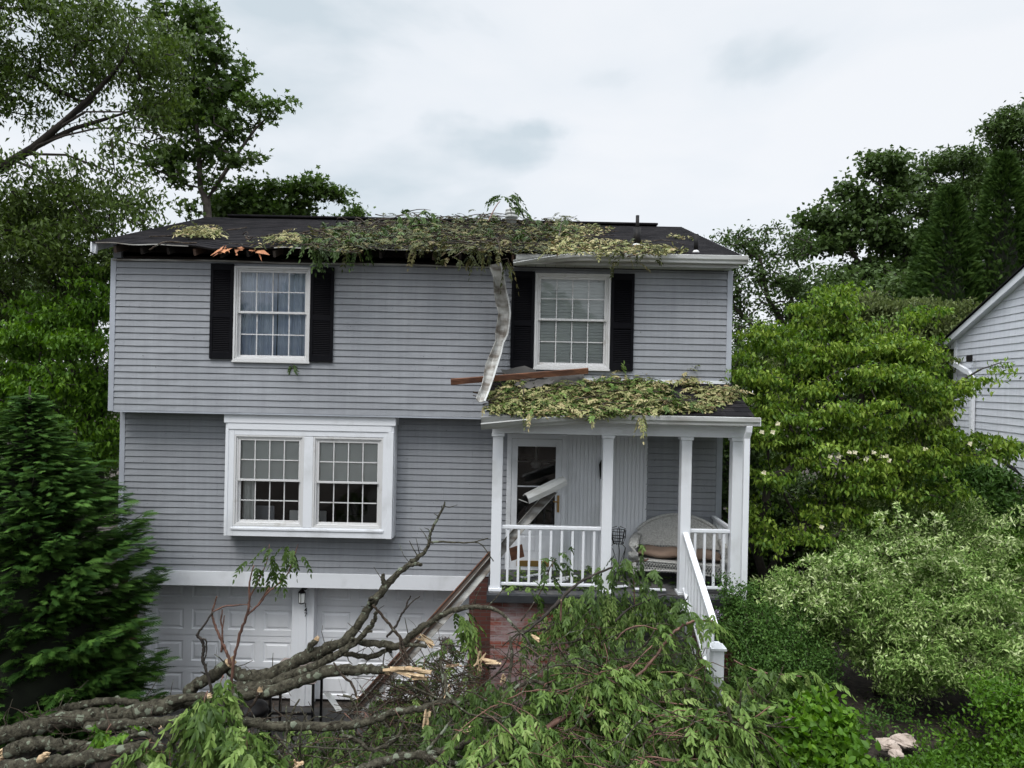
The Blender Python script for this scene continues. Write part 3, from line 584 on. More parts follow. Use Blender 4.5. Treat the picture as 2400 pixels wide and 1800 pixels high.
def digit(ch, cx, z, Y, h, m='black', parent=None):
    cu = bpy.data.curves.new('digit', 'FONT'); cu.body = ch; cu.size = h*1.42; cu.align_x = 'CENTER'; cu.extrude = 0.004; cu.offset = 0.0008
    t = bpy.data.objects.new('t', cu); COL.objects.link(t); dg = bpy.context.evaluated_depsgraph_get(); me = bpy.data.meshes.new_from_object(t.evaluated_get(dg)); bpy.data.objects.remove(t)
    me.transform(Matrix.Translation((cx, Y, z)) @ Matrix.Rotation(math.pi/2, 4, 'X')); me.name = 'house_number'; me.materials.clear()
    return link('house_number', me, M[m], parent)
for ch, py in (('1', 1418), ('4', 1429), ('7', 1440)):
    p = at(716.5, py, YG-.22); digit(ch, float(p[0]), float(p[2])-.035, YG-.218, .066, parent=house)
# ---------------------------------------------------------------- windows
def frame_ring(b, x0, x1, z0, z1, w_, y0, y1, wb=None):
    wb = wb or w_
    b.box(x0, x0+w_, y0, y1, z0, z1); b.box(x1-w_, x1, y0, y1, z0, z1); b.box(x0+w_, x1-w_, y0, y1, z1-w_, z1); b.box(x0+w_, x1-w_, y0, y1, z0, z0+wb)
def sash(par, x0, x1, z0, z1, Y, rail=.035, cols=4, rows=2):
    b = MB(); frame_ring(b, x0, x1, z0, z1, rail, Y, Y+.03); s_ = b.build('sash', M['frame'], par, bevel=.003)
    mu = MB(); xa, xb, za, zb = x0+rail, x1-rail, z0+rail, z1-rail
    for i in range(1, cols): c = xa+(xb-xa)*i/cols; mu.box(c-.008, c+.008, Y+.001, Y+.009, za, zb)
    for i in range(1, rows):
        c = za+(zb-za)*i/rows
        for k in range(cols): mu.box(xa+(xb-xa)*k/cols+.0082, xa+(xb-xa)*(k+1)/cols-.0082, Y+.001, Y+.009, c-.008, c+.008)
    mu.build('muntin', M['frame'], par)
    MB().quad((xa, Y+.010, za), (xb, Y+.010, za), (xb, Y+.010, zb), (xa, Y+.010, zb)).build('glass_pane', M['glass'], par)
def window(x0, x1, z0, z1, Y, fw=.055, name='window'):
    b = MB(); frame_ring(b, x0, x1, z0, z1, fw*.55, Y-.05, Y+.09); frame_ring(b, x0+fw*.55+.0005, x1-fw*.55-.0005, z0+fw*.55+.0005, z1-fw*.55-.0005, fw*.45, Y-.03, Y+.09)
    b.box(x0-.01, x1+.01, Y-.062, Y+.0, z0-.028, z0-.001)
    w_ = b.build(name, M['frame'], house, bevel=.003); zm = z0+(z1-z0)*.515
    sash(w_, x0+fw, x1-fw, zm-.018, z1-fw, Y-.012); sash(w_, x0+fw, x1-fw, z0+fw, zm+.018, Y+.025)
    return w_
def blind(par, x0, x1, z0, z1, Y, pitch=.025, m='blind'):
    b = MB(); z = z1
    while z > z0+1e-3:
        zb = max(z-pitch, z0); b.quad((x0, Y+.008, z), (x1, Y+.008, z), (x1, Y-.004, zb+.003), (x0, Y-.004, zb+.003)); b.quad((x0, Y-.004, zb+.003), (x1, Y-.004, zb+.003), (x1, Y+.008, zb), (x0, Y+.008, zb)); z = zb
    b.box(x0, x1, Y-.008, Y+.012, z0-.02, z0-.001); return b.build('blind', M[m], par)
def curtain(par, x0, x1, z0, z1, Y, seed, m='curtain'):
    g = random.Random(seed); b = MB(); n = int((x1-x0)/.008); zs = [z0+(z1-z0)*k/10 for k in range(11)]; ph = [g.uniform(0, 6) for _ in range(4)]
    for k, z in enumerate(zs):
        for i in range(n+1):
            x = x0+(x1-x0)*i/n; b.v.append((x, Y+.018*math.sin(x*75+ph[0]+.4*math.sin(z*3))+.012*math.sin(x*41+ph[1]+z*.8)+.006*math.sin(x*160+ph[2]), z))
    b.f = [(k*(n+1)+i, k*(n+1)+i+1, (k+1)*(n+1)+i+1, (k+1)*(n+1)+i) for k in range(10) for i in range(n)]
    return b.build('curtain', M[m], par, True)
w1 = window(*W1, YU); xm = (W1[0]+W1[1])/2+.02
curtain(w1, W1[0]+.05, xm-.004, W1[2]+.05, W1[3]-.05, YU+.13, 1); curtain(w1, xm+.012, W1[1]-.05, W1[2]+.05, W1[3]-.05, YU+.13, 2)
w2 = window(*W2, YU); blind(w2, W2[0]+.05, W2[1]-.05, W2[2]+.05, W2[3]-.05, YU+.075, .05, 'blind_dim')
# shutters
def shutter(x0, x1, z0, z1):
    b = MB(); Y0, Y1 = YU-.055, YU-.017; st = .045
    b.box(x0, x0+st, Y0, Y1, z0, z1); b.box(x1-st, x1, Y0, Y1, z0, z1)
    zm = z0+(z1-z0)*.46
    for za, zb in ((z0, z0+.10), (zm-.04, zm+.04), (z1-.10, z1)): b.box(x0+st, x1-st, Y0+.002, Y1, za, zb)
    b.box(x0+st, x1-st, Y1-.008, Y1, z0+.1, z1-.1); fr = b.build('shutter', M['shutter'], house, bevel=.003)
    l_ = MB()
    for za, zb in ((z0+.10, zm-.04), (zm+.04, z1-.10)):
        z = za+.004
        while z < zb-.02:
            l_.quad((x0+st, Y0+.004, z), (x1-st, Y0+.004, z), (x1-st, Y1-.010, z+.03), (x0+st, Y1-.010, z+.03)); l_.quad((x0+st, Y0+.004, z), (x1-st, Y0+.004, z), (x1-st, Y0+.010, z-.004), (x0+st, Y0+.010, z-.004)); z += .0285
    # arched head of the upper louvre field
    l_.build('louvre', M['shutter'], fr)
for x0, x1, z0, z1 in ((-4.735, -4.378, 5.70, 7.185), (-3.170, -2.812, 5.685, 7.165), (-.035, .322, 5.655, 7.165), (1.522, 1.882, 5.64, 7.16)): shutter(x0, x1, z0, z1)
# ---------------------------------------------------------------- projecting picture window
YB = 10.75
WA = (-4.355, -3.253, 3.075, 4.515); WB = (-3.11, -2.01, 3.062, 4.505)
b = MB(); x0, x1, z0, z1 = BAY
b.box(x0, WA[0], YB, YL, z0, 4.70); b.box(WA[1], WB[0], YB, YL, WA[2], 4.505); b.box(WB[1], x1, YB, YL, z0, 4.70)
b.box(WA[0], WB[1], YB+.002, YL, z0, WA[2]-.002); b.box(WA[0], WB[1], YB+.002, YL, 4.512, 4.70)
b.box(x0-.025, x1+.03, YB-.022, YL, 4.702, 4.838); b.box(x0+.03, x1-.03, YB-.012, YB, 4.60, 4.70)
b.box(x1-.085, x1-.0, YB-.014, YB-.001, z0, 4.60); b.box(x0, x0+.05, YB-.010, YB-.001, z0, 4.60)
b.box(x0-.03, x0-.001, YB+.06, YL, z0, 4.70); b.box(x1+.001, x1+.012, YB+.05, YL, z0, 4.70)
b.box(WA[0]-.03, WB[1]+.03, YB-.016, YB+.001, WA[2]-.055, WA[2]-.02)
bay = b.build('picture_window', M['white'], house, bevel=.004)
def bay_window(q):
    x0, x1, z0, z1 = q; b = MB(); frame_ring(b, x0, x1, z0, z1, .03, YB+.004, YB+.12); frame_ring(b, x0+.0305, x1-.0305, z0+.0305, z1-.0305, .025, YB+.022, YB+.12)
    w_ = b.build('window', M['frame'], house, bevel=.003); zm = z0+(z1-z0)*.505
    sash(w_, x0+.055, x1-.055, zm-.018, z1-.055, YB+.03); sash(w_, x0+.055, x1-.055, z0+.055, zm+.018, YB+.066); blind(w_, x0+.05, x1-.05, zm+.01, z1-.05, YB+.088, .018); return w_
wa = bay_window(WA); wb = bay_window(WB)
curtain(wa, WA[0]+.06, WA[0]+.26, WA[2]+.05, WA[3]-.1, YB+.20, 5, 'blind'); curtain(wb, WB[1]-.10, WB[1]-.04, WB[2]+.05, WB[3]-.1, YB+.24, 6, 'blind')
# ---------------------------------------------------------------- main roof (stepped shingle courses)
def roof_plane(name, x0, x1, ya, za, yb, zb, expo=.135, t=.006, jag=None, x0b=None, x1b=None):
    b = MB(); n = max(1, int(math.hypot(yb-ya, zb-za)/expo)); nx = 60; g = random.Random(3)
    for i in range(n):
        u0, u1 = i/n, (i+1)/n; pts = []
        for k in range(nx+1):
            xx0 = x0+(x0b-x0)*u0 if x0b is not None else x0; xx1 = x1+(x1b-x1)*u0 if x1b is not None else x1
            x = xx0+(xx1-xx0)*k/nx; j = g.uniform(0, .003); dz = jag(x, u0) if jag else 0; dz1 = jag(x, u1) if jag else 0
            pts.append(((x, ya+(yb-ya)*u0, za+(zb-za)*u0+t+j+dz), (x, ya+(yb-ya)*u1, za+(zb-za)*u1+.001+dz1), (x, ya+(yb-ya)*u0+.001, za+(zb-za)*u0-.002+dz)))
        for p, q in zip(pts[:-1], pts[1:]): b.quad(p[0], q[0], q[1], p[1]); b.quad(p[2], q[2], q[0], p[0])
    return b.build(name, M['shingle'], house)
def sag(x, u):                                   # the struck eave sags and waves on its torn left part
    f = max(0, 1-u*3.2)
    hit = math.exp(-((x+4.55)/.38)**2)*.075 + math.exp(-((x+3.9)/.25)**2)*.035 + .010*math.sin(x*3.1)+.008*math.sin(x*9.7+1)
    return -f*hit*(1 if x < 0 else max(0, 1-x*2.5))
EV = (10.36, 7.425); RG = (14.2, 8.74)
rf = roof_plane('roof', -6.42, 3.45, EV[0], EV[1], RG[0], RG[1], jag=sag)
roof_plane('rear_roof', -6.42, 3.45, 18.05, 7.42, RG[0]+.002, RG[1]-.002)
b = MB(); b.box(-5.95, 2.95, RG[0]-.11, RG[0]+.11, RG[1]+.004, RG[1]+.05); b.build('ridge_vent', M['shingle'], house, bevel=.015)
for X in (-6.44, 3.452):
    b = MB(); b.add([(X, EV[0], EV[1]-.15), (X, EV[0], EV[1]-.004), (X, RG[0], RG[1]-.004), (X, RG[0], RG[1]-.15), (X+.02, EV[0], EV[1]-.15), (X+.02, EV[0], EV[1]-.004), (X+.02, RG[0], RG[1]-.004), (X+.02, RG[0], RG[1]-.15)], [(0, 1, 2, 3), (7, 6, 5, 4), (0, 4, 5, 1), (1, 5, 6, 2), (2, 6, 7, 3), (3, 7, 4, 0)]); b.build('rake_board', M['white'], house)

# plywood edge, rafter tails and dark opening of the torn eave
def ez(x, u=0): return sag(x, u)
b = MB(); xs_ = np.linspace(-6.38, 0.1, 90)
for a, c in zip(xs_[:-1], xs_[1:]):
    b.add([(a, EV[0]+.01, EV[1]-.016+ez(a)), (c, EV[0]+.01, EV[1]-.016+ez(c)), (c, EV[0]+.01, EV[1]-.003+ez(c)), (a, EV[0]+.01, EV[1]-.003+ez(a)), (a, 10.8, EV[1]+.11), (c, 10.8, EV[1]+.11)], [(0, 1, 2, 3), (1, 0, 4, 5)])
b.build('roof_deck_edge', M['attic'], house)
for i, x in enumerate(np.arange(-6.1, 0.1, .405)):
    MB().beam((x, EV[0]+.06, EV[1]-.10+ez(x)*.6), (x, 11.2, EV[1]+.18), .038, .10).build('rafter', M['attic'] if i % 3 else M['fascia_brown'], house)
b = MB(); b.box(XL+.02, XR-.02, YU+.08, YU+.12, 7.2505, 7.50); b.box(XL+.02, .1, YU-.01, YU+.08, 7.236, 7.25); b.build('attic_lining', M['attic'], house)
b = MB()                                          # soffit channel left on the wall, bent in places
pts = [(x, YU-.03-.012*math.sin(x*4), 7.222+.008*math.sin(x*2.3)) for x in np.linspace(XL+.02, 0.0, 40)]
b.sweep([(-.012, -.012), (.012, -.012), (.012, .012), (-.012, .012)], pts, (0, 0, 1)); b.build('soffit_channel', M['alu_in'], house)
b = MB()                                          # torn drip edge strips hanging along the shingle edge
for xa, xb, dz in ((-6.36, -4.95, -.02), (-3.65, -2.9, -.03), (-2.2, -0.9, -.03)):
    pts = [(x, EV[0]-.008, EV[1]-.012+ez(x)+.35*dz*math.sin((x-xa)/(xb-xa)*math.pi)*.5) for x in np.linspace(xa, xb, 16)]
    MB().sweep([(-.003, -.008), (.003, -.008), (.003, .008), (-.003, .008)], pts, (0, 0, 1)).build('drip_edge', M['alu_in'], house)
MB().add([(-6.44, 10.40, 7.27), (-6.39, 10.40, 7.26), (-6.37, 10.40, 7.40), (-6.43, 10.40, 7.41), (-6.44, 10.45, 7.27), (-6.39, 10.45, 7.26), (-6.37, 10.45, 7.40), (-6.43, 10.45, 7.41)], [(0, 1, 2, 3), (7, 6, 5, 4), (0, 4, 5, 1), (1, 5, 6, 2), (2, 6, 7, 3), (3, 7, 4, 0)]).build('fascia_end', M['white'], house)
g = random.Random(11)                             # splintered rafter end
for i in range(15):
    x = -4.50+g.random()*.62; p = Vector((x, 10.33+g.random()*.06, 7.38-g.random()*.08)); q = p+Vector((g.uniform(-.22, .26), g.uniform(-.10, .03), g.uniform(-.16, .03)))
    k = Vector((g.uniform(-.05, .05), .03, g.uniform(.02, .06)))
    o_ = MB().add([p-k, p+k, q, (p+q)/2+Vector((0, .02, .03))], [(0, 1, 2), (0, 2, 3), (1, 3, 2), (0, 3, 1)])
    o_.build('wood_splinter', M['splinter'], house)
# right-hand fascia, soffit and gutter
MB().box(0.02, XR+.0, 10.395, 10.415, 7.235, 7.39).build('fascia', M['alu'], house)
b = MB()
for k in range(int((XR-.02)/.152)): b.box(.03+k*.152, .03+k*.152+.146, 10.42, YU-.02, 7.240, 7.247)
b.build('soffit', M['alu'], house)
KG = [(0, 0), (0, .115), (-.004, .115), (-.004, .004), (-.078, .004), (-.082, .035), (-.105, .062), (-.108, .118), (-.096, .124), (-.096, .120), (-.104, .115), (-.101, .060), (-.078, .033), (-.074, 0)]
KG = [(-x, z) for x, z in KG]
def gutter(name, pts, ups, m='alu', scales=None, parent=house, side=1):
    b = MB(); b.sweep([(x*side, z) for x, z in KG], pts, ups, scales=scales); return b.build(name, M[m], parent)
pts, ups, scs = [], [], []
for x in np.linspace(-.02, 3.52, 34):
    f = max(0, 1-(x+.02)/1.05); pts.append((x, 10.392-.02*f, 7.285-.055*f*f)); ups.append((0, -f*.75, 1)); scs.append((1, 1-.45*f))
up_g = gutter('gutter', pts, ups, 'alu', scs)
MB().box(3.518, 3.524, 10.282, 10.392, 7.287, 7.405).build('end_cap', M['alu'], up_g)
# roof fittings
def pipe(px, pyt, pyb, D, r_, m='black', boot=None):
    kk_ = (px-1200)/F24*sr-(pyb-900)/F24*cr; D = 1.522/(.3424-kk_); p = at(px, pyb, D); q = at(px, pyt, D); z0 = 7.425+(D-10.36)*.3424
    c = MB().lathe((float(p[0]), D, z0-.02), [(r_, 0), (r_, float(q[2])-z0+.02), (r_*.8, float(q[2])-z0+.02), (r_*.8, float(q[2])-z0-.05)], 14).build('vent_pipe', M[m], house, True)
    MB().lathe((float(p[0]), D, z0-.01), [(r_*1.55, 0), (r_*1.5, .02), (r_*1.1, .04), (r_*1.03, .045)], 14).build('pipe_boot', M['frame' if boot else 'black'], c, True)
pipe(1493.5, 505, 545, 13.6, .034); pipe(1493, 534, 577, 12.0, .062, boot=True); pipe(1631, 549, 592, 11.1, .034, boot=True); pipe(1234, 512, 540, 13.2, .034)
p = at(1199, 505, 13.5); z0 = 7.425+3.14*.3424
rv = MB().lathe((float(p[0]), 13.5, z0-.05), [(.10, 0), (.10, .22), (.125, .23), (.13, .27), (.11, .28), (.13, .29), (.135, .34), (.11, .35), (.125, .36), (.12, .40), (.05, .43), (.01, .44)], 18).build('roof_vent', M['alu'], house, True)
# ---------------------------------------------------------------- porch roof, beam, posts
PE = (9.62, 5.01); PT = (YU-.03, 5.47)
roof_plane('porch_roof', -0.33, 3.43, PE[0], PE[1], PT[0], PT[1], expo=.14)
MB().add([(-.32, PE[0]+.02, PE[1]-.03), (3.42, PE[0]+.02, PE[1]-.03), (3.42, YU-.03, 5.44), (-.32, YU-.03, 5.44), (-.32, PE[0]+.02, PE[1]-.006), (3.42, PE[0]+.02, PE[1]-.006), (3.42, YU-.03, 5.462), (-.32, YU-.03, 5.462)],
         [(0, 3, 2, 1), (4, 5, 6, 7), (0, 1, 5, 4), (1, 2, 6, 5), (2, 3, 7, 6), (3, 0, 4, 7)]).build('porch_roof_deck', M['alu'], house)
MB().box(-.30, 3.40, PE[0]+.005, PE[0]+.03, 4.86, 4.99).build('porch_fascia', M['white'], house)
MB().box(-.30, 3.40, PE[0]+.03, YL-.02, 4.862, 4.872).build('porch_ceiling', M['white'], house)
b = MB(); b.box(-.27, 3.37, YP-.02, YP+.14, 4.69, 4.861); b.box(-.27, -.11, YP+.14, YL-.02, 4.69, 4.861); b.box(3.21, 3.37, YP+.14, YL-.02, 4.69, 4.861); b.build('porch_beam', M['white'], house, bevel=.004)
for X in (-3.41, ):
    pass
b = MB(); 
for X in (-.31, 3.39):
    b.add([(X, PE[0]+.03, 4.88), (X, PE[0]+.03, 4.98), (X, YU-.02, 5.43), (X, YU-.02, 4.88), (X+.02, PE[0]+.03, 4.88), (X+.02, PE[0]+.03, 4.98), (X+.02, YU-.02, 5.43), (X+.02, YU-.02, 4.88)], [(0, 1, 2, 3), (7, 6, 5, 4), (0, 4, 5, 1), (1, 5, 6, 2), (2, 6, 7, 3), (3, 7, 4, 0)])
b.build('porch_gable_panel', M['white'], house)
for x in (-.258, 1.335, 2.470, 3.205):
    b = MB(); b.box(x, x+.148, YP, YP+.148, 2.45, 4.64); pst = b.build('porch_post', M['white'], house, bevel=.005)
    MB().box(x-.018, x+.166, YP-.018, YP+.166, 4.642, 4.688).build('post_cap', M['white'], pst, bevel=.004)
    MB().box(x-.022, x+.170, YP-.022, YP+.170, 2.407, 2.449).build('post_base', M['white'], pst, bevel=.006)
def railing(p, q, zt, zb, zt2=None, zb2=None, n=8, w_=.06, bal=.034, endskip=0, tw=.05):
    zt2 = zt if zt2 is None else zt2; zb2 = zb if zb2 is None else zb2
    r_ = MB().beam((p[0], p[1], zt), (q[0], q[1], zt2), w_, tw).build('railing', M['white'], house, bevel=.008); MB().beam((p[0], p[1], zb), (q[0], q[1], zb2), w_*.75, .04).build('bottom_rail', M['white'], r_, bevel=.008)
    for i in range(n):
        u = (i+.62)/(n+.24); x = p[0]+(q[0]-p[0])*u; y = p[1]+(q[1]-p[1])*u
        MB().box(x-bal/2, x+bal/2, y-bal/2, y+bal/2, zb+(zb2-zb)*u+.021, zt+(zt2-zt)*u-tw*.62).build('baluster', M['white'], r_)
railing((-.11, YP+.07), (1.335, YP+.07), 3.325, 2.50, n=9)
railing((2.618, YP+.07), (3.205, YP+.07), 3.325, 2.50, n=4)
railing((3.28, YP+.15), (3.28, YL-.05), 3.325, 2.50, n=7)
railing((2.545, YP-.0), (2.60, 8.53), 3.30, 2.50, 2.42, 1.66, n=9, w_=.085, tw=.045)
nw = MB().box(2.53, 2.67, 8.37, 8.51, 1.15, 2.18).build('newel_post', M['white'], house, bevel=.006)
nc_ = MB(); nc_.box(2.505, 2.695, 8.345, 8.535, 2.181, 2.215); nc_.add([(2.52, 8.36, 2.216), (2.68, 8.36, 2.216), (2.68, 8.52, 2.216), (2.52, 8.52, 2.216), (2.57, 8.41, 2.262), (2.63, 8.41, 2.262), (2.63, 8.47, 2.262), (2.57, 8.47, 2.262)], [(0, 1, 5, 4), (1, 2, 6, 5), (2, 3, 7, 6), (3, 0, 4, 7), (4, 5, 6, 7)])
nc_.build('newel_cap', M['white'], nw, bevel=.004)
b = MB()
for i in range(6): b.box(1.50, 2.46, YP-.15-.22*(i+1), YP-.15-.22*i-.002, 1.0, 2.40-.19*(i+1))
b.build('porch_steps', M['deck'], house)
b = MB()                                           # white boards closing the side of the flight
for i in range(6): b.box(2.462, 2.50, YP-.15-.22*(i+1)-.03, YP-.15-.22*i-.002, 1.1, 2.40-.19*(i)-.06)
b.build('stair_skirt', M['white'], house)
# porch gutter: crushed open at its left end
pts, ups, scs = [], [], []
for x in np.linspace(-.42, 3.48, 40):
    f = max(0, 1-(x+.42)/1.7)**1.3; pts.append((x, PE[0]+.012-.01*f, 4.877-.055*f)); ups.append((0, -f*1.15, 1)); scs.append((1+.25*f, 1+.5*f))
pg = gutter('gutter', pts, ups, 'alu', scs)
MB().box(3.478, 3.484, 9.522, 9.63, 4.88, 4.995).build('end_cap', M['white'], pg)
for x in (-.30, .22, .72): MB().box(x-.012, x+.012, 9.50, 9.615, 4.985-.02, 5.0-.018).build('hanger', M['alu'], pg)
# downspout at the right corner
b = MB(); sq = [(-.042, -.03), (.042, -.03), (.042, .03), (-.042, .03)]
b.sweep(sq, [(3.335, 9.57, 4.88), (3.335, 9.585, 4.80), (3.325, 9.63, 4.70), (3.325, 9.63, 1.25)], (0, -1, .01)); b.build('downspout', M['white'], house, bevel=.006)
# porch back wall: door, grooved panelling
b = MB(); frame_ring(b, -.055, .905, 2.41, 4.60, .075, YL-.045, YL+.01, .02); b.build('door_frame', M['white'], house, bevel=.004)
DX0, DX1, DZ0, DZ1 = .022, .828, 2.435, 4.52; GX0, GX1, GZ0, GZ1 = .118, .732, 3.14, 4.40
b = MB(); b.box(DX0, GX0, YL-.035, YL+.0, DZ0, DZ1); b.box(GX1, DX1, YL-.035, YL, DZ0, DZ1); b.box(GX0, GX1, YL-.034, YL, GZ1, DZ1); b.box(GX0, GX1, YL-.034, YL, DZ0, GZ0)
b.box(GX0, GX1, YL-.032, YL-.01, 3.745, 3.765)
for za, zb in ((2.98, 3.08), (2.72, 2.95)):
    for xa, xb in ((.14, .42), (.44, .71)): b.box(xa, xb, YL-.042, YL-.034, za, zb)
frame_ring(b, GX0-.02, GX1+.02, GZ0-.02, GZ1+.02, .02, YL-.048, YL-.0345)
door = b.build('front_door', M['white'], house, bevel=.003)
MB().quad((GX0, YL-.02, GZ0), (GX1, YL-.02, GZ0), (GX1, YL-.02, GZ1), (GX0, YL-.02, GZ1)).build('storm_glass', M['glass'], door)
b = MB(); b.box(.765, .80, YL-.052, YL-.036, 3.35, 3.62); b.tube([(.782, YL-.052, 3.52), (.782, YL-.085, 3.52), (.70, YL-.088, 3.53)], .011, 8); b.build('handle', M['brass'], door)
MB().box(.13, .72, YL-.046, YL-.036, 2.47, 2.56).build('kick_plate', M['brass'], door)
b = MB(); x = .94
while x < 2.16: b.box(x, x+.052, YL-.02, YL+.01, 2.41, 4.85); b.box(x+.052, x+.064, YL-.008, YL+.01, 2.41, 4.85); x += .064
b.build('grooved_panelling', M['white'], house)
for x in (.907, 2.162): MB().box(x, x+.029, YL-.033, YL+.01, 2.41, 4.85).build('panel_trim', M['white'], house)
b = MB(); b.box(1.455, 1.535, YL-.04, YL-.021, 3.90, 4.12); b.lathe((1.495, YL-.10, 3.92), [(.03, 0), (.055, .02), (.075, .22), (.05, .28), (.01, .33)], 6); b.build('porch_lamp', M['black'], house)
b = MB(); b.add([(.16, YL+1.2, 4.05), (.45, YL+1.2, 4.16), (.45, YL+1.24, 4.19), (.16, YL+1.24, 4.09)], [(0, 1, 2, 3)]); 
# ---------------------------------------------------------------- inside the dining room and hall
fan = empty('ceiling_fan', (.46, 12.6, 4.3), 'white ceiling fan seen through the front door glass', 'fan')
f0 = at(1256, 1085, 12.6); fx, fz = float(f0[0]), float(f0[2])
MB().lathe((fx, 12.6, fz), [(.02, -.10), (.07, -.085), (.10, -.02), (.075, .03), (.03, .05), (.02, .30), (.02, 4.71-fz)], 18).build('light_globe', M['blind'], fan, True)
for k in range(4):
    t = k*math.pi/2+.35; MB().beam((fx+.10*math.cos(t), 12.6+.10*math.sin(t), fz+.03), (fx+.52*math.cos(t), 12.6+.52*math.sin(t), fz+.05), .12, .008).build('blade', M['blind'], fan)
def chair_back(x0, x1, y, zt, label, m='blind', w_=.04):
    c = empty('dining_chair', ((x0+x1)/2, y+.2, 2.46), label, 'chair'); zs = 2.46
    b = MB(); b.box(x0, x1, y, y+.03, zt-.55, zt); b.build('backrest', M[m], c, bevel=.02)
    b = MB(); frame_ring(b, x0+.03, x1-.03, zt-.5, zt-.03, .012, y-.006, y-.001); b.build('back_moulding', M[m], c)
    MB().box(x0, x1, y+.03, y+.45, zs+.42, zs+.47).build('seat', M[m], c, bevel=.01)
    for lx_ in (x0, x1-w_):
        for ly in (y+.0, y+.41): MB().box(lx_, lx_+w_, ly, ly+.03, zs, zs+.42).build('leg', M[m], c)
p0, p1 = at(678, 1196, 11.15), at(765, 1196, 11.15)
chair_back(float(p0[0]), float(p1[0]), 11.15, float(p0[2]), 'white framed dining chair behind the middle mullion of the picture window')
p0, p1 = at(596, 1185, 11.25), at(643, 1185, 11.25)
chair_back(float(p0[0]), float(p1[0]), 11.25, float(p0[2]), 'grey upholstered chair behind the left pane of the picture window', 'trim')
# ================================================================== SMALLER BUILT THINGS
# neighbouring house: gable end running towards the camera
nb = empty('neighbor_house', (9.35, 13.7, 1.0), 'white sided neighbouring house with dark roof edge at the far right', 'house')
ang = math.atan2(-.17, .985); NX = Vector((math.cos(ang), math.sin(ang), 0)); NY = Vector((math.sin(ang), -math.cos(ang), 0))  # NX into the house, NY towards the camera
NY = Vector((-.17, -.985, 0)).normalized(); NX = Vector((.985, -.17, 0)).normalized(); N0 = Vector((8.93, 13.75, 0)); WG = 8.4
def npt(u, v, z): return N0 + NY*u + NX*v + Vector((0, 0, z))
b = MB(); z = 4.62; ze = 6.42; pit = .36
def gz(u): return ze + pit*min(u+.35, WG+.35-u)
while z < ze+pit*(WG/2):
    zt = z+.127; u0 = 0 if z < ze+pit*.35 else (z-ze)/pit-.35+.12; u0 = max(0, u0); u1 = WG-u0
    if u1-u0 < .2: break
    b.add([npt(u0, -.014, z), npt(u1, -.014, z), npt(u1, -.003, zt-.009), npt(u0, -.003, zt-.009), npt(u0, .004, z), npt(u1, .004, z), npt(u0, .004, zt), npt(u1, .004, zt)], [(0, 1, 2, 3), (4, 5, 1, 0), (3, 2, 7, 6)]); z = zt
z = 1.0
while z < 4.6:
    zt = z+.127; b.add([npt(.33, .0, z), npt(WG, .0, z), npt(WG, .011, zt-.009), npt(.33, .011, zt-.009), npt(.33, .018, z), npt(WG, .018, z), npt(.33, .018, zt), npt(WG, .018, zt)], [(0, 1, 2, 3), (4, 5, 1, 0), (3, 2, 7, 6)]); z = zt
b.build('wall', M['siding_white'], nb)
b = MB(); b.add([npt(0, .02, 4.6), npt(WG, .02, 4.6), npt(WG, .02, gz(0)), npt(WG/2, .02, gz(WG/2)-.05), npt(0, .02, gz(0)-.02), npt(0, 9, 4.6), npt(WG, 9, 4.6), npt(WG, 9, gz(0)), npt(WG/2, 9, gz(WG/2)-.05), npt(0, 9, gz(0)-.02)], [(0, 1, 2, 3, 4), (9, 8, 7, 6, 5), (0, 5, 6, 1), (4, 9, 5, 0)])
b.add([npt(.33, .03, .8), npt(WG, .03, .8), npt(WG, .03, 4.6), npt(.33, .03, 4.6), npt(.33, 8.9, .8), npt(WG, 8.9, .8), npt(WG, 8.9, 4.6), npt(.33, 8.9, 4.6)], [(0, 1, 2, 3), (4, 7, 6, 5), (0, 3, 7, 4)]); b.build('wall_core', M['siding_white'], nb)
for u, za, zb in ((-.01, 4.59, 6.50), (.32, 1.0, 4.585)): MB().beam(npt(u+.04, -.02, za), npt(u+.04, -.02, zb), .09, .03, tuple(NX)).build('corner_trim', M['white'], nb)
b = MB()
for s_, e_ in (((-.38, ze), (WG/2, gz(WG/2))), ((WG+.38, ze), (WG/2, gz(WG/2)))): 
    b.add([npt(s_[0], -.12, s_[1]-.11), npt(e_[0], -.12, e_[1]-.14), npt(e_[0], -.12, e_[1]+.0), npt(s_[0], -.12, s_[1]+.0), npt(s_[0], .05, s_[1]-.11), npt(e_[0], .05, e_[1]-.14), npt(e_[0], .05, e_[1]), npt(s_[0], .05, s_[1])], [(0, 1, 2, 3), (7, 6, 5, 4), (0, 4, 5, 1), (3, 2, 6, 7), (0, 3, 7, 4)])
b.build('rake_board', M['white'], nb)
b = MB()
for s_, e_ in (((-.42, ze-.005), (WG/2, gz(WG/2)+.01)), ((WG+.42, ze-.005), (WG/2, gz(WG/2)+.01))):
    b.add([npt(s_[0], -.15, s_[1]+.012), npt(e_[0], -.15, e_[1]+.0), npt(e_[0], 9.2, e_[1]), npt(s_[0], 9.2, s_[1]+.012), npt(s_[0], -.15, s_[1]+.032), npt(e_[0], -.15, e_[1]+.03), npt(e_[0], 9.2, e_[1]+.03), npt(s_[0], 9.2, s_[1]+.032)], [(0, 1, 2, 3), (7, 6, 5, 4), (0, 4, 5, 1), (0, 3, 7, 4)])
b.build('roof', M['shingle'], nb)
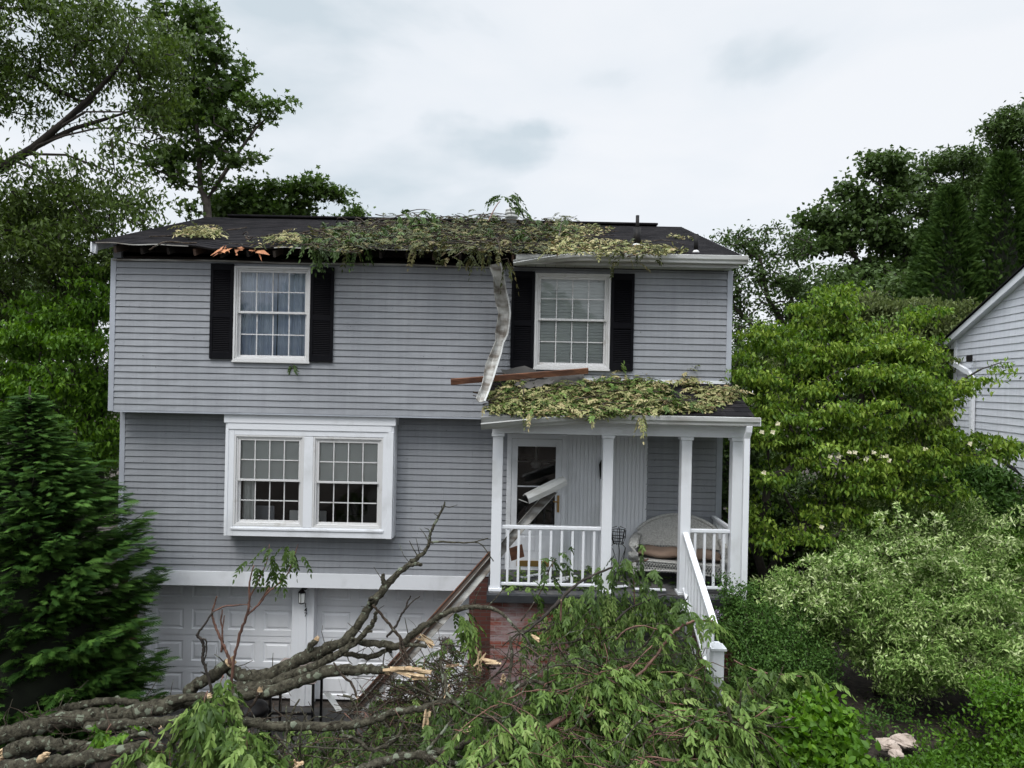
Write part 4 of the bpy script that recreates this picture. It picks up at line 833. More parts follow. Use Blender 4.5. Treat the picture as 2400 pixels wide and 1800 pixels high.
b = MB(); b.add([npt(-.36, -.02, ze-.12), npt(0, -.02, ze-.12), npt(0, -.02, ze+.02), npt(-.36, -.02, ze-.0), npt(-.36, 9, ze-.12), npt(0, 9, ze-.12), npt(0, 9, ze+.02), npt(-.36, 9, ze)], [(0, 1, 2, 3), (0, 4, 5, 1), (0, 3, 7, 4)]); b.build('eave_return', M['white'], nb)
b = MB(); b.beam(npt(-.44, -.16, ze-.02), npt(-.44, 9.2, ze-.02), .12, .11); b.build('gutter', M['white'], nb)
b = MB(); sq = [(-.045, -.03), (.045, -.03), (.045, .03), (-.045, .03)]
b.sweep(sq, [npt(-.42, -.14, ze-.07), npt(-.40, -.14, ze-.20), npt(-.33, -.12, ze-.28), npt(.70, -.07, ze-.62), npt(.82, -.06, ze-.74), npt(.83, -.06, ze-.96), npt(.83, -.06, 1.3)], tuple(-NX)); b.build('downspout', M['white'], nb)
q = npt(.80, -.10, ze-.42); MB().box(q.x-.05, q.x+.03, q.y-.04, q.y+.04, q.z, q.z+.13).build('security_camera', M['black'], nb, bevel=.01)
sh = empty('lean_to', (9.6, 12.0, 1.2), 'small beige lean to with sloping trim against the neighbouring white house', 'lean-to')
c = Vector(at(2330, 1120, 12.0)); s0 = Vector(at(2268, 1030, 12.2)); s1 = Vector(at(2385, 1118, 11.4))
b = MB(); b.add([(s0.x, s0.y, 1), (s1.x, s1.y, 1), (s1.x, s1.y, s1.z-.05), (s0.x, s0.y, s0.z-.05), (s0.x+1, s0.y+.1, 1), (s1.x+1, s1.y+.1, 1), (s1.x+1, s1.y+.1, s1.z-.05), (s0.x+1, s0.y+.1, s0.z-.05)], [(0, 1, 2, 3), (7, 6, 5, 4), (0, 3, 7, 4), (3, 2, 6, 7), (1, 5, 6, 2)]); b.build('wall', M['beige'], sh)
MB().beam(s0+Vector((-.05, -.02, 0)), s1+Vector((.12, -.04, -.06)), .1, .07).build('roof_trim', M['white'], sh)
MB().beam(s0+Vector((-.05, -.02, .05)), s1+Vector((.14, -.04, -.01)), .14, .02).build('roof_edge', M['shingle'], sh)
MB().box(s1.x-.1, s1.x-.02, s1.y-.03, s1.y+.03, 1, s1.z-.1).build('corner_board', M['white'], sh)

# retaining wall of split blocks beside the driveway
rwl = empty('retaining_wall', (-6.2, 9.7, 0), 'grey split block retaining wall beside the driveway under the conifer', 'wall')
g = random.Random(5)
for k in range(4):
    y = 11.0+(-.1 if k % 2 else 0)
    while y > 7.2:
        L = .30; MB().box(-6.40, -6.06-.015*k+g.uniform(-.012, .012), y-L+.012, y, k*.15+.002, k*.15+.146).build('block', M['block'], rwl, bevel=.02); y -= L
MB().box(-6.46, -6.08, 7.1, 11.02, .603, .66).build('cap_stone', M['block'], rwl, bevel=.012)

# wicker settee with cushion on the porch
def settee():
    W_, Dp = 1.34, .62; r_ = empty('wicker_settee', (2.62, 10.52, 2.405), 'white wicker settee with arched back at the right end of the porch', 'settee'); 
    o_rot = Matrix.Translation((2.62, 10.50, 2.406)) @ Matrix.Rotation(R(-14), 4, 'Z') @ Matrix.Rotation(R(-3), 4, 'X')
    def back_top(u): return .62+.36*max(0, math.cos((u-.5)*math.pi*.95))**.55
    b = MB(); n = 30; vs = []
    for s_ in (0, .045):
        for i in range(n+1):
            u = i/n; x = -W_/2+.02+(W_-.04)*u; bow = .10*((u-.5)*2)**2
            for zz in (.50, back_top(u)): vs.append((x, Dp/2-.05-bow+s_+(.10 if zz > .6 else .02), zz))
    k = 2*(n+1); f = [(2*i, 2*i+2, 2*i+3, 2*i+1) for i in range(n)]+[(k+2*i+1, k+2*i+3, k+2*i+2, k+2*i) for i in range(n)]+[(2*i+1, 2*i+3, k+2*i+3, k+2*i+1) for i in range(n)]
    b.add(vs, f); b.xf(o_rot).build('backrest', M['wicker'], r_)
    b = MB(); b.tube([(-W_/2+.02+(W_-.04)*i/n, Dp/2-.03-.10*((i/n-.5)*2)**2+.09, back_top(i/n)) for i in range(n+1)], .028, 8); b.xf(o_rot).build('back_rim', M['wicker'], r_, True)
    b = MB()
    for i in range(26):                                   # open diamond lattice under the back
        x = -W_/2+.08+i*.045
        b.beam((x, Dp/2-.07, .40), (x+.07, Dp/2-.07, .50), .01, .01); b.beam((x+.07, Dp/2-.062, .40), (x, Dp/2-.062, .50), .01, .01)
    b.xf(o_rot).build('back_lattice', M['wicker'], r_)
    b = MB()
    for i in range(30):
        x = -W_/2+.03+i*.042
        for z0_ in (.20, .265): b.beam((x, -Dp/2-.03+.05*((x/W_*2)**2), z0_), (x+.055, -Dp/2-.03+.05*((x/W_*2)**2), z0_+.075), .013, .01); b.beam((x+.055, -Dp/2-.022+.05*((x/W_*2)**2), z0_), (x, -Dp/2-.022+.05*((x/W_*2)**2), z0_+.075), .013, .01)
    for z_ in (.18, .35): b.tube([(-W_/2+W_*i/20, -Dp/2-.028+.05*((i/20-.5)*2)**2, z_+(.05*math.cos((i/20-.5)*math.pi) if z_ < .3 else 0)) for i in range(21)], .016, 6)
    b.xf(o_rot).build('front_apron', M['wicker'], r_, True)
    b = MB(); b.box(-W_/2+.03, W_/2-.03, -Dp/2, Dp/2-.05, .33, .37); b.xf(o_rot).build('seat', M['wicker'], r_)
    for s_ in (-1, 1):
        b = MB(); pr = [(math.cos(t)*.075, math.sin(t)*.035) for t in np.linspace(0, 2*math.pi, 12, endpoint=False)]
        b.sweep(pr, [(s_*(W_/2-.02), Dp/2-.02, .64), (s_*(W_/2+.0), .1, .62), (s_*(W_/2+.01), -.15, .60), (s_*(W_/2), -Dp/2-.02, .56), (s_*(W_/2), -Dp/2-.06, .46), (s_*(W_/2), -Dp/2-.02, .36)], (0, .2, 1)); b.xf(o_rot).build('arm', M['wicker'], r_, True)
        b = MB(); b.box(s_*W_/2-.02, s_*W_/2+.02, -Dp/2, Dp/2-.1, .20, .58); b.xf(o_rot).build('side_panel', M['wicker'], r_)
        for y_ in (-Dp/2+.0, Dp/2-.08): b = MB(); b.tube([(s_*(W_/2-.02), y_, .36), (s_*(W_/2-.01), y_, .0)], [.03, .022], 8); b.xf(o_rot).build('leg', M['wicker'], r_, True)
    b = MB(); n1, n2 = 40, 14; vs = []
    for i in range(n1+1):
        for j in range(n2):
            t = 2*math.pi*j/n2; u = i/n1; x = (-W_/2+.05)+(W_-.10)*u; e_ = (1-abs(2*u-1)**6)**.5 if 0 < u < 1 else .15
            tuft = 1-.18*max(0, math.sin(u*math.pi*5+.4))**6
            vs.append((x, -.02+math.copysign(abs(math.cos(t))**.6, math.cos(t))*.28*(.9+.1*e_), .445+math.copysign(abs(math.sin(t))**.8, math.sin(t))*.062*e_*tuft+.012*math.sin(u*17)))
    b.add(vs, [(i*n2+j, i*n2+(j+1) % n2, (i+1)*n2+(j+1) % n2, (i+1)*n2+j) for i in range(n1) for j in range(n2)]+[tuple(reversed(range(n2))), tuple(range(n1*n2, n1*n2+n2))])
    cu = b.xf(o_rot).build('cushion', M['cushion'], None, True); tag(cu, 'tan tufted seat cushion lying on the white wicker settee', 'cushion')
settee()
# wire plant stand
ps = empty('plant_stand', (1.72, 10.6, 2.405), 'black wire plant stand standing against the grooved porch panelling', 'plant stand')
px_, py_ = 1.70, 10.60
b = MB()
for z_, r_ in ((3.16, .115), (3.06, .105), (2.97, .085)): b.tube([(px_+r_*math.cos(t), py_+r_*math.sin(t), z_) for t in np.linspace(0, 2*math.pi, 25)], .006, 5)
for t in np.linspace(0, 2*math.pi, 12, endpoint=False): b.tube([(px_+.115*math.cos(t), py_+.115*math.sin(t), 3.16), (px_+.11*math.cos(t), py_+.11*math.sin(t), 3.05), (px_+.07*math.cos(t), py_+.07*math.sin(t), 2.95)], .0045, 4)
b.build('wire_basket', M['black'], ps)
for k in range(3):
    t = k*2.094+.5; c_, s_ = math.cos(t), math.sin(t)
    MB().tube([(px_+.03*c_, py_+.03*s_, 3.22), (px_+.13*c_, py_+.13*s_, 3.18), (px_+.07*c_, py_+.07*s_, 2.95), (px_+.14*c_, py_+.14*s_, 2.88), (px_+.10*c_, py_+.10*s_, 2.66), (px_+.16*c_, py_+.16*s_, 2.42)], .007, 6).build('leg', M['black'], ps)
MB().tube([(px_-.10, py_-.08, 2.90), (px_, py_-.09, 2.62), (px_+.10, py_-.08, 2.90)], .006, 5).build('scroll', M['black'], ps)
# door mat and boards scattered on the porch floor
MB().box(1.55, 2.35, 10.15, 10.62, 2.407, 2.42).build('door_mat', M['sheet'], None).rotation_euler.z = 0
tag(bpy.data.objects['door_mat'], 'dark grey mat on the porch floor below the settee', 'mat')
for i, (p, q, w_, lab) in enumerate((((1222, 1338, 10.5), (1290, 1318, 10.8), .07, 'short white trim board fallen on the porch floor below the door'), ((1252, 1362, 10.2), (1352, 1328, 10.6), .06, 'long white trim strip lying across the porch floor behind the railing'),
                                     ((1425, 1385, 9.98), (1472, 1372, 10.1), .05, 'white strip lying on the porch floor right of the second post'), ((1488, 1387, 9.9), (1560, 1388, 9.9), .05, 'white strip along the front edge of the porch slab'),
                                     ((1295, 1345, 10.0), (1330, 1336, 10.3), .05, 'small white board scrap on the porch floor near the second post'))):
    P_, Q_ = Vector(at(*p)), Vector(at(*q)); P_.z = 2.432+.012*i; Q_.z = 2.428+.012*i
    tag(MB().beam(P_, Q_, w_, .018).build('fallen_board', M['white'], None), lab, 'board', 'white boards scattered on the porch floor')
# fallen gutter leaning on the porch: brown fascia board with its white channel, and a folded top end
fg = empty('fallen_gutter', tuple(at(800, 1660, 9.4)), 'fallen white gutter with brown fascia board leaning from the driveway onto the porch', 'gutter')
A0, A1 = Vector(at(845, 1660, 9.3)), Vector(at(1300, 1148, 10.35))
MB().beam(A0+Vector((-.085, .0, -.02)), A0.lerp(A1, .70)+Vector((-.085, .03, -.02)), .11, .02, (0, -.85, .45)).build('fascia_board', M['fascia_brown'], fg)
MB().beam(A0.lerp(A1, .02)+Vector((-.145, -.01, .0)), A0.lerp(A1, .69)+Vector((-.145, .02, .0)), .014, .035, (0, -.85, .45)).build('board_edge', M['redwood'], fg)
b = MB(); prof = [(-.055, .05), (-.055, -.05), (.06, -.05), (.075, -.02), (.085, .05), (.078, .052), (.068, -.016), (.055, -.043), (-.049, -.043), (-.049, .05)]
pts = [A0.lerp(A1, t)+Vector((.02*math.sin(t*5), 0, .01*math.sin(t*9))) for t in np.linspace(-.05, 1, 14)]
b.sweep(prof, pts, (0, -.9, .5)); b.build('channel', M['alu_in'], fg)
b = MB(); e0, e1 = Vector(at(1233, 1168, 9.98)), Vector(at(1323, 1124, 10.25))
pr = [(-.10, -.03), (-.06, .045), (.0, .07), (.06, .05), (.10, -.02), (.09, -.03), (.055, .035), (.0, .056), (-.055, .032), (-.09, -.035)]
b.sweep(pr, [e0, e0.lerp(e1, .3), e0.lerp(e1, .7), e1], (0, -.75, .75), scales=[(.9, 1.1), (1, 1), (1.05, .95), (.85, .8)]); b.build('folded_end', M['alu'], fg)
MB().beam(Vector(at(1216, 1170, 9.95)), Vector(at(1236, 1178, 9.98)), .012, .01).build('bracket', M['alu'], fg)
tag(MB().beam(Vector(at(1196, 1300, 10.5)), Vector(at(1226, 1290, 10.6)), .20, .012, (.7, -.7, .1)).build('shingle_scrap', M['redwood'], None), 'brown shingle scrap leaning on the porch door behind the railing', 'shingle scrap')
# gutter length torn loose and hanging down the wall
hg = empty('hanging_gutter', tuple(at(1165, 625, 10.25)), 'bent stained white gutter hanging from the eave down the grey wall', 'gutter')
Z2 = lambda x, y, D: Vector(at(700+x/3.318, 430+y/3.318, D))
tr = [(1522, 625, 10.32, 1.0), (1545, 720, 10.34, 1.0), (1566, 830, 10.42, .95), (1585, 930, 10.45, 1.05), (1592, 1010, 10.45, 1.1), (1588, 1100, 10.44, 1.0), (1578, 1175, 10.42, .95), (1556, 1240, 10.38, .72), (1532, 1320, 10.3, .85), (1500, 1420, 10.15, .85), (1470, 1520, 9.95, .8), (1440, 1610, 9.65, .75), (1412, 1690, 9.45, .65)]
b = MB(); pr = [(-.105, .03), (-.085, -.02), (-.02, -.035), (.035, -.03), (.075, .0), (.10, .055), (.092, .06), (.068, .010), (.033, -.022), (-.02, -.027), (-.08, -.013), (-.098, .032)]
pts = [Z2(*t[:3]) for t in tr]; b.sweep([(x*(.92+.0*i_), z*1.2) for i_, (x, z) in enumerate(pr)], pts, [(.32*math.sin(i*1.9), -1, .1) for i in range(len(pts))], scales=[t[3] for t in tr]); b.build('channel', M['alu_in'], hg)
b = MB(); b.sweep([(-.012, -.004), (.012, -.004), (.012, .004), (-.012, .004)], [p+Vector((.095*t[3], -.055, 0)) for p, t in zip(pts, tr)], (0, -1, .1)); b.build('lip', M['alu'], hg)
# board and roofing torn onto the porch roof
pk = tag(MB().beam(at(1057, 895, 9.95), at(1378, 869, 10.5), .035, .085, (.1, -.3, 1)).build('fallen_plank', M['redwood'], None), 'long reddish brown plank lying on the porch roof under the dangling gutter', 'plank')
def crumple(name, pts4, m, label, cat, seed, n=10, amp=.05):
    g = np.random.default_rng(seed); c = [np.array(p) for p in pts4]; b = MB()
    for t_ in (0, .004):
        for j in range(n+1):
            for i in range(n+1):
                u, v = i/n, j/n; p = (c[0]*(1-u)+c[1]*u)*(1-v)+(c[3]*(1-u)+c[2]*u)*v
                p = p+np.array((0, -t_, amp*math.sin(u*7+seed)*math.sin(v*5+seed*2)+amp*.5*math.sin(u*17+v*9))); b.v.append(tuple(p))
    k = (n+1)**2
    for j in range(n):
        for i in range(n):
            q = j*(n+1)+i; b.f.append((q, q+1, q+n+2, q+n+1)); b.f.append((k+q+n+1, k+q+n+2, k+q+1, k+q))
    return tag(b.build(name, m, None, True), label, cat)
crumple('roofing_sheet', [at(1196, 893, 10.4), at(1370, 905, 10.45), at(1368, 872, 10.62), at(1170, 866, 10.62)], M['sheet'], 'crumpled dark roofing sheet behind the plank on the porch roof', 'roofing sheet', 3)
crumple('roofing_scrap', [at(1205, 905, 10.2), at(1262, 912, 10.2), at(1300, 890, 10.35), at(1250, 884, 10.35)], M['sheet'], 'small torn shingle scrap under the plank near the left porch roof edge', 'roofing scrap', 5, 6, .03)
crumple('metal_scrap', [at(760, 1624, 8.9), at(772, 1620, 8.95), at(802, 1664, 8.8), at(788, 1668, 8.8)], M['alu'], 'bright bent metal scrap poking up between limbs in front of the garage', 'metal scrap', 2, 5, .01)
crumple('roofing_felt', [at(1032, 1530, 9.6), at(1066, 1535, 9.6), at(1060, 1498, 9.7), at(1036, 1492, 9.7)], M['sheet'], 'black roofing piece lying beside the foot of the porch brickwork', 'roofing piece', 4, 6, .03)
# covered patio table and a black kettle behind the limbs
pt = empty('patio_table', (-3.3, 10.3, 0), 'black legged patio table under a tan cover in front of the garage', 'table')
xa, xb = float(at(635, 1560, 10.3)[0]), float(at(748, 1560, 10.3)[0])
b = MB(); b.add([(xa, 10.1, .93), (xb, 10.1, .90), (xb, 10.7, .93), (xa, 10.7, .95), (xa+.08, 10.17, 1.08), (xb-.12, 10.17, 1.04), (xb-.16, 10.6, 1.07), (xa+.1, 10.6, 1.09)], [(4, 5, 6, 7), (0, 1, 5, 4), (1, 2, 6, 5), (2, 3, 7, 6), (3, 0, 4, 7)]); b.build('cover', M['tan'], pt, bevel=.03)
MB().box(xa+.02, xb-.02, 10.12, 10.66, .88, .905).build('table_top', M['black'], pt)
for x in (xa+.03, xb-.06):
    for y in (10.14, 10.6): MB().box(x, x+.035, y, y+.035, 0.01, .88).build('leg', M['black'], pt)
MB().box(xa+.03, xb-.03, 10.13, 10.15, .42, .46).build('crossbar', M['black'], pt)
kt = at(585, 1665, 10.0); ktl = empty('kettle_grill', (float(kt[0]), 10.0, 0), 'round black kettle grill on the driveway behind the fallen limbs', 'grill')
MB().lathe((float(kt[0]), 10.0, .52), [(.02, -.20), (.16, -.17), (.25, -.08), (.27, 0)], 20).build('bowl', M['black'], ktl, True)
MB().lathe((float(kt[0]), 10.0, .525), [(.275, 0), (.25, .07), (.16, .14), (.03, .17)], 20).build('lid', M['black'], ktl, True)
for k in range(3): t = k*2.094; MB().tube([(float(kt[0])+.14*math.cos(t), 10+.14*math.sin(t), .37), (float(kt[0])+.24*math.cos(t), 10+.24*math.sin(t), .01)], .012, 6).build('leg', M['black'], ktl)
# pale garden stones
sx_, sy_, _ = at(2100, 1760, 7.75)
def stone(px, py, D, r_, seed, label):
    g = np.random.default_rng(seed); c = at(px, py, D); n, m_ = 13, 9; b = MB()
    for j in range(m_+1):
        for i in range(n):
            ph = math.pi*j/m_; th = 2*math.pi*i/n; k = 1+.20*math.sin(3*th+seed)*math.sin(2*ph+seed)+.13*math.sin(5*th+2*seed)*math.sin(ph)+.14*g.uniform(-1, 1)*math.sin(ph)
            b.v.append((c[0]+r_[0]*k*math.sin(ph)*math.cos(th), c[1]+r_[1]*k*math.sin(ph)*math.sin(th), c[2]+r_[2]*k*math.cos(ph)))
    b.f = [(j*n+i, j*n+(i+1) % n, (j+1)*n+(i+1) % n, (j+1)*n+i) for j in range(m_) for i in range(n)]
    tag(b.build('garden_stone', M['stone'], None), label, 'stone', 'pale stones in the planting bed')
stone(2080, 1745, 7.8, (.115, .12, .05), 1, 'flat pale stone, left one of the bed edge pair at lower right')
stone(2118, 1736, 7.95, (.15, .12, .06), 2, 'larger flat pale stone behind the upright one at lower right')
stone(2102, 1768, 7.65, (.075, .07, .055), 3, 'small upright pale stone in front of the two flat ones')

# ================================================================== FALLEN TREE
Z5 = (1130, 950, 2.765); Z6 = (300, 1300, 2.458); Z7 = (0, 1500, 2.765); Z8 = (1000, 1350, 2.458)
def trace(zn, pts):                       # survey points (x, y, distance, half thickness) to metres
    P_, r_ = [], []
    for x, y, D, h in pts:
        k = zn[2] if zn else 1; px = (zn[0]+x/k) if zn else x; py = (zn[1]+y/k) if zn else y
        P_.append(Vector(at(px, py, D))); r_.append(h/k/F24*D*(.97 if h > 30 else .92 if h > 15 else 1.0))
    return P_, r_
def smooth(P_, r_, sub=6, seed=0, wob=.012):
    g = random.Random(seed); n = len(P_); o_, rr = [], []
    for i in range(n-1):
        p0, p1, p2, p3 = P_[max(i-1, 0)], P_[i], P_[i+1], P_[min(i+2, n-1)]
        for k in range(sub):
            t = k/sub; q = .5*((2*p1)+(-p0+p2)*t+(2*p0-5*p1+4*p2-p3)*t*t+(-p0+3*p1-3*p2+p3)*t**3)
            r0 = r_[i]+(r_[i+1]-r_[i])*t; o_.append(q+Vector((g.uniform(-1, 1), g.uniform(-1, 1), g.uniform(-1, 1)))*min(wob, r0*.35)); rr.append(r0*g.uniform(.90, 1.10))
    o_.append(P_[-1]); rr.append(r_[-1]); return o_, rr
def broken(parent, p, d, r_, seed, L=2.2):
    """splintered pale end of a snapped limb"""
    g = random.Random(seed); d = d.normalized(); a = d.cross(Vector((.2, .3, 1))).normalized(); c = d.cross(a); b = MB()
    n = 9; ring = [p+(a*math.cos(2*math.pi*i/n)+c*math.sin(2*math.pi*i/n))*r_*.93 for i in range(n)]
    tips = [q+d*r_*L*g.uniform(.1, 1)*.8+(p-q)*g.uniform(.0, .5) for q in ring]
    for i in range(n): j = (i+1) % n; m_ = p+d*r_*g.uniform(.0, .5); b.add([ring[i], ring[j], tips[i], m_], [(0, 1, 2), (2, 1, 3), (0, 2, 3)])
    b.build('splintered_end', M['rawwood'], parent)
def limb(label, zn, pts, m='bark', seed=0, ends='', name='fallen_limb', kids=(), leaves_=None, group='fallen tree limbs', lm='L_pile', wob=.012):
    P_, r_ = trace(zn, pts); q, rr = smooth(P_, r_, 6, seed, wob); root = empty(name, tuple(q[0]), label, 'tree limb' if name == 'fallen_limb' else 'branch', group)
    bk = MB().tube(q, rr, 12 if max(rr) > .03 else 6)
    if max(rr) > .035:                       # knots, snapped side shoots and fine twigs along the heavier limbs
        gk = random.Random(seed*31+5)
        for _ in range(int(len(q)*.55)):
            i_ = gk.randrange(1, len(q)-1); t_ = (q[i_+1]-q[i_-1]).normalized(); v_ = Vector((gk.uniform(-1, 1), gk.uniform(-1, .4), gk.uniform(-.6, 1))); v_ = (v_-t_*v_.dot(t_)).normalized(); k_ = gk.random()
            if k_ < .45: bk.tube([q[i_]+v_*rr[i_]*.5, q[i_]+v_*rr[i_]*1.05, q[i_]+v_*rr[i_]*1.22], [rr[i_]*.42, rr[i_]*.30, rr[i_]*.06], 7)
            else:
                L_ = gk.uniform(.06, .34); d_ = (v_+t_*gk.uniform(.1, .9)).normalized(); r0_ = gk.uniform(.003, .009)
                bk.tube([q[i_]+v_*rr[i_]*.6, q[i_]+v_*rr[i_]+d_*L_*.5+Vector((gk.uniform(-.02, .02), 0, gk.uniform(-.02, .02))), q[i_]+v_*rr[i_]+d_*L_+Vector((gk.uniform(-.03, .03), 0, gk.uniform(-.03, .03)))], [r0_, r0_*.8, r0_*.5], 5)
    bk.build('bark', M[m], root, True)
    if 's' in ends: broken(root, q[0], q[0]-q[1], rr[0], seed)
    if 'e' in ends: broken(root, q[-1], q[-1]-q[-2], rr[-1], seed+1)
    for kp in kids:
        mm = kp[1] if isinstance(kp[0], list) else m; kk = kp[0] if isinstance(kp[0], list) else kp
        P2, r2 = trace(zn, kk); q2, rr2 = smooth(P2, r2, 5, seed+7, wob*.7); MB().tube(q2, rr2, 7 if max(rr2) > .02 else 5).build('side_branch', M[mm], root, True)
        if isinstance(kp[0], list) and len(kp) > 2: broken(root, q2[-1], q2[-1]-q2[-2], rr2[-1], seed+3)
    if leaves_: spray(root, leaves_, zn, seed, lm)
    return root
def spray(root, specs, zn, seed, lm='L_pile', name='leaves'):
    """specs: (x, y, D, spread_m, n, dirx, diry, dirz, leaf length, droop)"""
    g = np.random.default_rng(seed+100); parts = []
    for (x, y, D, sp, n, dx_, dy_, dz_, lf, dr) in specs:
        k = zn[2] if zn else 1; c = at((zn[0]+x/k) if zn else x, (zn[1]+y/k) if zn else y, D)
        P_ = c+g.normal(size=(n, 3))*sp*np.array((1, .7, .6)); Dd = nrm(np.array((dx_, dy_, dz_))+g.normal(size=(n, 3))*.45)
        parts.append(compound(P_, Dd, g, L=lf*2.5, pairs=5, leaf=lf*1.08, lw=.42, droop=dr*.75))
    v, t, ti = merge(parts); return npmesh(name, v, t, M[lm], root, ti)
limb('thick arching grey limb rising from the heap across the middle mullion of the garage', Z6, [(340, 790, 9.0, 32), (420, 735, 9.0, 36), (500, 690, 8.95, 36), (580, 628, 8.95, 34)], seed=1, ends='e')
limb('tallest fallen limb, sweeping past the right garage door to a thin tip', Z6,
     [(560, 650, 9.0, 30), (660, 695, 8.98, 38), (760, 705, 8.97, 40), (880, 665, 8.95, 39), (1000, 600, 8.95, 37), (1130, 545, 8.95, 33), (1235, 505, 8.95, 30), (1320, 415, 9.0, 28), (1400, 290, 9.05, 26), (1480, 190, 9.1, 24), (1560, 105, 9.15, 19), (1640, 40, 9.2, 15), (1705, -12, 9.2, 11), (1735, -70, 9.2, 9), (1745, -130, 9.2, 8), (1810, -260, 9.2, 6), (1826, -305, 9.2, 4)], seed=2,
     kids=[[(1480, 195, 9.1, 16), (1472, 150, 9.08, 13), (1468, 110, 9.07, 10)], ([(1060, 570, 8.93, 20), (1050, 530, 8.9, 20), (1085, 492, 8.88, 19)], 'bark', 1), ([(1620, 62, 9.15, 12), (1668, 52, 9.1, 11), (1688, 58, 9.1, 10)], 'bark'), [(1735, -70, 9.2, 8), (1800, -75, 9.15, 6), (1900, -70, 9.1, 5), (1990, -72, 9.05, 4), (2075, -95, 9.0, 3)], [(1990, -72, 9.05, 4), (2040, -55, 9.0, 3), (2105, 38, 9.0, 3)], [(1395, 280, 9.0, 18), (1402, 262, 8.98, 18), (1400, 248, 8.98, 17)]])
limb('second dark limb running just under the tallest one and forking upward', Z6, [(600, 760, 8.9, 34), (760, 765, 8.85, 36), (900, 715, 8.82, 32), (1050, 655, 8.8, 28), (1180, 590, 8.8, 24), (1290, 520, 8.8, 20), (1370, 445, 8.8, 17), (1415, 385, 8.8, 14), (1430, 335, 8.8, 11)], seed=3, kids=[[(1290, 520, 8.8, 14), (1300, 490, 8.8, 12), (1280, 485, 8.75, 10)], [(1370, 440, 8.8, 9), (1408, 442, 8.78, 7)]])
limb('lichened horizontal limb broken to yellow wood below the right garage door', Z6, [(610, 800, 8.7, 34), (800, 790, 8.68, 36), (980, 735, 8.65, 34), (1100, 685, 8.62, 33), (1250, 665, 8.6, 33), (1380, 660, 8.6, 30), (1490, 668, 8.6, 25)], seed=4, ends='e')
sw = empty('split_log', tuple(at(930, 1570, 8.6)), 'long pale split length of wood at the broken end of the lichened limb', 'split wood')
g = random.Random(4)
for i in range(13):
    x0_ = 1460+g.uniform(0, 220); P_ = Vector(at(300+x0_/2.458, 1300+(665+g.uniform(-14, 14))/2.458, 8.58+g.uniform(-.06, .04))); Q_ = Vector(at(300+(x0_+g.uniform(60, 200))/2.458, 1300+(672+g.uniform(-22, 34))/2.458, 8.52+g.uniform(-.1, .05)))
    MB().beam(P_, Q_, g.uniform(.012, .04), g.uniform(.008, .03), (g.uniform(-.5, .5), -1, g.uniform(.2, 1))).build('wood_splinter', M['rawwood'], sw)
limb('dark curved limb arching over the fallen gutter toward the porch brickwork', Z6, [(1270, 500, 8.9, 20), (1450, 512, 8.9, 22), (1560, 525, 8.9, 22), (1640, 455, 8.9, 21), (1745, 385, 8.88, 19), (1840, 332, 8.85, 17), (1960, 305, 8.8, 14), (2075, 308, 8.75, 12), (2160, 345, 8.7, 9), (2215, 400, 8.65, 8), (2290, 480, 8.5, 7), (2360, 590, 8.4, 6)], seed=5)
limb('middle limb crossing low behind the split wood toward the gutter', Z6, [(1030, 610, 8.95, 13), (1160, 580, 8.95, 16), (1290, 575, 8.95, 16), (1400, 590, 8.95, 15), (1500, 545, 8.95, 14), (1620, 520, 8.9, 12), (1720, 530, 8.9, 10)], seed=6)
limb('long level limb with lichen crossing the foreground below the garage doors', Z7, [(560, 560, 8.3, 34), (780, 545, 8.25, 34), (1000, 535, 8.2, 33), (1250, 520, 8.15, 31), (1500, 528, 8.1, 32), (1700, 545, 8.08, 32), (1960, 558, 8.05, 31), (2180, 560, 8.05, 30), (2380, 530, 8.05, 27), (2560, 470, 8.1, 25), (2740, 440, 8.1, 22), (2860, 400, 8.15, 18), (3000, 412, 8.2, 12)], seed=7)
limb('thickest mottled trunk entering low at the left edge', Z7, [(-260, 720, 7.9, 66), (0, 622, 8.1, 58), (200, 566, 8.25, 54), (400, 520, 8.4, 56), (600, 498, 8.5, 58), (800, 488, 8.55, 56), (1000, 440, 8.65, 54), (1190, 400, 8.75, 48), (1390, 372, 8.85, 36)], seed=8, kids=[([(1100, 400, 8.6, 30), (1240, 372, 8.55, 28), (1350, 366, 8.5, 22)], 'bark', 1)])
limb('slimmer trunk arching just above the thickest one at the left edge', Z7, [(120, 610, 8.4, 22), (230, 540, 8.55, 25), (330, 478, 8.65, 27), (450, 438, 8.7, 27), (600, 408, 8.75, 27), (760, 392, 8.75, 25), (880, 408, 8.75, 20), (960, 430, 8.75, 12)], seed=9)
limb('short mottled trunk section low at left below the thickest trunk', Z7, [(30, 735, 7.8, 44), (140, 690, 7.85, 50), (260, 668, 7.9, 42), (400, 680, 7.95, 38), (540, 690, 8.0, 36), (700, 668, 8.0, 34), (860, 600, 8.1, 30), (960, 570, 8.15, 24)], seed=10, ends='s')
limb('pale trunk along the bottom left edge with a torn orange wound', Z7, [(-200, 850, 7.2, 50), (0, 832, 7.3, 50), (250, 812, 7.4, 48), (480, 775, 7.5, 46), (700, 735, 7.6, 44), (900, 690, 7.7, 36), (1040, 700, 7.75, 28)], seed=11, kids=[([(250, 800, 7.4, 20), (270, 770, 7.38, 26), (300, 745, 7.36, 22)], 'rawwood', 1)])
limb('curled grey branch looping beside the hanging leaf cluster', Z7, [(810, 665, 7.7, 13), (860, 620, 7.68, 14), (930, 606, 7.66, 15), (990, 630, 7.64, 15), (1045, 690, 7.62, 15), (1072, 760, 7.6, 14), (1060, 830, 7.6, 14)], seed=12)
limb('short snapped branch stub standing left of the hanging leaf cluster', Z7, [(1130, 720, 7.6, 16), (1115, 660, 7.62, 15), (1080, 610, 7.64, 14), (1042, 575, 7.66, 13)], seed=13, ends='e')
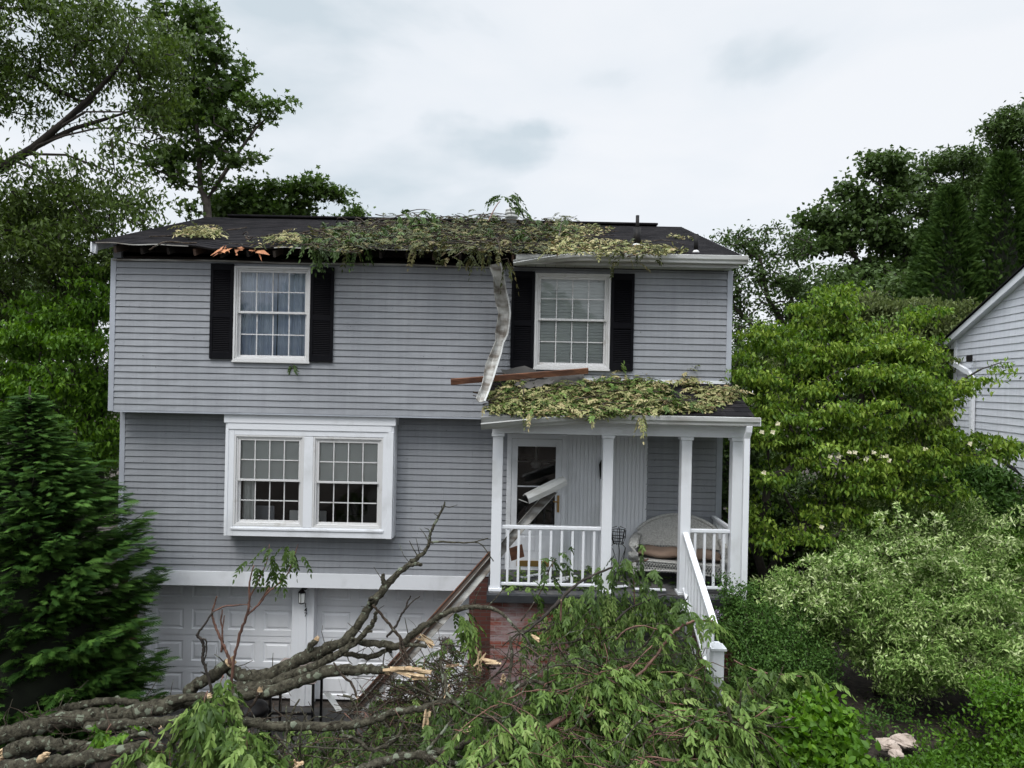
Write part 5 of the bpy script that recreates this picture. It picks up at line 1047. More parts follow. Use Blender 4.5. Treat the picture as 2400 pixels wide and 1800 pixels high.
limb('grey stub pointing down at the bottom left between two trunks', Z7, [(860, 690, 7.5, 16), (870, 750, 7.45, 18), (900, 800, 7.4, 20), (960, 850, 7.3, 20)], seed=14)
limb('pale limb curving along the bottom edge in the centre', Z6, [(1270, 1260, 7.2, 26), (1400, 1215, 7.25, 28), (1540, 1170, 7.3, 27), (1700, 1150, 7.35, 25), (1850, 1118, 7.4, 22), (1990, 1080, 7.45, 18), (2130, 1085, 7.5, 16), (2230, 1120, 7.5, 13), (2420, 1170, 7.45, 11), (2620, 1240, 7.4, 9)], seed=15, kids=[[(1700, 1160, 7.3, 17), (1850, 1200, 7.2, 16), (1990, 1240, 7.1, 15)], [(1720, 1130, 7.35, 10), (1790, 1050, 7.4, 9), (1860, 960, 7.45, 7)]])
limb('stout grey branch angled through the leaves at centre right', Z8, [(560, 930, 7.5, 14), (700, 870, 7.6, 15), (830, 790, 7.75, 14), (950, 735, 7.85, 12), (1040, 690, 7.9, 10), (1180, 600, 8.0, 8), (1290, 500, 8.1, 8), (1380, 375, 8.2, 8), (1460, 295, 8.25, 8), (1550, 258, 8.25, 7), (1650, 262, 8.2, 5)], 'bark_red', 16,
     kids=[[(1040, 700, 7.9, 7), (1200, 706, 7.85, 6), (1340, 722, 7.8, 6), (1480, 742, 7.7, 4)], [(1090, 370, 8.3, 5), (1150, 310, 8.32, 5), (1240, 285, 8.32, 4), (1330, 310, 8.3, 3)], [(1180, 640, 7.9, 5), (1260, 740, 7.75, 5), (1330, 850, 7.6, 4)], [(1100, 640, 7.95, 5), (1200, 500, 8.05, 5), (1300, 400, 8.15, 4)]],
     leaves_=[(1650, 262, 8.2, .10, 9, .6, -.2, .1, .10, .9), (1330, 315, 8.3, .12, 8, .3, -.2, 0, .09, .8), (1500, 290, 8.2, .15, 9, .3, -.3, -.1, .09, .9), (1480, 742, 7.7, .12, 10, .7, -.3, 0, .10, .9)])
limb('crooked grey branch snaking down the centre of the heap', Z8, [(480, 350, 8.6, 7), (490, 450, 8.5, 9), (480, 560, 8.4, 10), (460, 660, 8.2, 13), (430, 760, 8.0, 17), (390, 830, 7.85, 19), (350, 880, 7.75, 19)], seed=17, kids=[[(480, 690, 8.1, 12), (540, 630, 8.15, 11), (630, 608, 8.15, 10), (700, 640, 8.1, 8), (745, 682, 8.05, 7)], [(300, 820, 7.8, 14), (400, 830, 7.75, 15), (520, 870, 7.7, 14), (700, 890, 7.65, 13), (830, 930, 7.6, 11)]])
limb('thin brown shoot arching across the lower right with leaves at its tip', Z8, [(1470, 1095, 7.2, 9), (1560, 1020, 7.25, 9), (1650, 950, 7.3, 8), (1720, 885, 7.35, 7), (1805, 828, 7.4, 6), (1880, 818, 7.4, 4), (1980, 750, 7.4, 3)], 'bark_red', 18, leaves_=[(1900, 810, 7.4, .14, 12, .8, -.2, .3, .10, .8), (1780, 840, 7.4, .1, 5, .2, -.2, .6, .10, .7)])
limb('reddish shoot reaching right over the mulch with a long drooping leaf spray', Z8, [(1770, 485, 8.4, 5), (1850, 525, 8.3, 5), (1950, 558, 8.2, 5), (2060, 568, 8.1, 4), (2160, 580, 8.05, 3)], 'bark_red', 19, leaves_=[(2060, 600, 8.1, .18, 14, .7, -.3, -.1, .10, 1.0), (2180, 620, 8.0, .16, 16, .6, -.2, -.2, .10, 1.1), (1980, 590, 8.1, .14, 8, .5, -.3, -.2, .10, 1.0)])
limb('leafy brown branch rising in front of the porch slab between the posts', Z5, [(250, 1400, 8.9, 5), (330, 1290, 9.0, 5), (400, 1160, 9.1, 5), (440, 1050, 9.15, 4), (480, 990, 9.2, 4)], 'bark_thin', 20, leaves_=[(480, 990, 9.2, .12, 7, .4, -.3, .2, .08, 1.0), (430, 1130, 9.1, .10, 5, .2, -.3, -.2, .08, 1.1), (380, 1230, 9.0, .12, 4, .1, -.3, -.2, .08, 1.1)], name='fallen_branch', lm='L_wilt')
limb('snapped branch with a bushy drooping top standing at the second porch post', Z5, [(270, 1480, 8.6, 8), (400, 1370, 8.7, 10), (500, 1270, 8.8, 11), (590, 1180, 8.9, 9), (700, 1110, 9.0, 8), (820, 1060, 9.05, 7), (960, 1020, 9.1, 5), (1080, 995, 9.1, 4)], 'bark_dark', 21, name='fallen_branch',
     kids=[([(510, 1400, 8.75, 7), (512, 1320, 8.78, 7), (512, 1262, 8.8, 7)], 'bark_red', 1), ([(990, 1290, 9.0, 4), (985, 1180, 9.02, 4), (980, 1080, 9.05, 4)], 'bark_red'), ([(1080, 995, 9.05, 6), (1050, 1008, 9.05, 6)], 'bark_red')],
     leaves_=[(960, 1010, 9.1, .15, 13, .1, -.5, -.2, .085, 1.1), (850, 1060, 9.05, .12, 7, .0, -.5, -.3, .085, 1.1), (1040, 1100, 9.05, .12, 8, .2, -.5, -.4, .085, 1.1), (720, 1130, 9.0, .10, 4, .0, -.5, -.3, .085, 1.1), (640, 1220, 8.9, .12, 4, .0, -.5, -.3, .085, 1.1), (600, 1320, 8.8, .14, 4, .1, -.5, -.3, .085, 1.1)], lm='L_wilt')
limb('leafy branch end lying at the top of the porch steps beside the third post', Z5, [(860, 1400, 8.9, 7), (950, 1320, 8.95, 6), (1010, 1290, 9.0, 5), (1180, 1230, 9.15, 4), (1280, 1240, 9.2, 3)], 'bark_dark', 22, name='fallen_branch', leaves_=[(1180, 1240, 9.15, .14, 9, .3, -.4, -.1, .085, 1.0), (1260, 1260, 9.15, .12, 9, .4, -.3, -.3, .085, 1.0), (1240, 1370, 8.9, .12, 5, .3, -.4, -.3, .09, 1.0)], lm='L_wilt')
limb('slender reddish sapling with drooping leaf top in front of the left garage door', Z6, [(600, 790, 8.8, 8), (603, 640, 8.8, 9), (625, 540, 8.8, 9), (650, 440, 8.8, 9), (688, 340, 8.8, 8), (700, 250, 8.8, 7), (700, 160, 8.8, 5), (725, 62, 8.8, 4)], 'bark_red', 23, name='fallen_branch',
     kids=[[(690, 345, 8.8, 6), (750, 290, 8.78, 6), (810, 215, 8.76, 5), (870, 165, 8.75, 5), (925, 100, 8.72, 4), (960, 0, 8.7, 3), (980, -60, 8.7, 2)], [(700, 250, 8.8, 5), (760, 130, 8.8, 4), (800, 40, 8.8, 3), (815, -60, 8.8, 2)], [(815, 188, 8.77, 4), (740, 300, 8.8, 3)]],
     leaves_=[(860, -10, 8.72, .12, 11, .1, -.3, -.5, .075, 1.2), (780, 60, 8.78, .10, 7, -.2, -.3, -.6, .08, 1.2), (975, -5, 8.7, .06, 6, .1, -.3, -.5, .07, 1.0), (900, 105, 8.74, .05, 3, .0, -.2, -.8, .07, 1.0)], lm='L_maple')
limb('bare reddish shoot forking in front of the left garage door', Z6, [(590, 625, 8.85, 10), (570, 570, 8.85, 8), (540, 500, 8.85, 8), (510, 430, 8.85, 7), (490, 370, 8.85, 6), (485, 330, 8.85, 6), (500, 280, 8.85, 5), (512, 238, 8.85, 4)], 'bark_red', 24, name='fallen_branch',
     kids=[[(485, 332, 8.85, 5), (560, 297, 8.83, 5), (620, 292, 8.82, 5), (680, 288, 8.8, 3), (712, 302, 8.8, 2)], [(540, 560, 8.85, 6), (545, 440, 8.85, 5), (535, 390, 8.85, 5), (543, 315, 8.85, 4)], [(545, 430, 8.85, 4), (556, 350, 8.85, 3)]])
limb('blackish crooked broken stem at the left of the left garage door', Z6, [(488, 330, 8.8, 6), (440, 405, 8.8, 6), (400, 462, 8.8, 8), (425, 490, 8.8, 9), (437, 540, 8.8, 9), (430, 600, 8.8, 9), (450, 660, 8.8, 8), (475, 760, 8.8, 8), (490, 850, 8.8, 9)], 'bark_dark', 25, name='fallen_branch', kids=[[(425, 485, 8.78, 5), (450, 495, 8.77, 5), (452, 560, 8.77, 4), (440, 610, 8.77, 4)]])
limb('forked dark twig upright before the right garage door', Z6, [(1490, 475, 8.85, 7), (1545, 410, 8.85, 7), (1572, 350, 8.85, 6), (1600, 310, 8.85, 6), (1612, 270, 8.85, 5), (1630, 236, 8.85, 4)], 'bark_dark', 26, name='fallen_branch', kids=[[(1590, 325, 8.85, 5), (1640, 270, 8.83, 4), (1682, 240, 8.82, 3)]])
limb('long thin twig draping down right from the tallest limb', Z6, [(1410, 290, 8.9, 8), (1470, 360, 8.88, 8), (1520, 420, 8.85, 9), (1570, 480, 8.8, 9), (1600, 570, 8.75, 8), (1650, 700, 8.65, 7), (1740, 790, 8.5, 7), (1840, 880, 8.35, 6), (1900, 930, 8.3, 5)], 'bark_thin', 27, name='fallen_branch', kids=[[(1565, 480, 8.8, 7), (1580, 600, 8.7, 6), (1640, 680, 8.6, 5), (1670, 790, 8.5, 4)]])
limb('thin twig hanging below the lichened limb in front of the right door', Z6, [(1185, 620, 8.55, 5), (1230, 690, 8.5, 7), (1290, 745, 8.45, 7), (1318, 820, 8.4, 6)], 'bark_thin', 28, ends='e', name='fallen_branch')
limb('broken twig with torn pale base dangling below the trunks at left centre', Z6, [(760, 790, 8.4, 20), (740, 830, 8.38, 9), (700, 890, 8.35, 7), (680, 940, 8.3, 5)], 'bark_thin', 29, ends='s', name='fallen_branch')
limb('mossy twig standing in front of the long level limb', Z6, [(990, 830, 8.0, 5), (950, 900, 7.95, 7), (915, 1010, 7.9, 8), (900, 1100, 7.85, 8), (860, 1200, 7.8, 8)], 'bark', 30, name='fallen_branch')
limb('twisted branch low in the centre foreground', Z6, [(1240, 1040, 7.7, 11), (1320, 1070, 7.7, 12), (1400, 1125, 7.7, 12), (1500, 1095, 7.75, 12), (1560, 1040, 7.8, 10), (1590, 950, 7.85, 8)], 'bark', 31, name='fallen_branch', kids=[[(1400, 1125, 7.7, 6), (1260, 1120, 7.65, 6), (1100, 1110, 7.6, 5), (950, 1105, 7.6, 4)]])
limb('pale tipped broken branch low at right of the centre', Z6, [(1700, 880, 8.1, 9), (1740, 950, 8.0, 10), (1785, 1035, 7.9, 10)], 'bark', 32, ends='e', name='fallen_branch')
# hanging leaf clusters
for lab, specs, lm in (('large bright hanging leaf cluster at the lower left over the trunks', [(1325, 375, 7.7, .05, 13, -.1, -.3, -.6, .135, 1.1), (1400, 420, 7.7, .07, 11, .5, -.3, -.5, .13, 1.2), (1250, 460, 7.7, .07, 9, -.5, -.3, -.5, .13, 1.2), (1340, 560, 7.65, .10, 12, .1, -.4, -.8, .12, 1.1), (1450, 560, 7.65, .07, 7, .4, -.3, -.7, .12, 1.1)], 'L_pile'),
                       ('leaf cluster hanging upper right of the large bright cluster', [(1430, 270, 8.0, .05, 7, .4, -.3, -.5, .10, 1.2), (1470, 350, 8.0, .06, 6, .4, -.3, -.7, .10, 1.2)], 'L_pile'),
                       ('yellow stemmed leaf cluster right below the large bright cluster', [(1600, 640, 7.4, .08, 12, .5, -.3, -.2, .11, 1.0), (1540, 740, 7.3, .08, 10, .2, -.4, -.4, .11, 1.0), (1700, 760, 7.3, .08, 8, .3, -.4, -.5, .12, 1.0)], 'L_pile'),
                       ('small fresh leaf cluster between the two left trunks', [(690, 590, 7.9, .07, 8, -.1, -.4, .1, .09, .9), (790, 600, 7.9, .06, 7, .4, -.4, 0, .09, .9)], 'L_lime'),
                       ('leafy tuft at the very bottom left between trunk and stub', [(950, 690, 7.5, .10, 9, -.1, -.4, -.3, .10, 1.0), (1030, 830, 7.3, .08, 8, .4, -.5, .0, .12, .7)], 'L_pile')):
    c = at(specs[0][0]/2.765, 1500+specs[0][1]/2.765, specs[0][2]); root = empty('leafy_twig', tuple(c), lab, 'leaf cluster', 'hanging leaf clusters')
    MB().tube([Vector(c)+Vector((-.02, .12, .02)), Vector(c)+Vector((0, 0, 0)), Vector(c)+Vector((.03, -.06, -.12))], [.008, .006, .003], 5).build('stem', M['bark_red'], root); spray(root, specs, Z7, len(lab), lm)
c = at(300+1930/2.458, 1300+370/2.458, 9.0); root = empty('leafy_twig', tuple(c), 'drooping leaf cluster before the dark brick corner left of the porch base', 'leaf cluster', 'hanging leaf clusters')
MB().tube([Vector(c)+Vector((-.1, .1, -.3)), Vector(c), Vector(c)+Vector((.08, -.05, -.05))], [.008, .006, .003], 5).build('stem', M['bark_red'], root); spray(root, [(1920, 370, 9.0, .07, 11, .2, -.4, -.5, .085, 1.1), (1980, 430, 9.0, .08, 10, .4, -.4, -.6, .085, 1.1)], Z6, 77)
c = at(1690, 1560, 8.2); root = empty('leafy_twig', tuple(c), 'leafy twig hanging in front of the white newel post at the foot of the stairs', 'leaf cluster', 'hanging leaf clusters')
MB().tube([Vector(c)+Vector((-.3, .05, -.1)), Vector(c)+Vector((-.1, .02, .03)), Vector(c)+Vector((.08, -.05, -.02))], [.008, .006, .003], 5).build('stem', M['bark_red'], root); spray(root, [(1690, 1590, 8.2, .12, 14, .2, -.4, -.4, .09, 1.0), (1640, 1560, 8.25, .08, 7, -.1, -.4, -.4, .09, 1.0), (1745, 1600, 8.2, .1, 8, .4, -.4, -.3, .09, 1.0)], None, 78)
# ------------------------------------------------------------------ the mass of leaves and twigs that make up the heap
def inpoly(x, y, poly):
    r_ = np.zeros(len(x), bool); n = len(poly)
    for i in range(n):
        x1, y1 = poly[i]; x2, y2 = poly[(i+1) % n]; c_ = ((y1 > y) != (y2 > y)) & (x < (x2-x1)*(y-y1)/(y2-y1+1e-9)+x1); r_ ^= c_
    return r_
def sample_poly(poly, n, g, avoid=()):
    xs_ = [p[0] for p in poly]; ys_ = [p[1] for p in poly]; X = np.zeros(0); Y = np.zeros(0)
    while len(X) < n:
        x = g.uniform(min(xs_), max(xs_), n*2); y = g.uniform(min(ys_), max(ys_), n*2); k = inpoly(x, y, poly)
        for a in avoid: k &= ~((x > a[0]) & (x < a[2]) & (y > a[1]) & (y < a[3]))
        X = np.concatenate([X, x[k]]); Y = np.concatenate([Y, y[k]])
    return X[:n], Y[:n]
def atv(x, y, D):
    a = (x-1200)/F24; b_ = -(y-900)/F24; return np.stack([D*(a*cr-b_*sr), D, CAMZ+D*(a*sr+b_*cr)], 1)
def heapD(x, y): return 9.25-(y-1330)*.0046+.10*np.sin(x*.031)+.12*np.sin(x*.013+y*.02)
g = np.random.default_rng(21)
HEAP = [(1000, 1650), (1080, 1620), (1150, 1590), (1220, 1560), (1290, 1530), (1360, 1505), (1440, 1490), (1540, 1480), (1600, 1485), (1640, 1520), (1660, 1580), (1740, 1610), (1800, 1580), (1850, 1630), (1880, 1700), (1880, 1830), (1000, 1830)]
AV = [(1640, 1430, 1740, 1535)]
x, y = sample_poly(HEAP, 1500, g, AV); D = heapD(x, y)+.12+np.abs(g.normal(size=len(x)))*.30; P_ = atv(x, y, D)
cl = np.sin(x*.021+y*.017)+np.sin(x*.047-y*.03); Dd = nrm(np.stack([.5*np.cos(cl*2.2)+.15, -.6+0*x, .25*np.sin(cl*3)-.25], 1)+g.normal(size=(len(x), 3))*.35)
c1 = compound(P_, Dd, g, L=.33, pairs=6, leaf=.092, lw=.38, droop=1.0)
# arching shoots that lie over the heap, each carrying drooping leaves along its outer part
SH = MB(); bp, bd = [], []
x, y = sample_poly([(1060, 1670), (1180, 1640), (1300, 1580), (1420, 1500), (1600, 1500), (1640, 1600), (1720, 1640), (1750, 1720), (1740, 1830), (1000, 1830)], 95, g); D = heapD(x, y)-.02
P0 = atv(x, y, D)
for i in range(len(x)):
    L = g.uniform(.5, 1.15); hd = g.uniform(-.7, 1.0) if x[i] > 1250 else g.uniform(-2.6, .9); d = np.array((math.cos(hd), -.25+.35*math.sin(hd), .32*math.sin(hd)+.30)); d = d/np.linalg.norm(d)
    end = P0[i]+d*L; ex = 1200+end[0]/end[1]*F24; ey = 900-(end[2]-CAMZ)/end[1]*F24
    if (1610 < ex < 1760 and ey < 1560) or ex > 1850 or (ex < 1420 and ey < 1500) or ex < 960: continue
    pts = [P0[i]-d*.12+d*(L+.12)*k/10-np.array((0, 0, 1.))*(L*.62*(k/10)**2)+g.normal(size=3)*.006 for k in range(11)]
    SH.tube([Vector(p) for p in pts], [.0075*(1-.075*k)*g.uniform(.8, 1.15) for k in range(11)], 5)
    for k in range(3, 11):
        for _ in range(2): bp.append(pts[k]); bd.append(d*.45+g.normal(size=3)*.42+np.array((0, -.15, -.15)))
shoots = (np.array(bp), nrm(np.array(bd)))
c5 = compound(shoots[0], shoots[1], g, L=.26, pairs=5, leaf=.100, lw=.38, droop=1.0)
tag(SH.build('shoot_tangle', M['bark_red'], None, True), 'reddish arching shoots lying across the leaf heap', 'shoots', None, 'stuff')
LOW = [(300, 1740), (520, 1720), (700, 1700), (860, 1690), (930, 1650), (1010, 1620), (1040, 1640), (1040, 1830), (300, 1830)]
x, y = sample_poly(LOW, 430, g); D = 8.45-(y-1650)*.0050+g.uniform(0, .5, len(x)); P_ = atv(x, y, D)
c2 = compound(P_, nrm(g.normal(size=(len(x), 3))*.5+np.array((.2, -.6, -.1))), g, L=.30, pairs=6, leaf=.085, lw=.36, droop=.9)
MID = [(840, 1640), (900, 1600), (1000, 1540), (1040, 1500), (1130, 1520), (1130, 1640), (1000, 1700), (850, 1700)]
x, y = sample_poly(MID, 130, g); D = 9.3-(y-1500)*.0045+g.uniform(0, .4, len(x)); c3 = compound(atv(x, y, D), nrm(g.normal(size=(len(x), 3))*.5+np.array((.2, -.6, .0))), g, L=.28, pairs=6, leaf=.08, lw=.36, droop=.9)
x, y = sample_poly([(1230, 1450), (1300, 1395), (1420, 1370), (1520, 1380), (1580, 1420), (1580, 1470), (1230, 1500)], 260, g, [(1440, 1340, 1640, 1380)]); c4 = compound(atv(x, y, 9.2+g.uniform(0, .3, len(x))), nrm(g.normal(size=(len(x), 3))*.4+np.array((.1, -.6, -.2))), g, L=.28, pairs=6, leaf=.082, lw=.38, droop=1.1)
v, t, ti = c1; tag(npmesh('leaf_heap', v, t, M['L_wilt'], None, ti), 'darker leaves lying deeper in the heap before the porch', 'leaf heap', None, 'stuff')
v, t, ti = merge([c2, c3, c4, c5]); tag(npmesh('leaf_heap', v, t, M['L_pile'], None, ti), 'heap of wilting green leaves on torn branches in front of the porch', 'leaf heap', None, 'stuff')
# tangled thin twigs in the heap
def twigs(name, regs, label, seed, m='bark_thin', rmin=.003, rmax=.010):
    g = np.random.default_rng(seed); b = MB()
    for poly, n, df, L0_, L1_ in regs:
        x, y = sample_poly(poly, n, g); D = df(x, y)+g.uniform(-.12, .3, n); P_ = atv(x, y, D)
        for i in range(n):
            L = g.uniform(L0_, L1_); d = nrm(np.array((g.normal(), g.normal()*.5, g.normal()*.45))[None])[0]; bend = g.normal(size=3)*L*.18; p = P_[i]; r0 = g.uniform(rmin, rmax)
            pts = [Vector(p+d*L*(k/5-.5)+bend*4*(k/5)*(1-k/5)+g.normal(size=3)*.008) for k in range(6)]; b.tube(pts, [r0*(1-.13*k) for k in range(6)], 5)
            if g.random() < .6:
                q = np.array(pts[3]); d2 = nrm((d+g.normal(size=3)*.6)[None])[0]; b.tube([Vector(q), Vector(q+d2*L*.2+g.normal(size=3)*.01), Vector(q+d2*L*.38)], [r0*.6, r0*.45, r0*.3], 4)
    return tag(b.build(name, M[m], None, True), label, 'twigs', None, 'stuff')
lowD = lambda x, y: 8.4-(y-1650)*.0050
twigs('twig_tangle', [(HEAP, 150, lambda x, y: heapD(x, y)-.05, .3, 1.0), (LOW, 90, lowD, .3, .9), (MID, 190, lambda x, y: 9.25-(y-1500)*.0045, .3, .9), ([(0, 1680), (500, 1640), (900, 1650), (900, 1830), (0, 1830)], 80, lowD, .3, 1.0)], 'tangle of thin grey twigs through the leaf heap', 31)
twigs('branch_tangle', [([(1170, 1480), (1380, 1440), (1420, 1520), (1180, 1600)], 12, lambda x, y: 9.0+0*x, .3, .8), ([(860, 1660), (1000, 1560), (1120, 1560), (1240, 1640), (1300, 1830), (560, 1830), (600, 1740)], 60, lambda x, y: 8.35-(y-1650)*.0052, .5, 1.3), (HEAP, 22, lambda x, y: heapD(x, y)-.12, .5, 1.2)], 'tangle of thicker lichened branches in the lower middle of the heap', 33, 'bark', .007, .020)
twigs('red_twig_tangle', [(HEAP, 34, lambda x, y: heapD(x, y)-.1, .25, .8), (MID, 70, lambda x, y: 9.2-(y-1500)*.0045, .25, .7), (LOW, 40, lowD, .25, .8)], 'tangle of thin reddish shoots through the leaf heap', 32, 'bark_red', .0025, .006)
# dark litter mound that carries the heap
b = MB(); gx, gy = 60, 26
for j in range(gy+1):
    for i in range(gx+1):
        X = -6.0+10.2*i/gx; Y = 5.6+4.0*j/gy; e_ = min(1, i/5, (gx-i)/6, j/4, (gy-j)/3); base = ground_z(X, Y)
        top = 1.05+.62*(1/(1+math.exp(-(X-.2)*2.2)))-.28*(8.6-Y if Y > 7 else 1.6)*.3-(.55 if X < -1.2 and Y > 8.9 else 0)-(.3 if X < -1 else 0)
        b.v.append((X, Y, max(base-.02, -.32+base+(top-base)*e_+.07*math.sin(X*5+Y*3)+.06*math.sin(X*2.3-Y*7)-.0)))
b.f = [(j*(gx+1)+i, j*(gx+1)+i+1, (j+1)*(gx+1)+i+1, (j+1)*(gx+1)+i) for j in range(gy) for i in range(gx)]
tag(b.build('debris_mound', M['grit'], None, True), 'dark crushed litter at the bottom of the leaf heap', 'litter', None, 'stuff')
# wood chips
g2 = random.Random(9)
chips = []
for i, (px, py, D, L, lab) in enumerate(((1125, 1545, 8.9, .22, 'pale torn wood slab beside the brick corner of the porch base'), (1150, 1552, 8.8, .16, 'small pale wood chunk right of the torn slab'), (985, 1590, 8.5, .15, 'short pale wood chunk at the end of the split log'), (1088, 1712, 7.8, .13, 'pale torn branch end in the centre of the leaf heap'),
                                         (1228, 1725, 7.5, .15, 'curled pale bark strip low in the leaf heap'), (998, 1500, 9.0, .20, 'orange splinter standing by the gutter above the heap'), (1000, 1682, 8.0, .14, 'pale chip lying on the long level limb right end'), (700, 1790, 7.2, .16, 'pale splinter at the bottom edge left of centre'), (1255, 1495, 8.6, .08, 'little pale wood chip among leaves below the porch slab'), (1060, 1560, 8.9, .17, 'pale splintered strip in the twigs left of the brick corner'), (1045, 1620, 8.6, .14, 'pale chip in the twigs below the split log'), (1180, 1590, 8.6, .10, 'tiny pale chip at the upper left edge of the leaf heap'))):
    c = empty('wood_chunk', tuple(at(px, py, D)), lab, 'wood chunk', 'pale torn wood chunks'); p = Vector(at(px, py, D))
    dd_ = Vector((g2.uniform(-1, 1), g2.uniform(-.3, .3), g2.uniform(-.5, .5)))
    for k in range(6):
        d = (dd_+Vector((g2.uniform(-.2, .2), g2.uniform(-.1, .1), g2.uniform(-.15, .15)))).normalized()*L*g2.uniform(.3, .7); q = p+Vector((g2.uniform(-.03, .03), g2.uniform(-.03, .03), g2.uniform(-.02, .02)))
        MB().beam(q-d, q+d, g2.uniform(.008, .03), g2.uniform(.006, .016), (g2.uniform(-.4, .4), -.5, 1)).build('splinter', M['rawwood'], c)
# ------------------------------------------------------------------ debris on the roofs
def roofD(x, y): a = (x-1200)/F24; b_ = -(y-900)/F24; return 1.522/(.3424-(a*sr+b_*cr))
def porchD(x, y): a = (x-1200)/F24; b_ = -(y-900)/F24; return 4.604/(.438-(a*sr+b_*cr))
def litter(name, label, dens, Df, seed, lm, L=.085, lift=.05, flat=.9, kind='stuff'):
    g = np.random.default_rng(seed); parts = []
    for poly, n, nc in dens:
        if n:
            x, y = sample_poly(poly, n, g); x = x+g.normal(size=n)*5; D = Df(x, y); D = D-.0; P_ = atv(x, y, D); P_[:, 2] += np.abs(g.normal(size=n))*lift+.015
            U = nrm(np.stack([g.normal(size=n), g.normal(size=n)*.8-.2, g.normal(size=n)*.25], 1)); Nn = nrm(np.stack([g.normal(size=n)*.5, g.normal(size=n)*.5-.3, np.full(n, flat)], 1))
            Ls = L*g.uniform(.6, 1.3, n); parts.append(leaves(P_, U, Nn, Ls, Ls*.42, T_LANCE, g))
        if nc:
            x, y = sample_poly(poly, nc, g); D = Df(x, y); P_ = atv(x, y, D); P_[:, 2] += np.abs(g.normal(size=nc))*lift*1.6+.05
            parts.append(compound(P_, nrm(np.stack([g.normal(size=nc), g.normal(size=nc)*.5-.6, g.normal(size=nc)*.15+.05], 1)), g, L=.22, pairs=5, leaf=L*.95, lw=.38, droop=.28))
    v, t, ti = merge(parts); return tag(npmesh(name, v, t, M[lm], None, ti), label, 'leaf litter', None, kind)
RA = [(725, 590), (730, 548), (800, 535), (870, 525), (960, 510), (1100, 512), (1250, 520), (1330, 528), (1300, 560), (1290, 597), (1140, 602), (1000, 592), (860, 590), (820, 600)]
RB = [(1300, 530), (1440, 535), (1430, 548), (1370, 562), (1480, 572), (1600, 588), (1625, 592), (1560, 602), (1280, 600)]
litter('leaf_litter', 'thick mat of withered leaves heaped over the middle of the main roof', [(RA, 3000, 260), ([(1290, 520), (1345, 522), (1345, 560), (1290, 560)], 120, 40)], roofD, 41, 'L_roof', .08, .045)
litter('dry_leaf_litter', 'yellowed leaves drifted along the gutter of the main roof', [(RB, 2300, 50), ([(1560, 552), (1625, 560), (1625, 566), (1570, 560)], 60, 0), ([(640, 556), (720, 552), (720, 575), (640, 575)], 150, 25), ([(560, 560), (700, 560), (700, 585), (600, 585)], 60, 0)], roofD, 42, 'L_litter', .07, .022)
litter('leaf_patch', 'isolated clump of yellow green leaves on the left of the main roof', [([(420, 552), (470, 543), (525, 552), (520, 560), (440, 562)], 110, 45)], roofD, 43, 'L_litter', .08, .03)
PA = [(1150, 975), (1150, 925), (1200, 900), (1270, 905), (1360, 910), (1420, 885), (1510, 888), (1575, 915), (1570, 940), (1640, 950), (1660, 968), (1560, 975), (1400, 985)]
litter('porch_roof_litter', 'green and yellow leaves spread thick over the porch roof', [(PA, 4200, 150), ([(1580, 895), (1630, 885), (1635, 905), (1600, 915)], 90, 14), ([(1600, 915), (1730, 915), (1738, 940), (1690, 955), (1640, 935)], 420, 20), ([(1640, 945), (1680, 945), (1680, 972), (1645, 970)], 90, 0)], porchD, 44, 'L_litter', .08, .035)
litter('green_leaf_litter', 'fresher dark green leaves among those on the porch roof', [(PA, 1500, 80)], porchD, 45, 'L_pile', .08, .035)
litter('porch_floor_litter', 'leaves scattered over the porch floor and steps', [([(1170, 1345), (1420, 1330), (1440, 1385), (1165, 1385)], 420, 10), ([(1430, 1340), (1640, 1350), (1600, 1390), (1430, 1385)], 90, 0)], lambda x, y: (5.4-2.41)/-((x-1200)/F24*sr-(y-900)/F24*cr), 46, 'L_pile', .08, .01)
gq = np.random.default_rng(97); x, y = sample_poly([(760, 545), (870, 530), (960, 515), (1240, 524), (1290, 560), (1240, 580), (900, 575), (760, 575)], 34, gq); C_ = atv(x, y, roofD(x, y)); parts = []
for c_ in C_:
    n = int(gq.integers(4, 13)); hh = gq.uniform(.02, .12); P_ = c_+gq.normal(size=(n, 3))*np.array((.13, .10, .03))+np.array((0, 0, hh)); parts.append(compound(P_, nrm(np.array((gq.normal()*.8, -.3, .35))+gq.normal(size=(n, 3))*.5), gq, L=.25, pairs=5, leaf=.085, lw=.40, droop=.9))
v, t, ti = merge(parts); tag(npmesh('leaf_tufts', v, t, M['L_wilt'], None, ti), 'tufts of still green leaves standing out of the mat on the main roof', 'leaf tufts', None, 'stuff')
def roof_twigs(name, polys, Df, label, seed):
    g = np.random.default_rng(seed); b = MB()
    for poly, n in polys:
        x, y = sample_poly(poly, n, g); P_ = atv(x, y, Df(x, y)); P_[:, 2] += g.uniform(.03, .17, n)
        for i in range(n):
            L = g.uniform(.2, .9); th = g.normal()*.7; d = np.array((math.cos(th), math.sin(th)*.6, math.sin(th)*.22+g.normal()*.10)); bend = g.normal(size=3)*L*.08; r0 = g.uniform(.004, .015)
            b.tube([Vector(P_[i]+d*L*(k/4-.5)+bend*4*(k/4)*(1-k/4)) for k in range(5)], [r0*(1-.15*k) for k in range(5)], 5)
    return tag(b.build(name, M['bark_thin'], None, True), label, 'twigs', None, 'stuff')
roof_twigs('roof_twigs', [(RA, 190), (RB, 14), ([(560, 556), (700, 556), (700, 590), (560, 590)], 8)], roofD, 'broken twigs strewn through the leaves on the main roof', 91)
roof_twigs('porch_roof_twigs', [(PA, 34)], porchD, 'few broken twigs on the porch roof', 92)
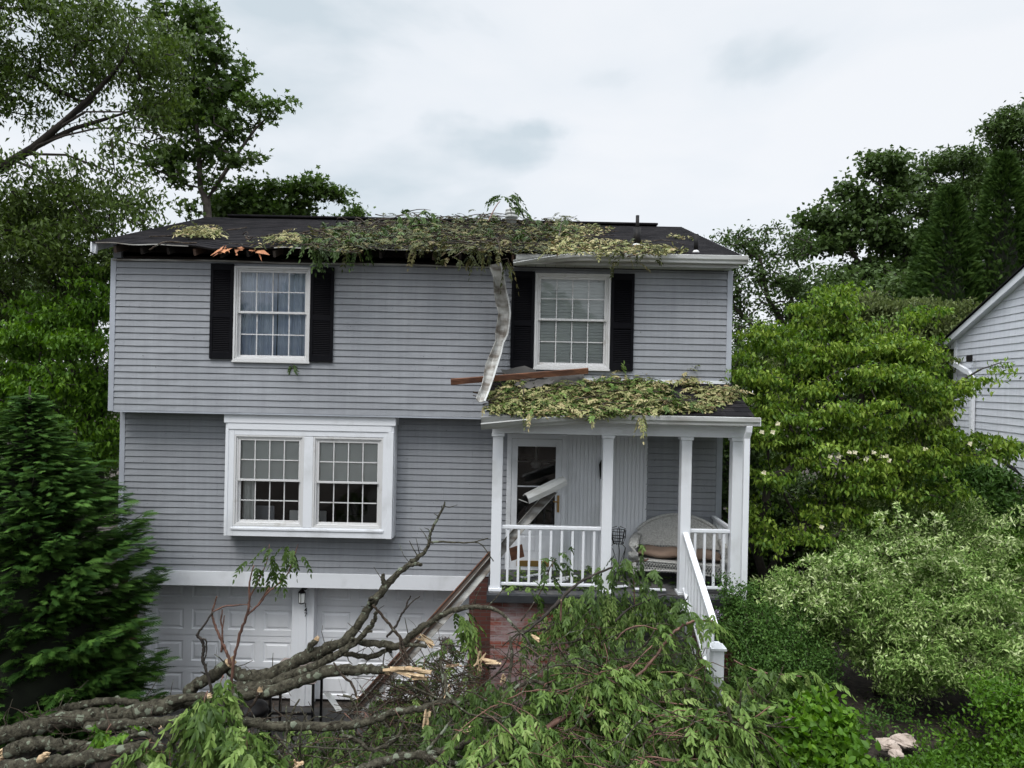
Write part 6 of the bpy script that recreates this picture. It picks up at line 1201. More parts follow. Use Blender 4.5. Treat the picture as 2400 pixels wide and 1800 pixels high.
# leaf sprays spilling over the eaves
def hang(label, specs, seed, lm='L_roof'):
    c = at(*specs[0][:3]); r_ = empty('overhanging_spray', tuple(c), label, 'leaf spray', 'leaf sprays hanging over the eaves')
    MB().tube([Vector(c)+Vector((-.1, .25, .05)), Vector(c)+Vector((0, 0, .03)), Vector(c)+Vector((.04, -.06, -.1))], [.008, .006, .003], 5).build('stem', M['bark_thin'], r_); spray(r_, specs, None, seed, lm)
hang('long bushy spray hanging over the eave above the left window shutter', [(735, 566, 10.25, .09, 15, -.1, -.5, -.2, .075, 1.2), (765, 570, 10.22, .12, 18, .1, -.5, -.3, .075, 1.3), (748, 592, 10.2, .04, 6, .0, -.4, -.8, .075, 1.3), (825, 574, 10.25, .10, 10, .1, -.5, -.2, .07, 1.1)], 51, 'L_wilt')
hang('spray dangling over the torn eave in the middle of the roof', [(985, 578, 10.25, .10, 10, .0, -.5, -.1, .07, .9), (1040, 584, 10.25, .14, 8, .1, -.4, -.2, .07, 1.0)], 52)
hang('spray drooping over the eave just left of the hanging gutter', [(1100, 594, 10.22, .12, 8, .3, -.4, -.4, .07, 1.0), (1150, 592, 10.2, .10, 9, .2, -.4, -.2, .07, .9)], 53)
hang('single drooping leaf at the bent start of the upper gutter', [(1190, 610, 10.18, .02, 3, .3, -.3, -.7, .09, 1.2)], 54)
hang('row of leaves lapping over the upper gutter right of centre', [(1440, 586, 10.22, .13, 12, .1, -.5, .0, .06, .9), (1510, 588, 10.22, .14, 12, .1, -.5, .0, .06, .9)], 55)
hang('leaves hanging over the porch gutter near the middle post', [(1505, 975, 9.45, .03, 4, .0, -.3, -.7, .07, 1.2), (1380, 966, 9.5, .14, 4, .0, -.5, .0, .05, .7)], 56, 'L_litter')
hang('few leaves caught at the crushed left end of the porch gutter', [(1230, 972, 9.5, .06, 4, .0, -.4, -.1, .055, .9), (1160, 950, 9.6, .06, 4, .0, -.5, .0, .055, .9)], 57, 'L_litter')
hang('small green sprig on the wall below the left window', [(684, 852, 10.66, .01, 2, .05, -.1, -1, .06, .3)], 58, 'L_pile')
# branches lying on the main roof
Z2t = (700, 430, 3.318); Z1t = (200, 450, 3.016)
def rl(label, zn, pts, m='bark_thin', seed=0, lv=None, lm='L_roof'):
    q = [(x, y, float(roofD(zn[0]+x/zn[2], (zn[1]+y0/zn[2]))), h) for x, y, y0, h in pts]
    limb(label, zn, q, m, seed, name='roof_branch', group='branches lying on the main roof', leaves_=lv, lm=lm, wob=.02)
rl('longest stick lying at the left of the roof edge and poking over the eave', Z1t, [(455, 410, 385, 6), (500, 380, 385, 6), (560, 355, 365, 7), (640, 355, 360, 7), (720, 362, 368, 6), (790, 358, 365, 4)], seed=61)
rl('pale stick across the shingles left of the yellow green clump', Z1t, [(450, 315, 320, 4), (560, 312, 318, 4), (650, 305, 312, 4), (760, 325, 330, 3)], seed=62)
rl('short twig high on the shingles above the left window', Z1t, [(1000, 270, 275, 5), (1080, 262, 266, 5), (1140, 250, 256, 4)], seed=63)
rl('branch standing above the ridge at the left of the leaf mat', Z2t, [(400, 400, 420, 7), (440, 350, 400, 6), (480, 300, 390, 4)], 'bark_dark', 64)
rl('arching branch over the ridge with a few leaves at its end', Z2t, [(540, 340, 380, 6), (620, 290, 370, 6), (700, 275, 360, 5), (780, 255, 350, 4)], 'bark_dark', 65, [(800, 240, 12.5, .06, 5, .1, -.3, -.4, .09, 1.2)], 'L_maple')
rl('thin branch leaning up past the ridge in the middle of the leaf mat', Z2t, [(740, 400, 420, 7), (820, 340, 390, 6), (900, 270, 370, 5), (980, 205, 350, 3)], 'bark_thin', 66, [(985, 240, 12.6, .07, 7, .3, -.3, -.4, .09, 1.2), (920, 290, 12.5, .1, 8, .1, -.4, -.1, .09, 1.0)], 'L_maple')
rl('bare forked twig rising from the leaf mat left of the roof vent', Z2t, [(1360, 330, 370, 5), (1400, 280, 360, 5), (1438, 228, 350, 4)], 'bark_thin', 67)
rl('upright shoot with drooping dark leaves in front of the round roof vent', Z2t, [(1470, 300, 360, 5), (1500, 240, 350, 5), (1540, 170, 345, 4), (1565, 140, 340, 3)], 'bark_red', 68, [(1560, 100, 12.4, .05, 5, -.5, -.2, .1, .10, 1.0), (1640, 110, 12.4, .07, 8, .5, -.2, .0, .10, 1.3), (1690, 170, 12.4, .05, 6, .3, -.2, -.5, .10, 1.0)], 'L_maple')
rl('thin twigs poking up right of the small black pipe', Z2t, [(1860, 370, 380, 4), (1900, 320, 375, 4), (1945, 280, 370, 3)], 'bark_thin', 69)
rl('thick broken branch half buried in the leaf mat at its left', Z2t, [(260, 470, 475, 8), (350, 420, 440, 10), (420, 390, 420, 10), (440, 470, 465, 8)], 'bark', 70)
rl('long dark branch buried in the middle of the leaf mat', Z2t, [(450, 400, 410, 9), (650, 420, 425, 10), (800, 440, 440, 10), (1000, 400, 410, 8), (1180, 440, 440, 8)], 'bark_dark', 71)
rl('curved brown branch on the right of the leaf mat', Z2t, [(1250, 480, 480, 6), (1450, 430, 430, 7), (1650, 420, 420, 6), (1850, 440, 440, 4)], 'bark_thin', 72)
rl('leafy tuft standing on the leaf mat right of the small black pipe', (1150, 450, 3.017), [(480, 330, 350, 5), (490, 270, 330, 5), (505, 200, 310, 3)], 'bark_thin', 73, [(460, 260, 12.3, .12, 14, -.1, -.4, -.2, .09, 1.1), (540, 275, 12.3, .12, 14, .2, -.4, -.2, .09, 1.1), (505, 215, 12.4, .03, 3, .0, -.2, .3, .08, .8)], 'L_maple')
# ================================================================== TREES AND SHRUBS
def A(px, py, D): return at(px, py, D)
B_ = blob
# big leaning tree at the left
tree('leaning_tree', 'tall dark leafy tree whose long limbs lean in from the left edge', 'tree', (-11.2, 13.2, .5),
     [[A(-190, 1200, 13.2)*0+np.array((-11.2, 13.2, .5)), A(-150, 900, 13.2), A(-110, 560, 13.2), A(-60, 430, 13.1)],
      ([A(-60, 430, 13.1), A(77, 347, 13), A(154, 282, 12.9), A(216, 224, 12.8), A(270, 166, 12.7), A(293, 131, 12.7), A(315, 60, 12.7)], None, [.085, .07, .055, .045, .035, .025, .014]),
      ([A(77, 347, 13), A(174, 301, 13), A(251, 278, 12.9), A(324, 255, 12.8), A(390, 240, 12.7)], None, [.05, .04, .032, .022, .012]),
      ([A(-10, 390, 13.1), A(69, 361, 13), A(154, 363, 13), A(216, 386, 12.8), A(270, 409, 12.7), A(340, 450, 12.6)], None, [.035, .03, .025, .02, .015, .01]),
      ([A(154, 282, 12.9), A(216, 235, 13.2), A(215, 150, 13.3), A(205, 60, 13.3)], None, [.05, .04, .03, .015]),
      ([A(60, 352, 13), A(150, 318, 12.8), A(230, 300, 12.6), A(330, 300, 12.5), A(400, 330, 12.4)], None, [.03, .025, .02, .014, .008]), ([A(120, 310, 13), A(200, 262, 12.7), A(290, 262, 12.6), A(360, 275, 12.5)], None, [.03, .024, .016, .008]), ([A(20, 370, 13), A(90, 400, 12.8), A(170, 470, 12.6), A(230, 560, 12.5)], None, [.03, .024, .016, .008]),
      ([A(-100, 560, 13.2), A(20, 520, 13.5), A(120, 560, 13.8)], None, [.08, .05, .03])],
     [B_(20, 40, 13, 1.1, .8, 1.3), B_(180, 40, 13, .9, .8, 1.3), B_(310, 60, 12.8, .8, .8, 1.1), B_(380, 130, 12.8, .35, .8, .8), B_(340, 210, 12.8, .6, .45, .8), B_(200, 170, 13.2, .7, .5, .9), B_(60, 220, 13.3, 1.0, .8, 1.2), B_(-80, 150, 13.3, 1.2, 1.6, 1.3),
      B_(300, 330, 12.8, .6, .15, .6), B_(60, 440, 13.2, .9, .5, 1.2), B_(190, 450, 13.0, .8, .5, 1.0), B_(300, 430, 12.8, .6, .35, .8), B_(340, 500, 12.7, .35, .35, .6), B_(60, 560, 13.5, 1.2, .7, 1.3), B_(200, 560, 13.2, .9, .55, 1.1), B_(90, 680, 13.8, 1.1, .8, 1.3), B_(200, 640, 13.5, .8, .35, 1.0), B_(-20, 780, 14, 1.2, 1.0, 1.3), B_(120, 480, 13.6, 1.1, .6, 1.2), B_(30, 600, 14, 1.1, .6, 1.2), B_(250, 610, 13.2, .5, .35, .8), B_(370, 260, 12.9, .3, .4, .7)],
     1500, M['L_big'], M['bark_dark'], 101, per=28, L=.115, W=.40, spread=.32, droop=1.0, sig=.24, flat=.7, rtip=.0045, up_n=.3)
tree('maple_tree', 'slender maple with forked trunk standing behind the left end of the roof', 'tree', (-9.1, 20, .5),
     [([np.array((-9.1, 20, .5)), A(486, 700, 20), A(488, 520, 20), A(484, 470, 20)], None, [.19, .16, .12, .11]), ([A(484, 470, 20), A(470, 440, 20), A(466, 350, 20), A(455, 240, 20.2), A(448, 120, 20.2), A(440, 30, 20.2)], None, [.09, .085, .07, .05, .035, .015]),
      ([A(484, 470, 20), A(520, 415, 19.8), A(560, 355, 19.6), A(600, 300, 19.5), A(640, 262, 19.4), A(668, 235, 19.4)], None, [.07, .06, .045, .035, .022, .010]), ([A(468, 450, 20), A(410, 418, 19.8), A(340, 385, 19.6), A(260, 360, 19.5)], None, [.035, .03, .02, .01]),
      ([A(478, 500, 20), A(474, 450, 20.1)], None, [.04, .035])],
     [B_(410, 60, 20, .6, .8, .9), B_(465, 50, 20, .5, .7, .8), B_(450, 150, 20, .9, .9, 1.0), B_(505, 110, 20, .35, .7, .6), B_(565, 170, 20, .14, .75, .3), B_(540, 190, 20, .3, .4, .5), B_(510, 235, 20, .7, .45, .8), B_(590, 245, 19.6, .4, .3, .5), B_(650, 240, 19.4, .42, .2, .4), B_(440, 270, 20, .9, .6, 1.0),
      B_(540, 300, 19.8, .55, .3, .7), B_(470, 345, 20, .8, .3, .9), B_(350, 350, 19.6, .9, .25, .7), B_(400, 400, 19.7, .55, .25, .6), B_(600, 368, 19.6, .45, .12, .3), B_(545, 372, 19.8, .35, .15, .3), B_(500, 420, 19.9, .2, .25, .3), B_(460, 490, 19.9, .3, .15, .3), B_(380, 240, 20, .5, .6, .8)],
     470, M['L_maple'], M['bark_tree'], 102, per=17, L=.165, W=.95, tmpl=T_MAPLE, spread=.34, droop=.35, sig=.26, flat=.55, rtip=.0065)
tree('maple_treetop', 'dark low maple crown showing above the left part of the ridge', 'tree', (-7.6, 22, .5),
     [[np.array((-7.6, 22, .5)), A(600, 700, 22), A(610, 520, 22)], [A(610, 520, 22), A(700, 480, 22), A(790, 448, 22)], [A(610, 520, 22), A(560, 450, 22)]],
     [B_(530, 480, 22, .7, .35, .8), B_(590, 455, 22, .7, .5, .9), B_(600, 500, 22, 1.2, .3, .9), B_(670, 490, 22, .8, .35, .8), B_(685, 445, 22, .35, .3, .5), B_(722, 440, 22, .22, .45, .4), B_(755, 440, 22, .35, .28, .4), B_(795, 448, 22, .38, .14, .3), B_(640, 430, 22, .15, .3, .3)],
     330, M['L_maple'], M['bark_tree'], 103, per=17, L=.17, W=.95, tmpl=T_MAPLE, spread=.32, sig=.22, flat=.5, rtip=.0065)
tree('distant_treetop', 'small twiggy treetop peeking over the ridge left of the leaf mat', 'tree', (-7.3, 26, .5), [[np.array((-7.3, 26, .5)), A(812, 700, 26), A(815, 520, 26)]],
     [B_(828, 500, 26, .45, .22, .4), B_(835, 490, 26, .12, .3, .3), B_(785, 512, 26, .35, .1, .3)], 34, M['L_maple'], M['bark_tree'], 104, per=16, L=.16, W=.9, tmpl=T_MAPLE, sig=.18, rtip=.01)
tree('bright_tree', 'bright green layered tree behind the conifer at the left of the house', 'tree', (-8.2, 13.0, .5),
     [[np.array((-8.2, 13.0, .5)), A(232, 1130, 13), A(225, 1040, 13)], [A(225, 1040, 13), A(150, 980, 12.8), A(70, 900, 12.6)], [A(225, 1040, 13), A(245, 950, 13), A(225, 850, 13), A(215, 700, 13)], [A(225, 1040, 13), A(180, 880, 13), A(120, 780, 13)]],
     [B_(225, 650, 13, .30, .28, .5), B_(200, 720, 13, .55, .3, .7), B_(120, 725, 13, .7, .3, .8), B_(80, 790, 12.8, .8, .35, .9), B_(210, 800, 12.8, .6, .3, .8), B_(50, 880, 12.6, .7, .3, .9), B_(160, 880, 12.7, .8, .3, .9), B_(230, 900, 12.8, .4, .35, .6), B_(20, 960, 12.5, .6, .3, .8), B_(120, 970, 12.6, .8, .25, .9), B_(235, 1000, 12.6, .4, .25, .5), B_(200, 1060, 12.6, .7, .25, .6)],
     950, M['L_bright'], M['bark_dark'], 105, per=24, L=.10, W=.48, spread=.22, droop=1.2, sig=.15, flat=.3, vflat=.25, rtip=.005)
tree('back_left_tree', 'dense dark tree filling the gap behind the bright green tree', 'tree', (-14, 18.5, .5), [[np.array((-14., 18.5, .5)), A(60, 1000, 18.5), A(60, 700, 18.5)]],
     [B_(0, 640, 18, 1.8, 1.2, 1.5), B_(150, 740, 18, 1.6, 1.0, 1.5), B_(50, 880, 18, 2.0, 1.2, 1.5), B_(200, 920, 18, 1.4, 1.2, 1.4), B_(120, 1060, 18, 2.0, 1.2, 1.5), B_(-80, 1000, 18, 1.8, 2, 1.5), B_(220, 1120, 18, 1.2, .9, 1.2)],
     1200, M['L_back'], M['bark_dark'], 106, per=18, L=.17, W=.6, sig=.5, spread=.5, rtip=.008)
# trees behind, right
def rt(name, label, base, bl, n, seed, lm='L_back', L=.19, W=.7, tm=T_SIMPLE, per=18, sig=.38, limbs=(), sp=.42, rt_=.009, flat=.5):
    return tree(name, label, 'tree', base, [[np.array(base, float), np.array(base)+np.array((0, 0, 2.6))]]+list(limbs), bl, n, M[lm], M['bark_dark'], seed, per=per, L=L, W=W, tmpl=tm, sig=sig, spread=sp, rtip=rt_, group='trees behind the houses on the right', flat=flat)
rt('background_tree', 'loose twiggy tree immediately right of the upper gutter corner', (7.0, 19.5, 1.5), [B_(1700, 560, 19.5, .35, .3, .5), B_(1780, 560, 19.5, .7, .35, .9), B_(1850, 575, 19.5, .55, .5, .8), B_(1700, 640, 19.5, .35, .6, .8), B_(1770, 660, 19.5, 1.1, .8, 1.2), B_(1860, 680, 19.5, .8, .8, 1.1), B_(1740, 780, 19.5, .7, .7, 1.1), B_(1850, 800, 19.5, 1.2, .8, 1.2), B_(1770, 900, 19.5, .9, .8, 1.1), B_(1740, 1000, 19.5, .6, .8, 1), B_(1805, 530, 19.5, .10, .22, .2)], 700, 111, L=.13, W=.5, sp=.32, sig=.24,
   limbs=[[A(1790, 900, 19.5), A(1760, 760, 19.5), A(1700, 700, 19.4)], [A(1790, 900, 19.5), A(1850, 780, 19.5), A(1860, 640, 19.5)], [A(1850, 780, 19.5), A(1800, 700, 19.5), A(1780, 600, 19.5)]])
rt('background_tree', 'broad maple with layered top in the middle of the right hand trees', (13.5, 27, 2.0), [B_(2060, 385, 27, .55, .55, .8), B_(2110, 365, 27, .18, .3, .3), B_(2045, 360, 27, .2, .3, .3), B_(2110, 430, 27, .6, .45, .8), B_(1990, 445, 27, .6, .3, .8), B_(2050, 480, 27, 1.1, .6, 1.2), B_(1930, 510, 27, .9, .45, 1.1), B_(2010, 545, 27, 1.5, .55, 1.4), B_(1910, 570, 27, .7, .4, 1), B_(2100, 560, 27, 1.3, .8, 1.4), B_(2050, 650, 27, 1.5, .7, 1.4), B_(1980, 700, 27, 1.2, .8, 1.2), B_(2150, 650, 27, 1.3, 1.0, 1.4)], 850, 112, L=.20, W=.75, tm=T_SIMPLE, per=24, sig=.30,
   limbs=[[A(2070, 750, 27), A(2065, 550, 27), A(2062, 400, 27)], [A(2070, 700, 27), A(1990, 580, 26.8), A(1930, 530, 26.6)]])
rt('background_tree', 'rounded dark tree with bare twigs on top left of the tall columns', (19.0, 30, 2.0), [B_(2200, 375, 30, 1.1, .5, 1), B_(2250, 380, 30, .7, .5, 1), B_(2170, 450, 30, 1.2, .9, 1.3), B_(2260, 480, 30, 1.3, 1.1, 1.3), B_(2200, 600, 30, 1.5, 1.5, 1.5), B_(2300, 420, 30, .8, .8, 1), B_(2330, 600, 30, 1.4, 2, 1.4)], 720, 113, L=.20, W=.5, per=26, sig=.38)
rt('background_tree', 'feathery tall tree rising highest at the right edge', (26, 34, 2.0), [B_(2370, 270, 34, .5, .5, .7), B_(2350, 300, 34, .9, .5, 1), B_(2400, 320, 34, 1.2, 1.0, 1.4), B_(2335, 385, 34, 1.0, .5, 1), B_(2400, 420, 34, 1.6, 1.2, 1.4), B_(2430, 260, 34, .9, .9, 1)], 480, 114, L=.24, W=.40, per=24, sig=.32, sp=.5)
rt('background_tree', 'low dark tree behind the dogwood crown', (13.2, 23.5, 1.5), [B_(1950, 680, 23, 1.2, .8, 1.3), B_(2080, 690, 23, 1.5, .8, 1.3), B_(1900, 780, 23, 1.5, 1.2, 1.3), B_(2050, 800, 23, 1.8, 1.2, 1.3), B_(2200, 800, 23, 1.8, 1.4, 1.3), B_(1900, 950, 23, 1.6, 1.2, 1.3), B_(2150, 950, 23, 2.5, 1.6, 1.3), B_(1800, 1100, 22, 1.8, 1.2, 1.2), B_(2280, 950, 22, 1.5, 1.6, 1.2)], 1500, 115, L=.17, W=.7, per=22, sig=.42, sp=.5)
def arbor(label, px, pyt, D, rad, z0, seed, group='columnar evergreens'):
    g = np.random.default_rng(seed); top = at(px, pyt, D); c = np.array((top[0], D, z0)); H = top[2]-z0; root = empty('columnar_evergreen', tuple(c), label, 'evergreen', group)
    n = 13000; h = g.random(n)**.85; th = g.uniform(0, 2*np.pi, n); prof = np.minimum(1, ((1-h)*2.3+.03))**.75; rr = rad*prof*(.80+.22*g.random(n)+.13*np.sin(th*5+h*41)*np.sin(h*63+th*2)+.10*np.sin(th*3-h*17))
    P_ = c+np.stack([np.cos(th)*rr, np.sin(th)*rr, h*H*.985], 1); U = nrm(np.stack([np.cos(th)*.9, np.sin(th)*.9, np.full(n, .45)], 1)+g.normal(size=(n, 3))*.45); Nn = nrm(np.stack([np.cos(th+.8), np.sin(th+.8), np.full(n, .1)], 1)+g.normal(size=(n, 3))*.5)
    v, t, ti = leaves(P_, U, Nn, .19*g.uniform(.6, 1.3, n), .17, T_FROND, g); npmesh('foliage', v, t, M['L_arbor'], root, ti)
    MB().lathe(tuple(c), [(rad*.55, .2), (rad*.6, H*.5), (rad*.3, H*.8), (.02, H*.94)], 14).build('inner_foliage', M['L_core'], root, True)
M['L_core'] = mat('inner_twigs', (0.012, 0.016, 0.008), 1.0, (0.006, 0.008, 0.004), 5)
arbor('shorter columnar evergreen in the gap left of the tallest column', 2225, 432, 17.5, .95, 1.5, 121); arbor('tallest pointed columnar evergreen above the white house roof', 2352, 352, 17.5, .95, 1.5, 122)
arbor('columnar evergreen cut by the right frame edge', 2440, 380, 17.8, .95, 1.5, 123)
arbor('small narrow evergreen shoulder left of the shorter column', 2178, 520, 18.2, .7, 1.5, 124)
# dogwoods
tree('rear_dogwood', 'olive green dogwood behind the large dogwood beside the white house', 'tree', (9.0, 14.5, 1.3), [[np.array((9., 14.5, 1.3)), A(2150, 1000, 14.5), A(2140, 850, 14.5)]],
     [B_(2010, 700, 14.5, .55, .2, .6), B_(2045, 730, 14.5, .6, .25, .7), B_(2085, 710, 14.5, .25, .2, .3), B_(2160, 720, 14.5, .6, .22, .7), B_(2230, 710, 14.5, .55, .15, .5), B_(2210, 760, 14.5, .7, .25, .7), B_(2120, 780, 14.5, .9, .3, .8), B_(2170, 830, 14.5, .6, .3, .8), B_(1850, 860, 14.3, .6, .4, .7), B_(2200, 990, 14.2, .4, .3, .6), B_(2210, 1080, 14.2, .4, .4, .6)],
     620, M['L_dogwood2'], M['bark_dark'], 131, per=26, L=.10, W=.45, spread=.24, droop=1.4, sig=.14, flat=.25, vflat=.22, rtip=.005)
DW = [B_(1965, 680, 11.3, .28, .20, .4), B_(1935, 715, 11.2, .45, .22, .6), B_(1890, 770, 11.2, .45, .22, .6), B_(2000, 760, 11.0, .6, .25, .7), B_(2040, 810, 10.9, .7, .25, .8), B_(1910, 830, 10.9, .75, .28, .8), B_(1780, 760, 11.2, .18, .10, .3), B_(1775, 785, 11.1, .30, .08, .4), B_(1830, 800, 11.1, .4, .12, .5),
      B_(2160, 740, 11.3, .25, .22, .4), B_(2120, 800, 11.0, .45, .25, .7), B_(2140, 850, 10.9, .4, .22, .7), B_(1745, 830, 11.0, .18, .10, .3), B_(1770, 870, 10.9, .40, .18, .6), B_(1860, 890, 10.7, .6, .25, .8), B_(2010, 880, 10.6, .9, .25, .9), B_(2130, 910, 10.7, .7, .22, .8), B_(1790, 940, 10.7, .4, .22, .6), B_(1830, 980, 10.5, .5, .22, .7), B_(1770, 1010, 10.4, .28, .22, .5),
      B_(2000, 960, 10.4, .9, .22, .9), B_(2160, 950, 10.6, .5, .12, .7), B_(2240, 905, 10.4, .25, .10, .3), B_(2275, 885, 10.3, .2, .08, .3), B_(2345, 862, 10.25, .16, .03, .1), B_(1920, 1030, 10.3, .9, .18, .9), B_(2080, 1030, 10.4, .8, .2, .9), B_(2170, 1010, 10.5, .4, .13, .6), B_(1970, 1080, 10.2, .9, .15, .8), B_(2130, 1080, 10.4, .7, .18, .8),
      B_(2300, 1035, 10.2, .45, .13, .4), B_(2380, 1050, 10.1, .35, .12, .4), B_(2240, 1060, 10.3, .4, .12, .5), B_(1815, 1110, 10.2, .38, .14, .4), B_(2030, 1130, 10.1, .7, .15, .7), B_(2160, 1140, 10.3, .6, .18, .7), B_(1960, 1190, 10.4, .8, .2, .7), B_(2100, 1190, 10.6, .7, .2, .7), B_(1830, 1255, 10.1, .45, .12, .4), B_(1920, 1245, 10.0, .3, .10, .4), B_(1765, 1190, 10.5, .25, .3, .4)]
dwr, dws, dwt = tree('dogwood_tree', 'large bright green dogwood with cream flowers filling the space beside the porch', 'tree', (4.15, 10.7, 1.15),
     [([np.array((4.15, 10.7, 1.15)), A(1790, 1350, 10.7), A(1880, 1240, 10.7), A(1960, 1140, 10.7)], None, [.09, .08, .07, .06]), [A(1960, 1140, 10.7), A(2010, 1000, 10.8), A(2030, 850, 10.9), A(1980, 720, 11.1)], ([A(2010, 1000, 10.8), A(2110, 950, 10.6), A(2230, 905, 10.4), A(2300, 865, 10.3), A(2345, 850, 10.25), A(2378, 848, 10.2)], None, [.035, .028, .02, .014, .008, .004]),
      ([A(1960, 1140, 10.7), A(2100, 1110, 10.4), A(2250, 1070, 10.3), A(2390, 1050, 10.1)], None, [.045, .035, .02, .01]), [A(1880, 1240, 10.7), A(1800, 1090, 10.5), A(1800, 930, 10.8)], [A(1790, 1350, 10.7), A(1760, 1250, 10.6), A(1800, 1180, 10.4)], [A(2010, 1000, 10.8), A(1930, 880, 10.9), A(1880, 800, 11)]],
     [(b[0], b[1], b[2], b[3]*.97, b[4], b[5]*.80, 7) for b in DW], 2150, M['L_dogwood'], M['bark_dark'], 132, per=25, L=.082, W=.46, spread=.17, droop=1.3, sig=.11, flat=.5, rtip=.004, up_n=.9, jit=.6, vflat=.30, shell=.5, along=.24)
gg = np.random.default_rng(5); fp = []
for px, py in ((1785, 1013), (1811, 1013), (1822, 993), (1945, 1070), (1990, 1060), (2003, 1060), (2029, 1076), (2047, 1060), (2067, 1070), (2077, 1070), (2083, 1079), (2168, 1052), (1965, 1070), (2273, 1040), (1790, 1108), (2215, 1115), (1925, 1235)):
    fp.append(at(px, py, 9.75))
fp = np.array(fp); U = []; Pp = []
for k in range(4):
    t = k*np.pi/2+gg.uniform(0, 1, len(fp)); U.append(np.stack([np.cos(t), -.35+.1*np.sin(t), np.sin(t)*.8], 1)); Pp.append(fp)
U = np.concatenate(U); v, t, ti = leaves(np.concatenate(Pp), U, np.tile((0, -1., .45), (len(U), 1)), .043, .042, T_SIMPLE, gg); npmesh('blossoms', v, t, M['petal'], dwr, ti)
# small leaf twig reaching in front of the white house
rt('understory_tree', 'dark understory thicket filling the gap between the porch and the dogwood trunk', (5.2, 14.6, 1.3), [B_(1730, 1000, 13.5, .35, .9, .8), B_(1740, 1180, 13.5, .5, .9, .8), B_(1760, 1340, 13.2, .6, .6, .8), B_(1850, 1100, 13.5, .8, .9, .8), B_(1880, 1280, 13.2, .9, .7, .8), B_(2000, 1230, 13.2, 1.0, .7, .8), B_(2130, 1200, 13.2, 1.0, .8, .8), B_(2240, 1100, 13.8, .7, .7, .6), B_(1700, 860, 15, .3, .8, .6)], 1500, 116, L=.10, W=.6, per=24, sig=.22, sp=.32)
# dappled willow and other shrubs
def shrub(name, label, base, bl, n, lm, seed, per=20, L=.045, W=.32, tm=T_FLAT, sp=.12, droop=-.2, sig=.16, bark='bark_thin', rtip=.0022, cat='shrub', flat=.8, shell=.6, along=.35, jit=.5):
    return tree(name, label, cat, base, [], bl, n, M[lm], M[bark], seed, per=per, L=L, W=W, tmpl=tm, spread=sp, droop=droop, sig=sig, flat=flat, shell=shell, rtip=rtip, curl=.14, rmin=.002, crown='foliage', trunk='stems', along=along, jit=jit)
shrub('dappled_willow', 'large pale dappled willow shrub spreading across the lower right', (5.2, 9.6, 1.15),
      [B_(1830, 1385, 9.6, .35, .22, .4), B_(1900, 1370, 9.4, .5, .32, .5), B_(1990, 1350, 9.3, .6, .45, .6), B_(2090, 1330, 9.5, .7, .5, .7), B_(1880, 1440, 9.3, .4, .25, .5), B_(2000, 1450, 9.1, .7, .45, .7), B_(2130, 1430, 9.0, .8, .55, .8), B_(2240, 1360, 9.3, .7, .5, .8), B_(2350, 1420, 9.0, .7, .7, .8), B_(2080, 1530, 8.8, .5, .35, .6), B_(2190, 1520, 8.7, .7, .4, .7), B_(2300, 1530, 8.6, .7, .45, .7), B_(2400, 1580, 8.3, .5, .5, .6), B_(2130, 1590, 8.7, .4, .18, .4)],
      2700, 'L_willow', 141, per=30, L=.062, W=.34, sp=.10, along=.30, sig=.085, jit=.8)
gw = np.random.default_rng(314); wr = [o for o in bpy.data.objects if o.name == 'dappled_willow'][0]; wp, wd, sb_ = [], [], MB()
for _ in range(150):
    px_w = gw.uniform(1830, 2400); py_w = gw.uniform(1230, 1560) if px_w > 2000 else gw.uniform(1330, 1500); Dw = 8.95+gw.uniform(-.25, .5); c_ = at(px_w, py_w, Dw); d_ = nrm(np.array((gw.normal()*.7, -.45, .75))[None])[0]; L_ = gw.uniform(.25, .6)
    pts = [c_+d_*L_*k/7+np.array((0, 0, -.16*L_*(k/7)**2)) for k in range(8)]; sb_.tube([Vector(p) for p in pts], [.004*(1-.1*k) for k in range(8)], 4)
    for k in range(1, 8):
        for _2 in range(6): wp.append(pts[k]); wd.append(d_*.5+gw.normal(size=3)*.7)
sb_.build('long_shoots', M['bark_thin'], wr)['kind'] = 'stuff'; wL = gw.uniform(.045, .085, len(wp)); v, t, ti = leaves(np.array(wp), np.array(wd), gw.normal(size=(len(wp), 3))+np.array((0, -.5, .8)), wL, wL*.34, T_SIMPLE, gw); npmesh('shoot_leaves', v, t, M['L_willow'], wr, .3+.7*ti)
shrub('dappled_willow', 'darker dappled willow behind the large one, below the dogwood', (6.5, 11.0, 1.3), [B_(2080, 1210, 10.3, .35, .35, .5), B_(2000, 1270, 10.3, .6, .35, .6), B_(2130, 1250, 10.4, .6, .45, .6), B_(2220, 1210, 10.4, .6, .35, .5), B_(2280, 1250, 10.3, .5, .25, .5)], 900, 'L_willow', 142, per=26, L=.06, W=.32, sp=.15)
shrub('compound_leaf_shrub', 'fresh green feathery shrub below the beige lean to', (9.2, 12.2, 1.3), [B_(2200, 1130, 11.8, .6, .3, .6), B_(2290, 1140, 11.6, .6, .3, .6), B_(2300, 1210, 11.3, .7, .35, .6), B_(2360, 1170, 11.2, .4, .35, .5), B_(2230, 1090, 11.9, .5, .25, .5), B_(2380, 1260, 11, .5, .35, .5)], 700, 'L_shrub', 143, per=16, L=.13, W=.35, tm=T_SIMPLE, sp=.2, sig=.18, droop=.5)
shrub('yew_shrub', 'dense yellow green evergreen shrub at the right frame edge', (7.9, 10.3, 1.3), [B_(2390, 1300, 10.3, .35, .5, .5), B_(2350, 1340, 10.4, .35, .4, .5)], 420, 'L_lime', 144, per=22, L=.06, W=.3, sp=.1, sig=.1)
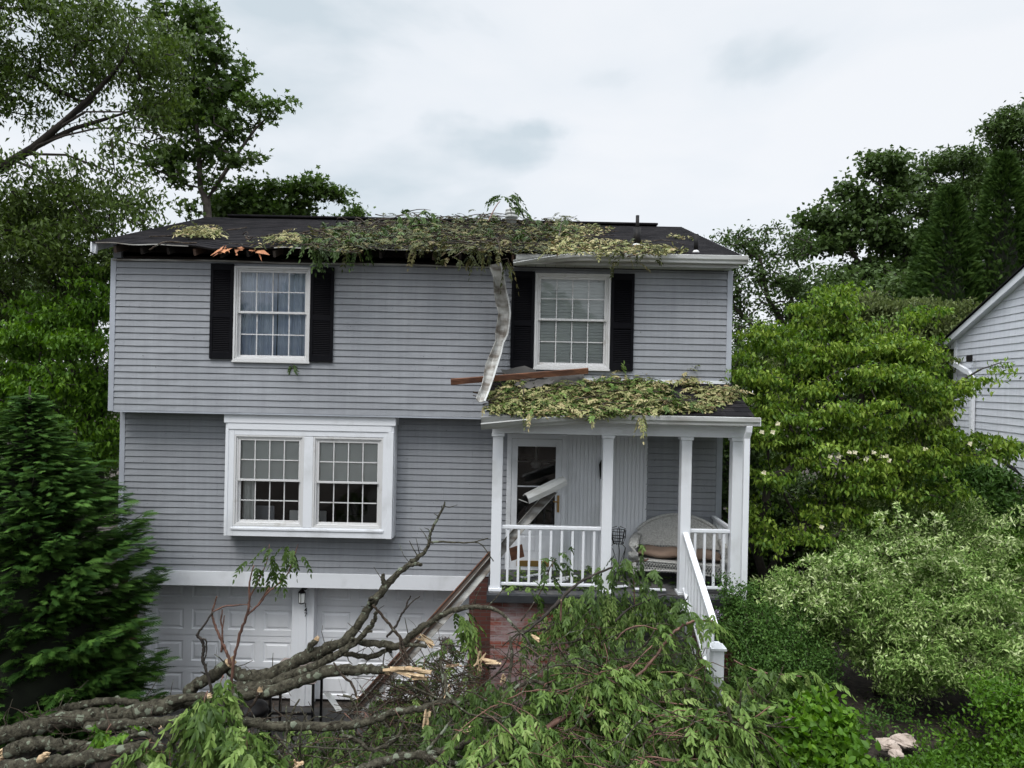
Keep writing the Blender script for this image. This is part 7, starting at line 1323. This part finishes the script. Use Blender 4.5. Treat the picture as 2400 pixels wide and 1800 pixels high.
shrub('boxwood_shrub', 'dense dark green small leaved shrub at the foot of the stair rail', (3.75, 8.9, 1.15), [B_(1730, 1400, 9.3, .18, .14, .2), B_(1740, 1460, 9.1, .35, .25, .4), B_(1830, 1490, 8.9, .42, .35, .5), B_(1770, 1550, 8.8, .4, .35, .5), B_(1860, 1570, 8.8, .35, .3, .4), B_(1900, 1530, 9.0, .25, .3, .3), B_(1695, 1365, 9.3, .04, .16, .08), B_(1850, 1450, 9.2, .25, .2, .3)], 1900, 'L_shrub', 145, per=26, L=.038, W=.55, sp=.09, sig=.10, shell=.5)
shrub('hydrangea_bush', 'lime green broad leaved bush in front of the dark mulch', (3.95, 7.75, 1.15), [B_(1900, 1690, 7.6, .30, .22, .3), B_(1960, 1720, 7.6, .28, .2, .3), B_(1860, 1760, 7.4, .35, .2, .3), B_(1930, 1650, 7.8, .15, .14, .2), B_(1960, 1790, 7.3, .3, .16, .3)], 330, 'L_lime', 146, per=11, L=.10, W=.62, tm=T_LANCE, sp=.10, sig=.08)
fl = shrub('flowering_shrub', 'faded purple hydrangea by the stair rail', (2.95, 9.2, 1.2), [B_(1672, 1445, 9.2, .12, .10, .15)], 40, 'L_shrub', 147, per=10, L=.07, W=.6, tm=T_SIMPLE, sp=.08, sig=.05)
g = np.random.default_rng(8); q = np.concatenate([at(px, py, 9.05)+nrm(g.normal(size=(60, 3)))*.05 for px, py in ((1664, 1433), (1682, 1440))]); v, t, ti = leaves(q, g.normal(size=(len(q), 3)), g.normal(size=(len(q), 3)), .022, .02, T_FLAT, g); npmesh('blossoms', v, t, M['purple'], fl[0], ti)
shrub('corner_shrub', 'loose yellow green shrub in the bottom right corner', (5.4, 7.0, 1.15), [B_(2360, 1640, 7.6, .25, .20, .4), B_(2410, 1690, 7.3, .3, .25, .4), B_(2400, 1780, 7.0, .3, .12, .3)], 300, 'L_lime', 148, per=18, L=.055, W=.5, sp=.14, sig=.12)
# bottom-right ground cover
g = np.random.default_rng(9); x, y = sample_poly([(1680, 1830), (1730, 1760), (1830, 1770), (1900, 1765), (2000, 1778), (2060, 1790), (2160, 1770), (2240, 1730), (2330, 1740), (2420, 1700), (2420, 1830)], 5200, g, [(2065, 1725, 2145, 1775)])
a = (x-1200)/F24; b2 = -(y-900)/F24; D = (CAMZ-1.2-g.uniform(0, .22, len(x)))/-(a*sr+b2*cr); P_ = atv(x, y, D); v, t, ti = leaves(P_, nrm(np.array((0, -.2, .5))+g.normal(size=P_.shape)*.6), nrm(np.array((0, -.5, 1.))+g.normal(size=P_.shape)*.5), .065*g.uniform(.6, 1.3, len(x)), .03, T_SIMPLE, g)
tag(npmesh('ground_cover', v, t, M['L_lime'], None, ti*.55), 'low leafy ground cover along the bottom right', 'ground cover', None, 'stuff')
shrub('seedling_clump', 'low fresh green seedlings on the mulch left of the pale stones', (4.6, 8.6, 1.2), [B_(2040, 1690, 8.2, .25, .05, .3), B_(1990, 1700, 8.0, .2, .06, .25), B_(2120, 1660, 8.5, .25, .05, .3)], 60, 'L_shrub', 149, per=12, L=.05, W=.5, tm=T_SIMPLE, sp=.1, sig=.08)
shrub('seedling_clump', 'low yellow green seedlings right of the pale stones', (5.5, 8.3, 1.2), [B_(2230, 1710, 8.0, .25, .05, .3), B_(2180, 1745, 7.8, .18, .06, .25)], 50, 'L_lime', 150, per=12, L=.05, W=.5, tm=T_SIMPLE, sp=.1, sig=.08)
# loose leaves on the mulch and grit
x, y = sample_poly([(1900, 1640), (2050, 1600), (2280, 1650), (2330, 1760), (2000, 1790), (1880, 1740)], 420, g); a = (x-1200)/F24; b2 = -(y-900)/F24; D = (CAMZ-1.22)/-(a*sr+b2*cr); P_ = atv(x, y, D)
v, t, ti = leaves(P_, nrm(g.normal(size=P_.shape)*np.array((1, 1, .2))), nrm(np.array((0, 0, 1.))+g.normal(size=P_.shape)*.3), .055*g.uniform(.5, 1.3, len(x)), .024, T_SIMPLE, g); tag(npmesh('fallen_leaves', v, t, M['L_pile'], None, ti), 'loose fallen leaves on the dark mulch', 'leaves', None, 'stuff')
# the conifer at the left
def conifer():
    g = np.random.default_rng(151); top = at(70, 905, 9.6); base = np.array((top[0], 9.6, .4)); H = top[2]-.4; root = empty('conifer', tuple(base), 'large dark green feathery conifer at the left in front of the house corner', 'conifer')
    tr = [Vector(base), Vector(base+np.array((0, 0, H*.6))), Vector(top)]; MB().tube(tr, [.13, .07, .01], 9).build('trunk', M['bark_dark'], root, True)
    Ps, Us, Ns, Ls = [], [], [], []; b = MB(); nb_ = 350
    for i in range(nb_):
        h = (i+.5)/nb_; h = h**1.02; th = i*2.399963+g.uniform(-.3, .3); R0 = 1.52*min(1, (1-h)/.45)**.85*g.uniform(.74, 1.15)+.04
        # the tree is fuller low on the house side
        d = np.array((math.cos(th), math.sin(th)*.68, 0)); z0 = H*h*.97; L = R0; ris = .12+.45*h+g.uniform(-.08, .08)
        n = max(5, int(L/.060)); p0 = base+np.array((0, 0, max(0.05, z0-L*(ris+.02)))); curve = []
        for k in range(n+1):
            u = k/n; curve.append(p0+d*L*u+np.array((0, 0, L*(ris*u-.10*u*u+.16*u**4))))
        b.tube([Vector(c) for c in curve[::max(1, n//5)]], [.016*(1-.8*j/6) for j in range(len(curve[::max(1, n//5)]))], 4); sd_ = np.array((-d[1], d[0], 0))
        for k in range(int(n*.30), n+1):
            u = k/n; w_ = .36*(1-u*.55)*min(1, L*.9)+.07
            for sg in (-1, 1, 0, -1, 1, -1, 1):
                if sg == 0 and g.random() < .5 and u < .9: continue
                Ps.append(curve[k]+g.normal(size=3)*.03+sd_*sg*w_*g.uniform(0, .55)); Us.append(d*(.8+.3*u)+sd_*sg*g.uniform(.35, .9)+np.array((0, 0, g.uniform(-.12, .38)))); Ns.append(np.array((0, 0, 1.))+g.normal(size=3)*.35+d*.2); Ls.append(g.uniform(.09, .24)*(.75+.4*min(1, L)))
    b.build('branches', M['bark_dark'], root)
    v, t, ti = leaves(np.array(Ps), np.array(Us), np.array(Ns), np.array(Ls), np.array(Ls)*.85, T_FROND, g); npmesh('foliage', v, t, M['L_conifer'], root, ti)
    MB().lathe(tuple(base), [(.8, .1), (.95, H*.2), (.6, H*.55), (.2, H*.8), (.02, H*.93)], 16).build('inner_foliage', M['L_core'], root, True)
conifer()
# dark wood across the street, behind the camera: seen only mirrored in the window panes
g = np.random.default_rng(77); n = 16000; th = g.uniform(-1.25, 1.25, n); rr = 30+g.normal(size=n)*1.5; hh = g.random(n)**.8*(9.0+2.5*np.sin(th*9)+1.5*np.sin(th*23)); P_ = np.stack([np.sin(th)*rr, -np.cos(th)*rr, hh], 1)
v, t, ti = leaves(P_, g.normal(size=(n, 3)), g.normal(size=(n, 3)), 1.2, .9, T_FLAT, g); tag(npmesh('woodland', v, t, M['L_back'], None, ti), 'dark wood across the street behind the viewpoint', 'wood', None, 'stuff')
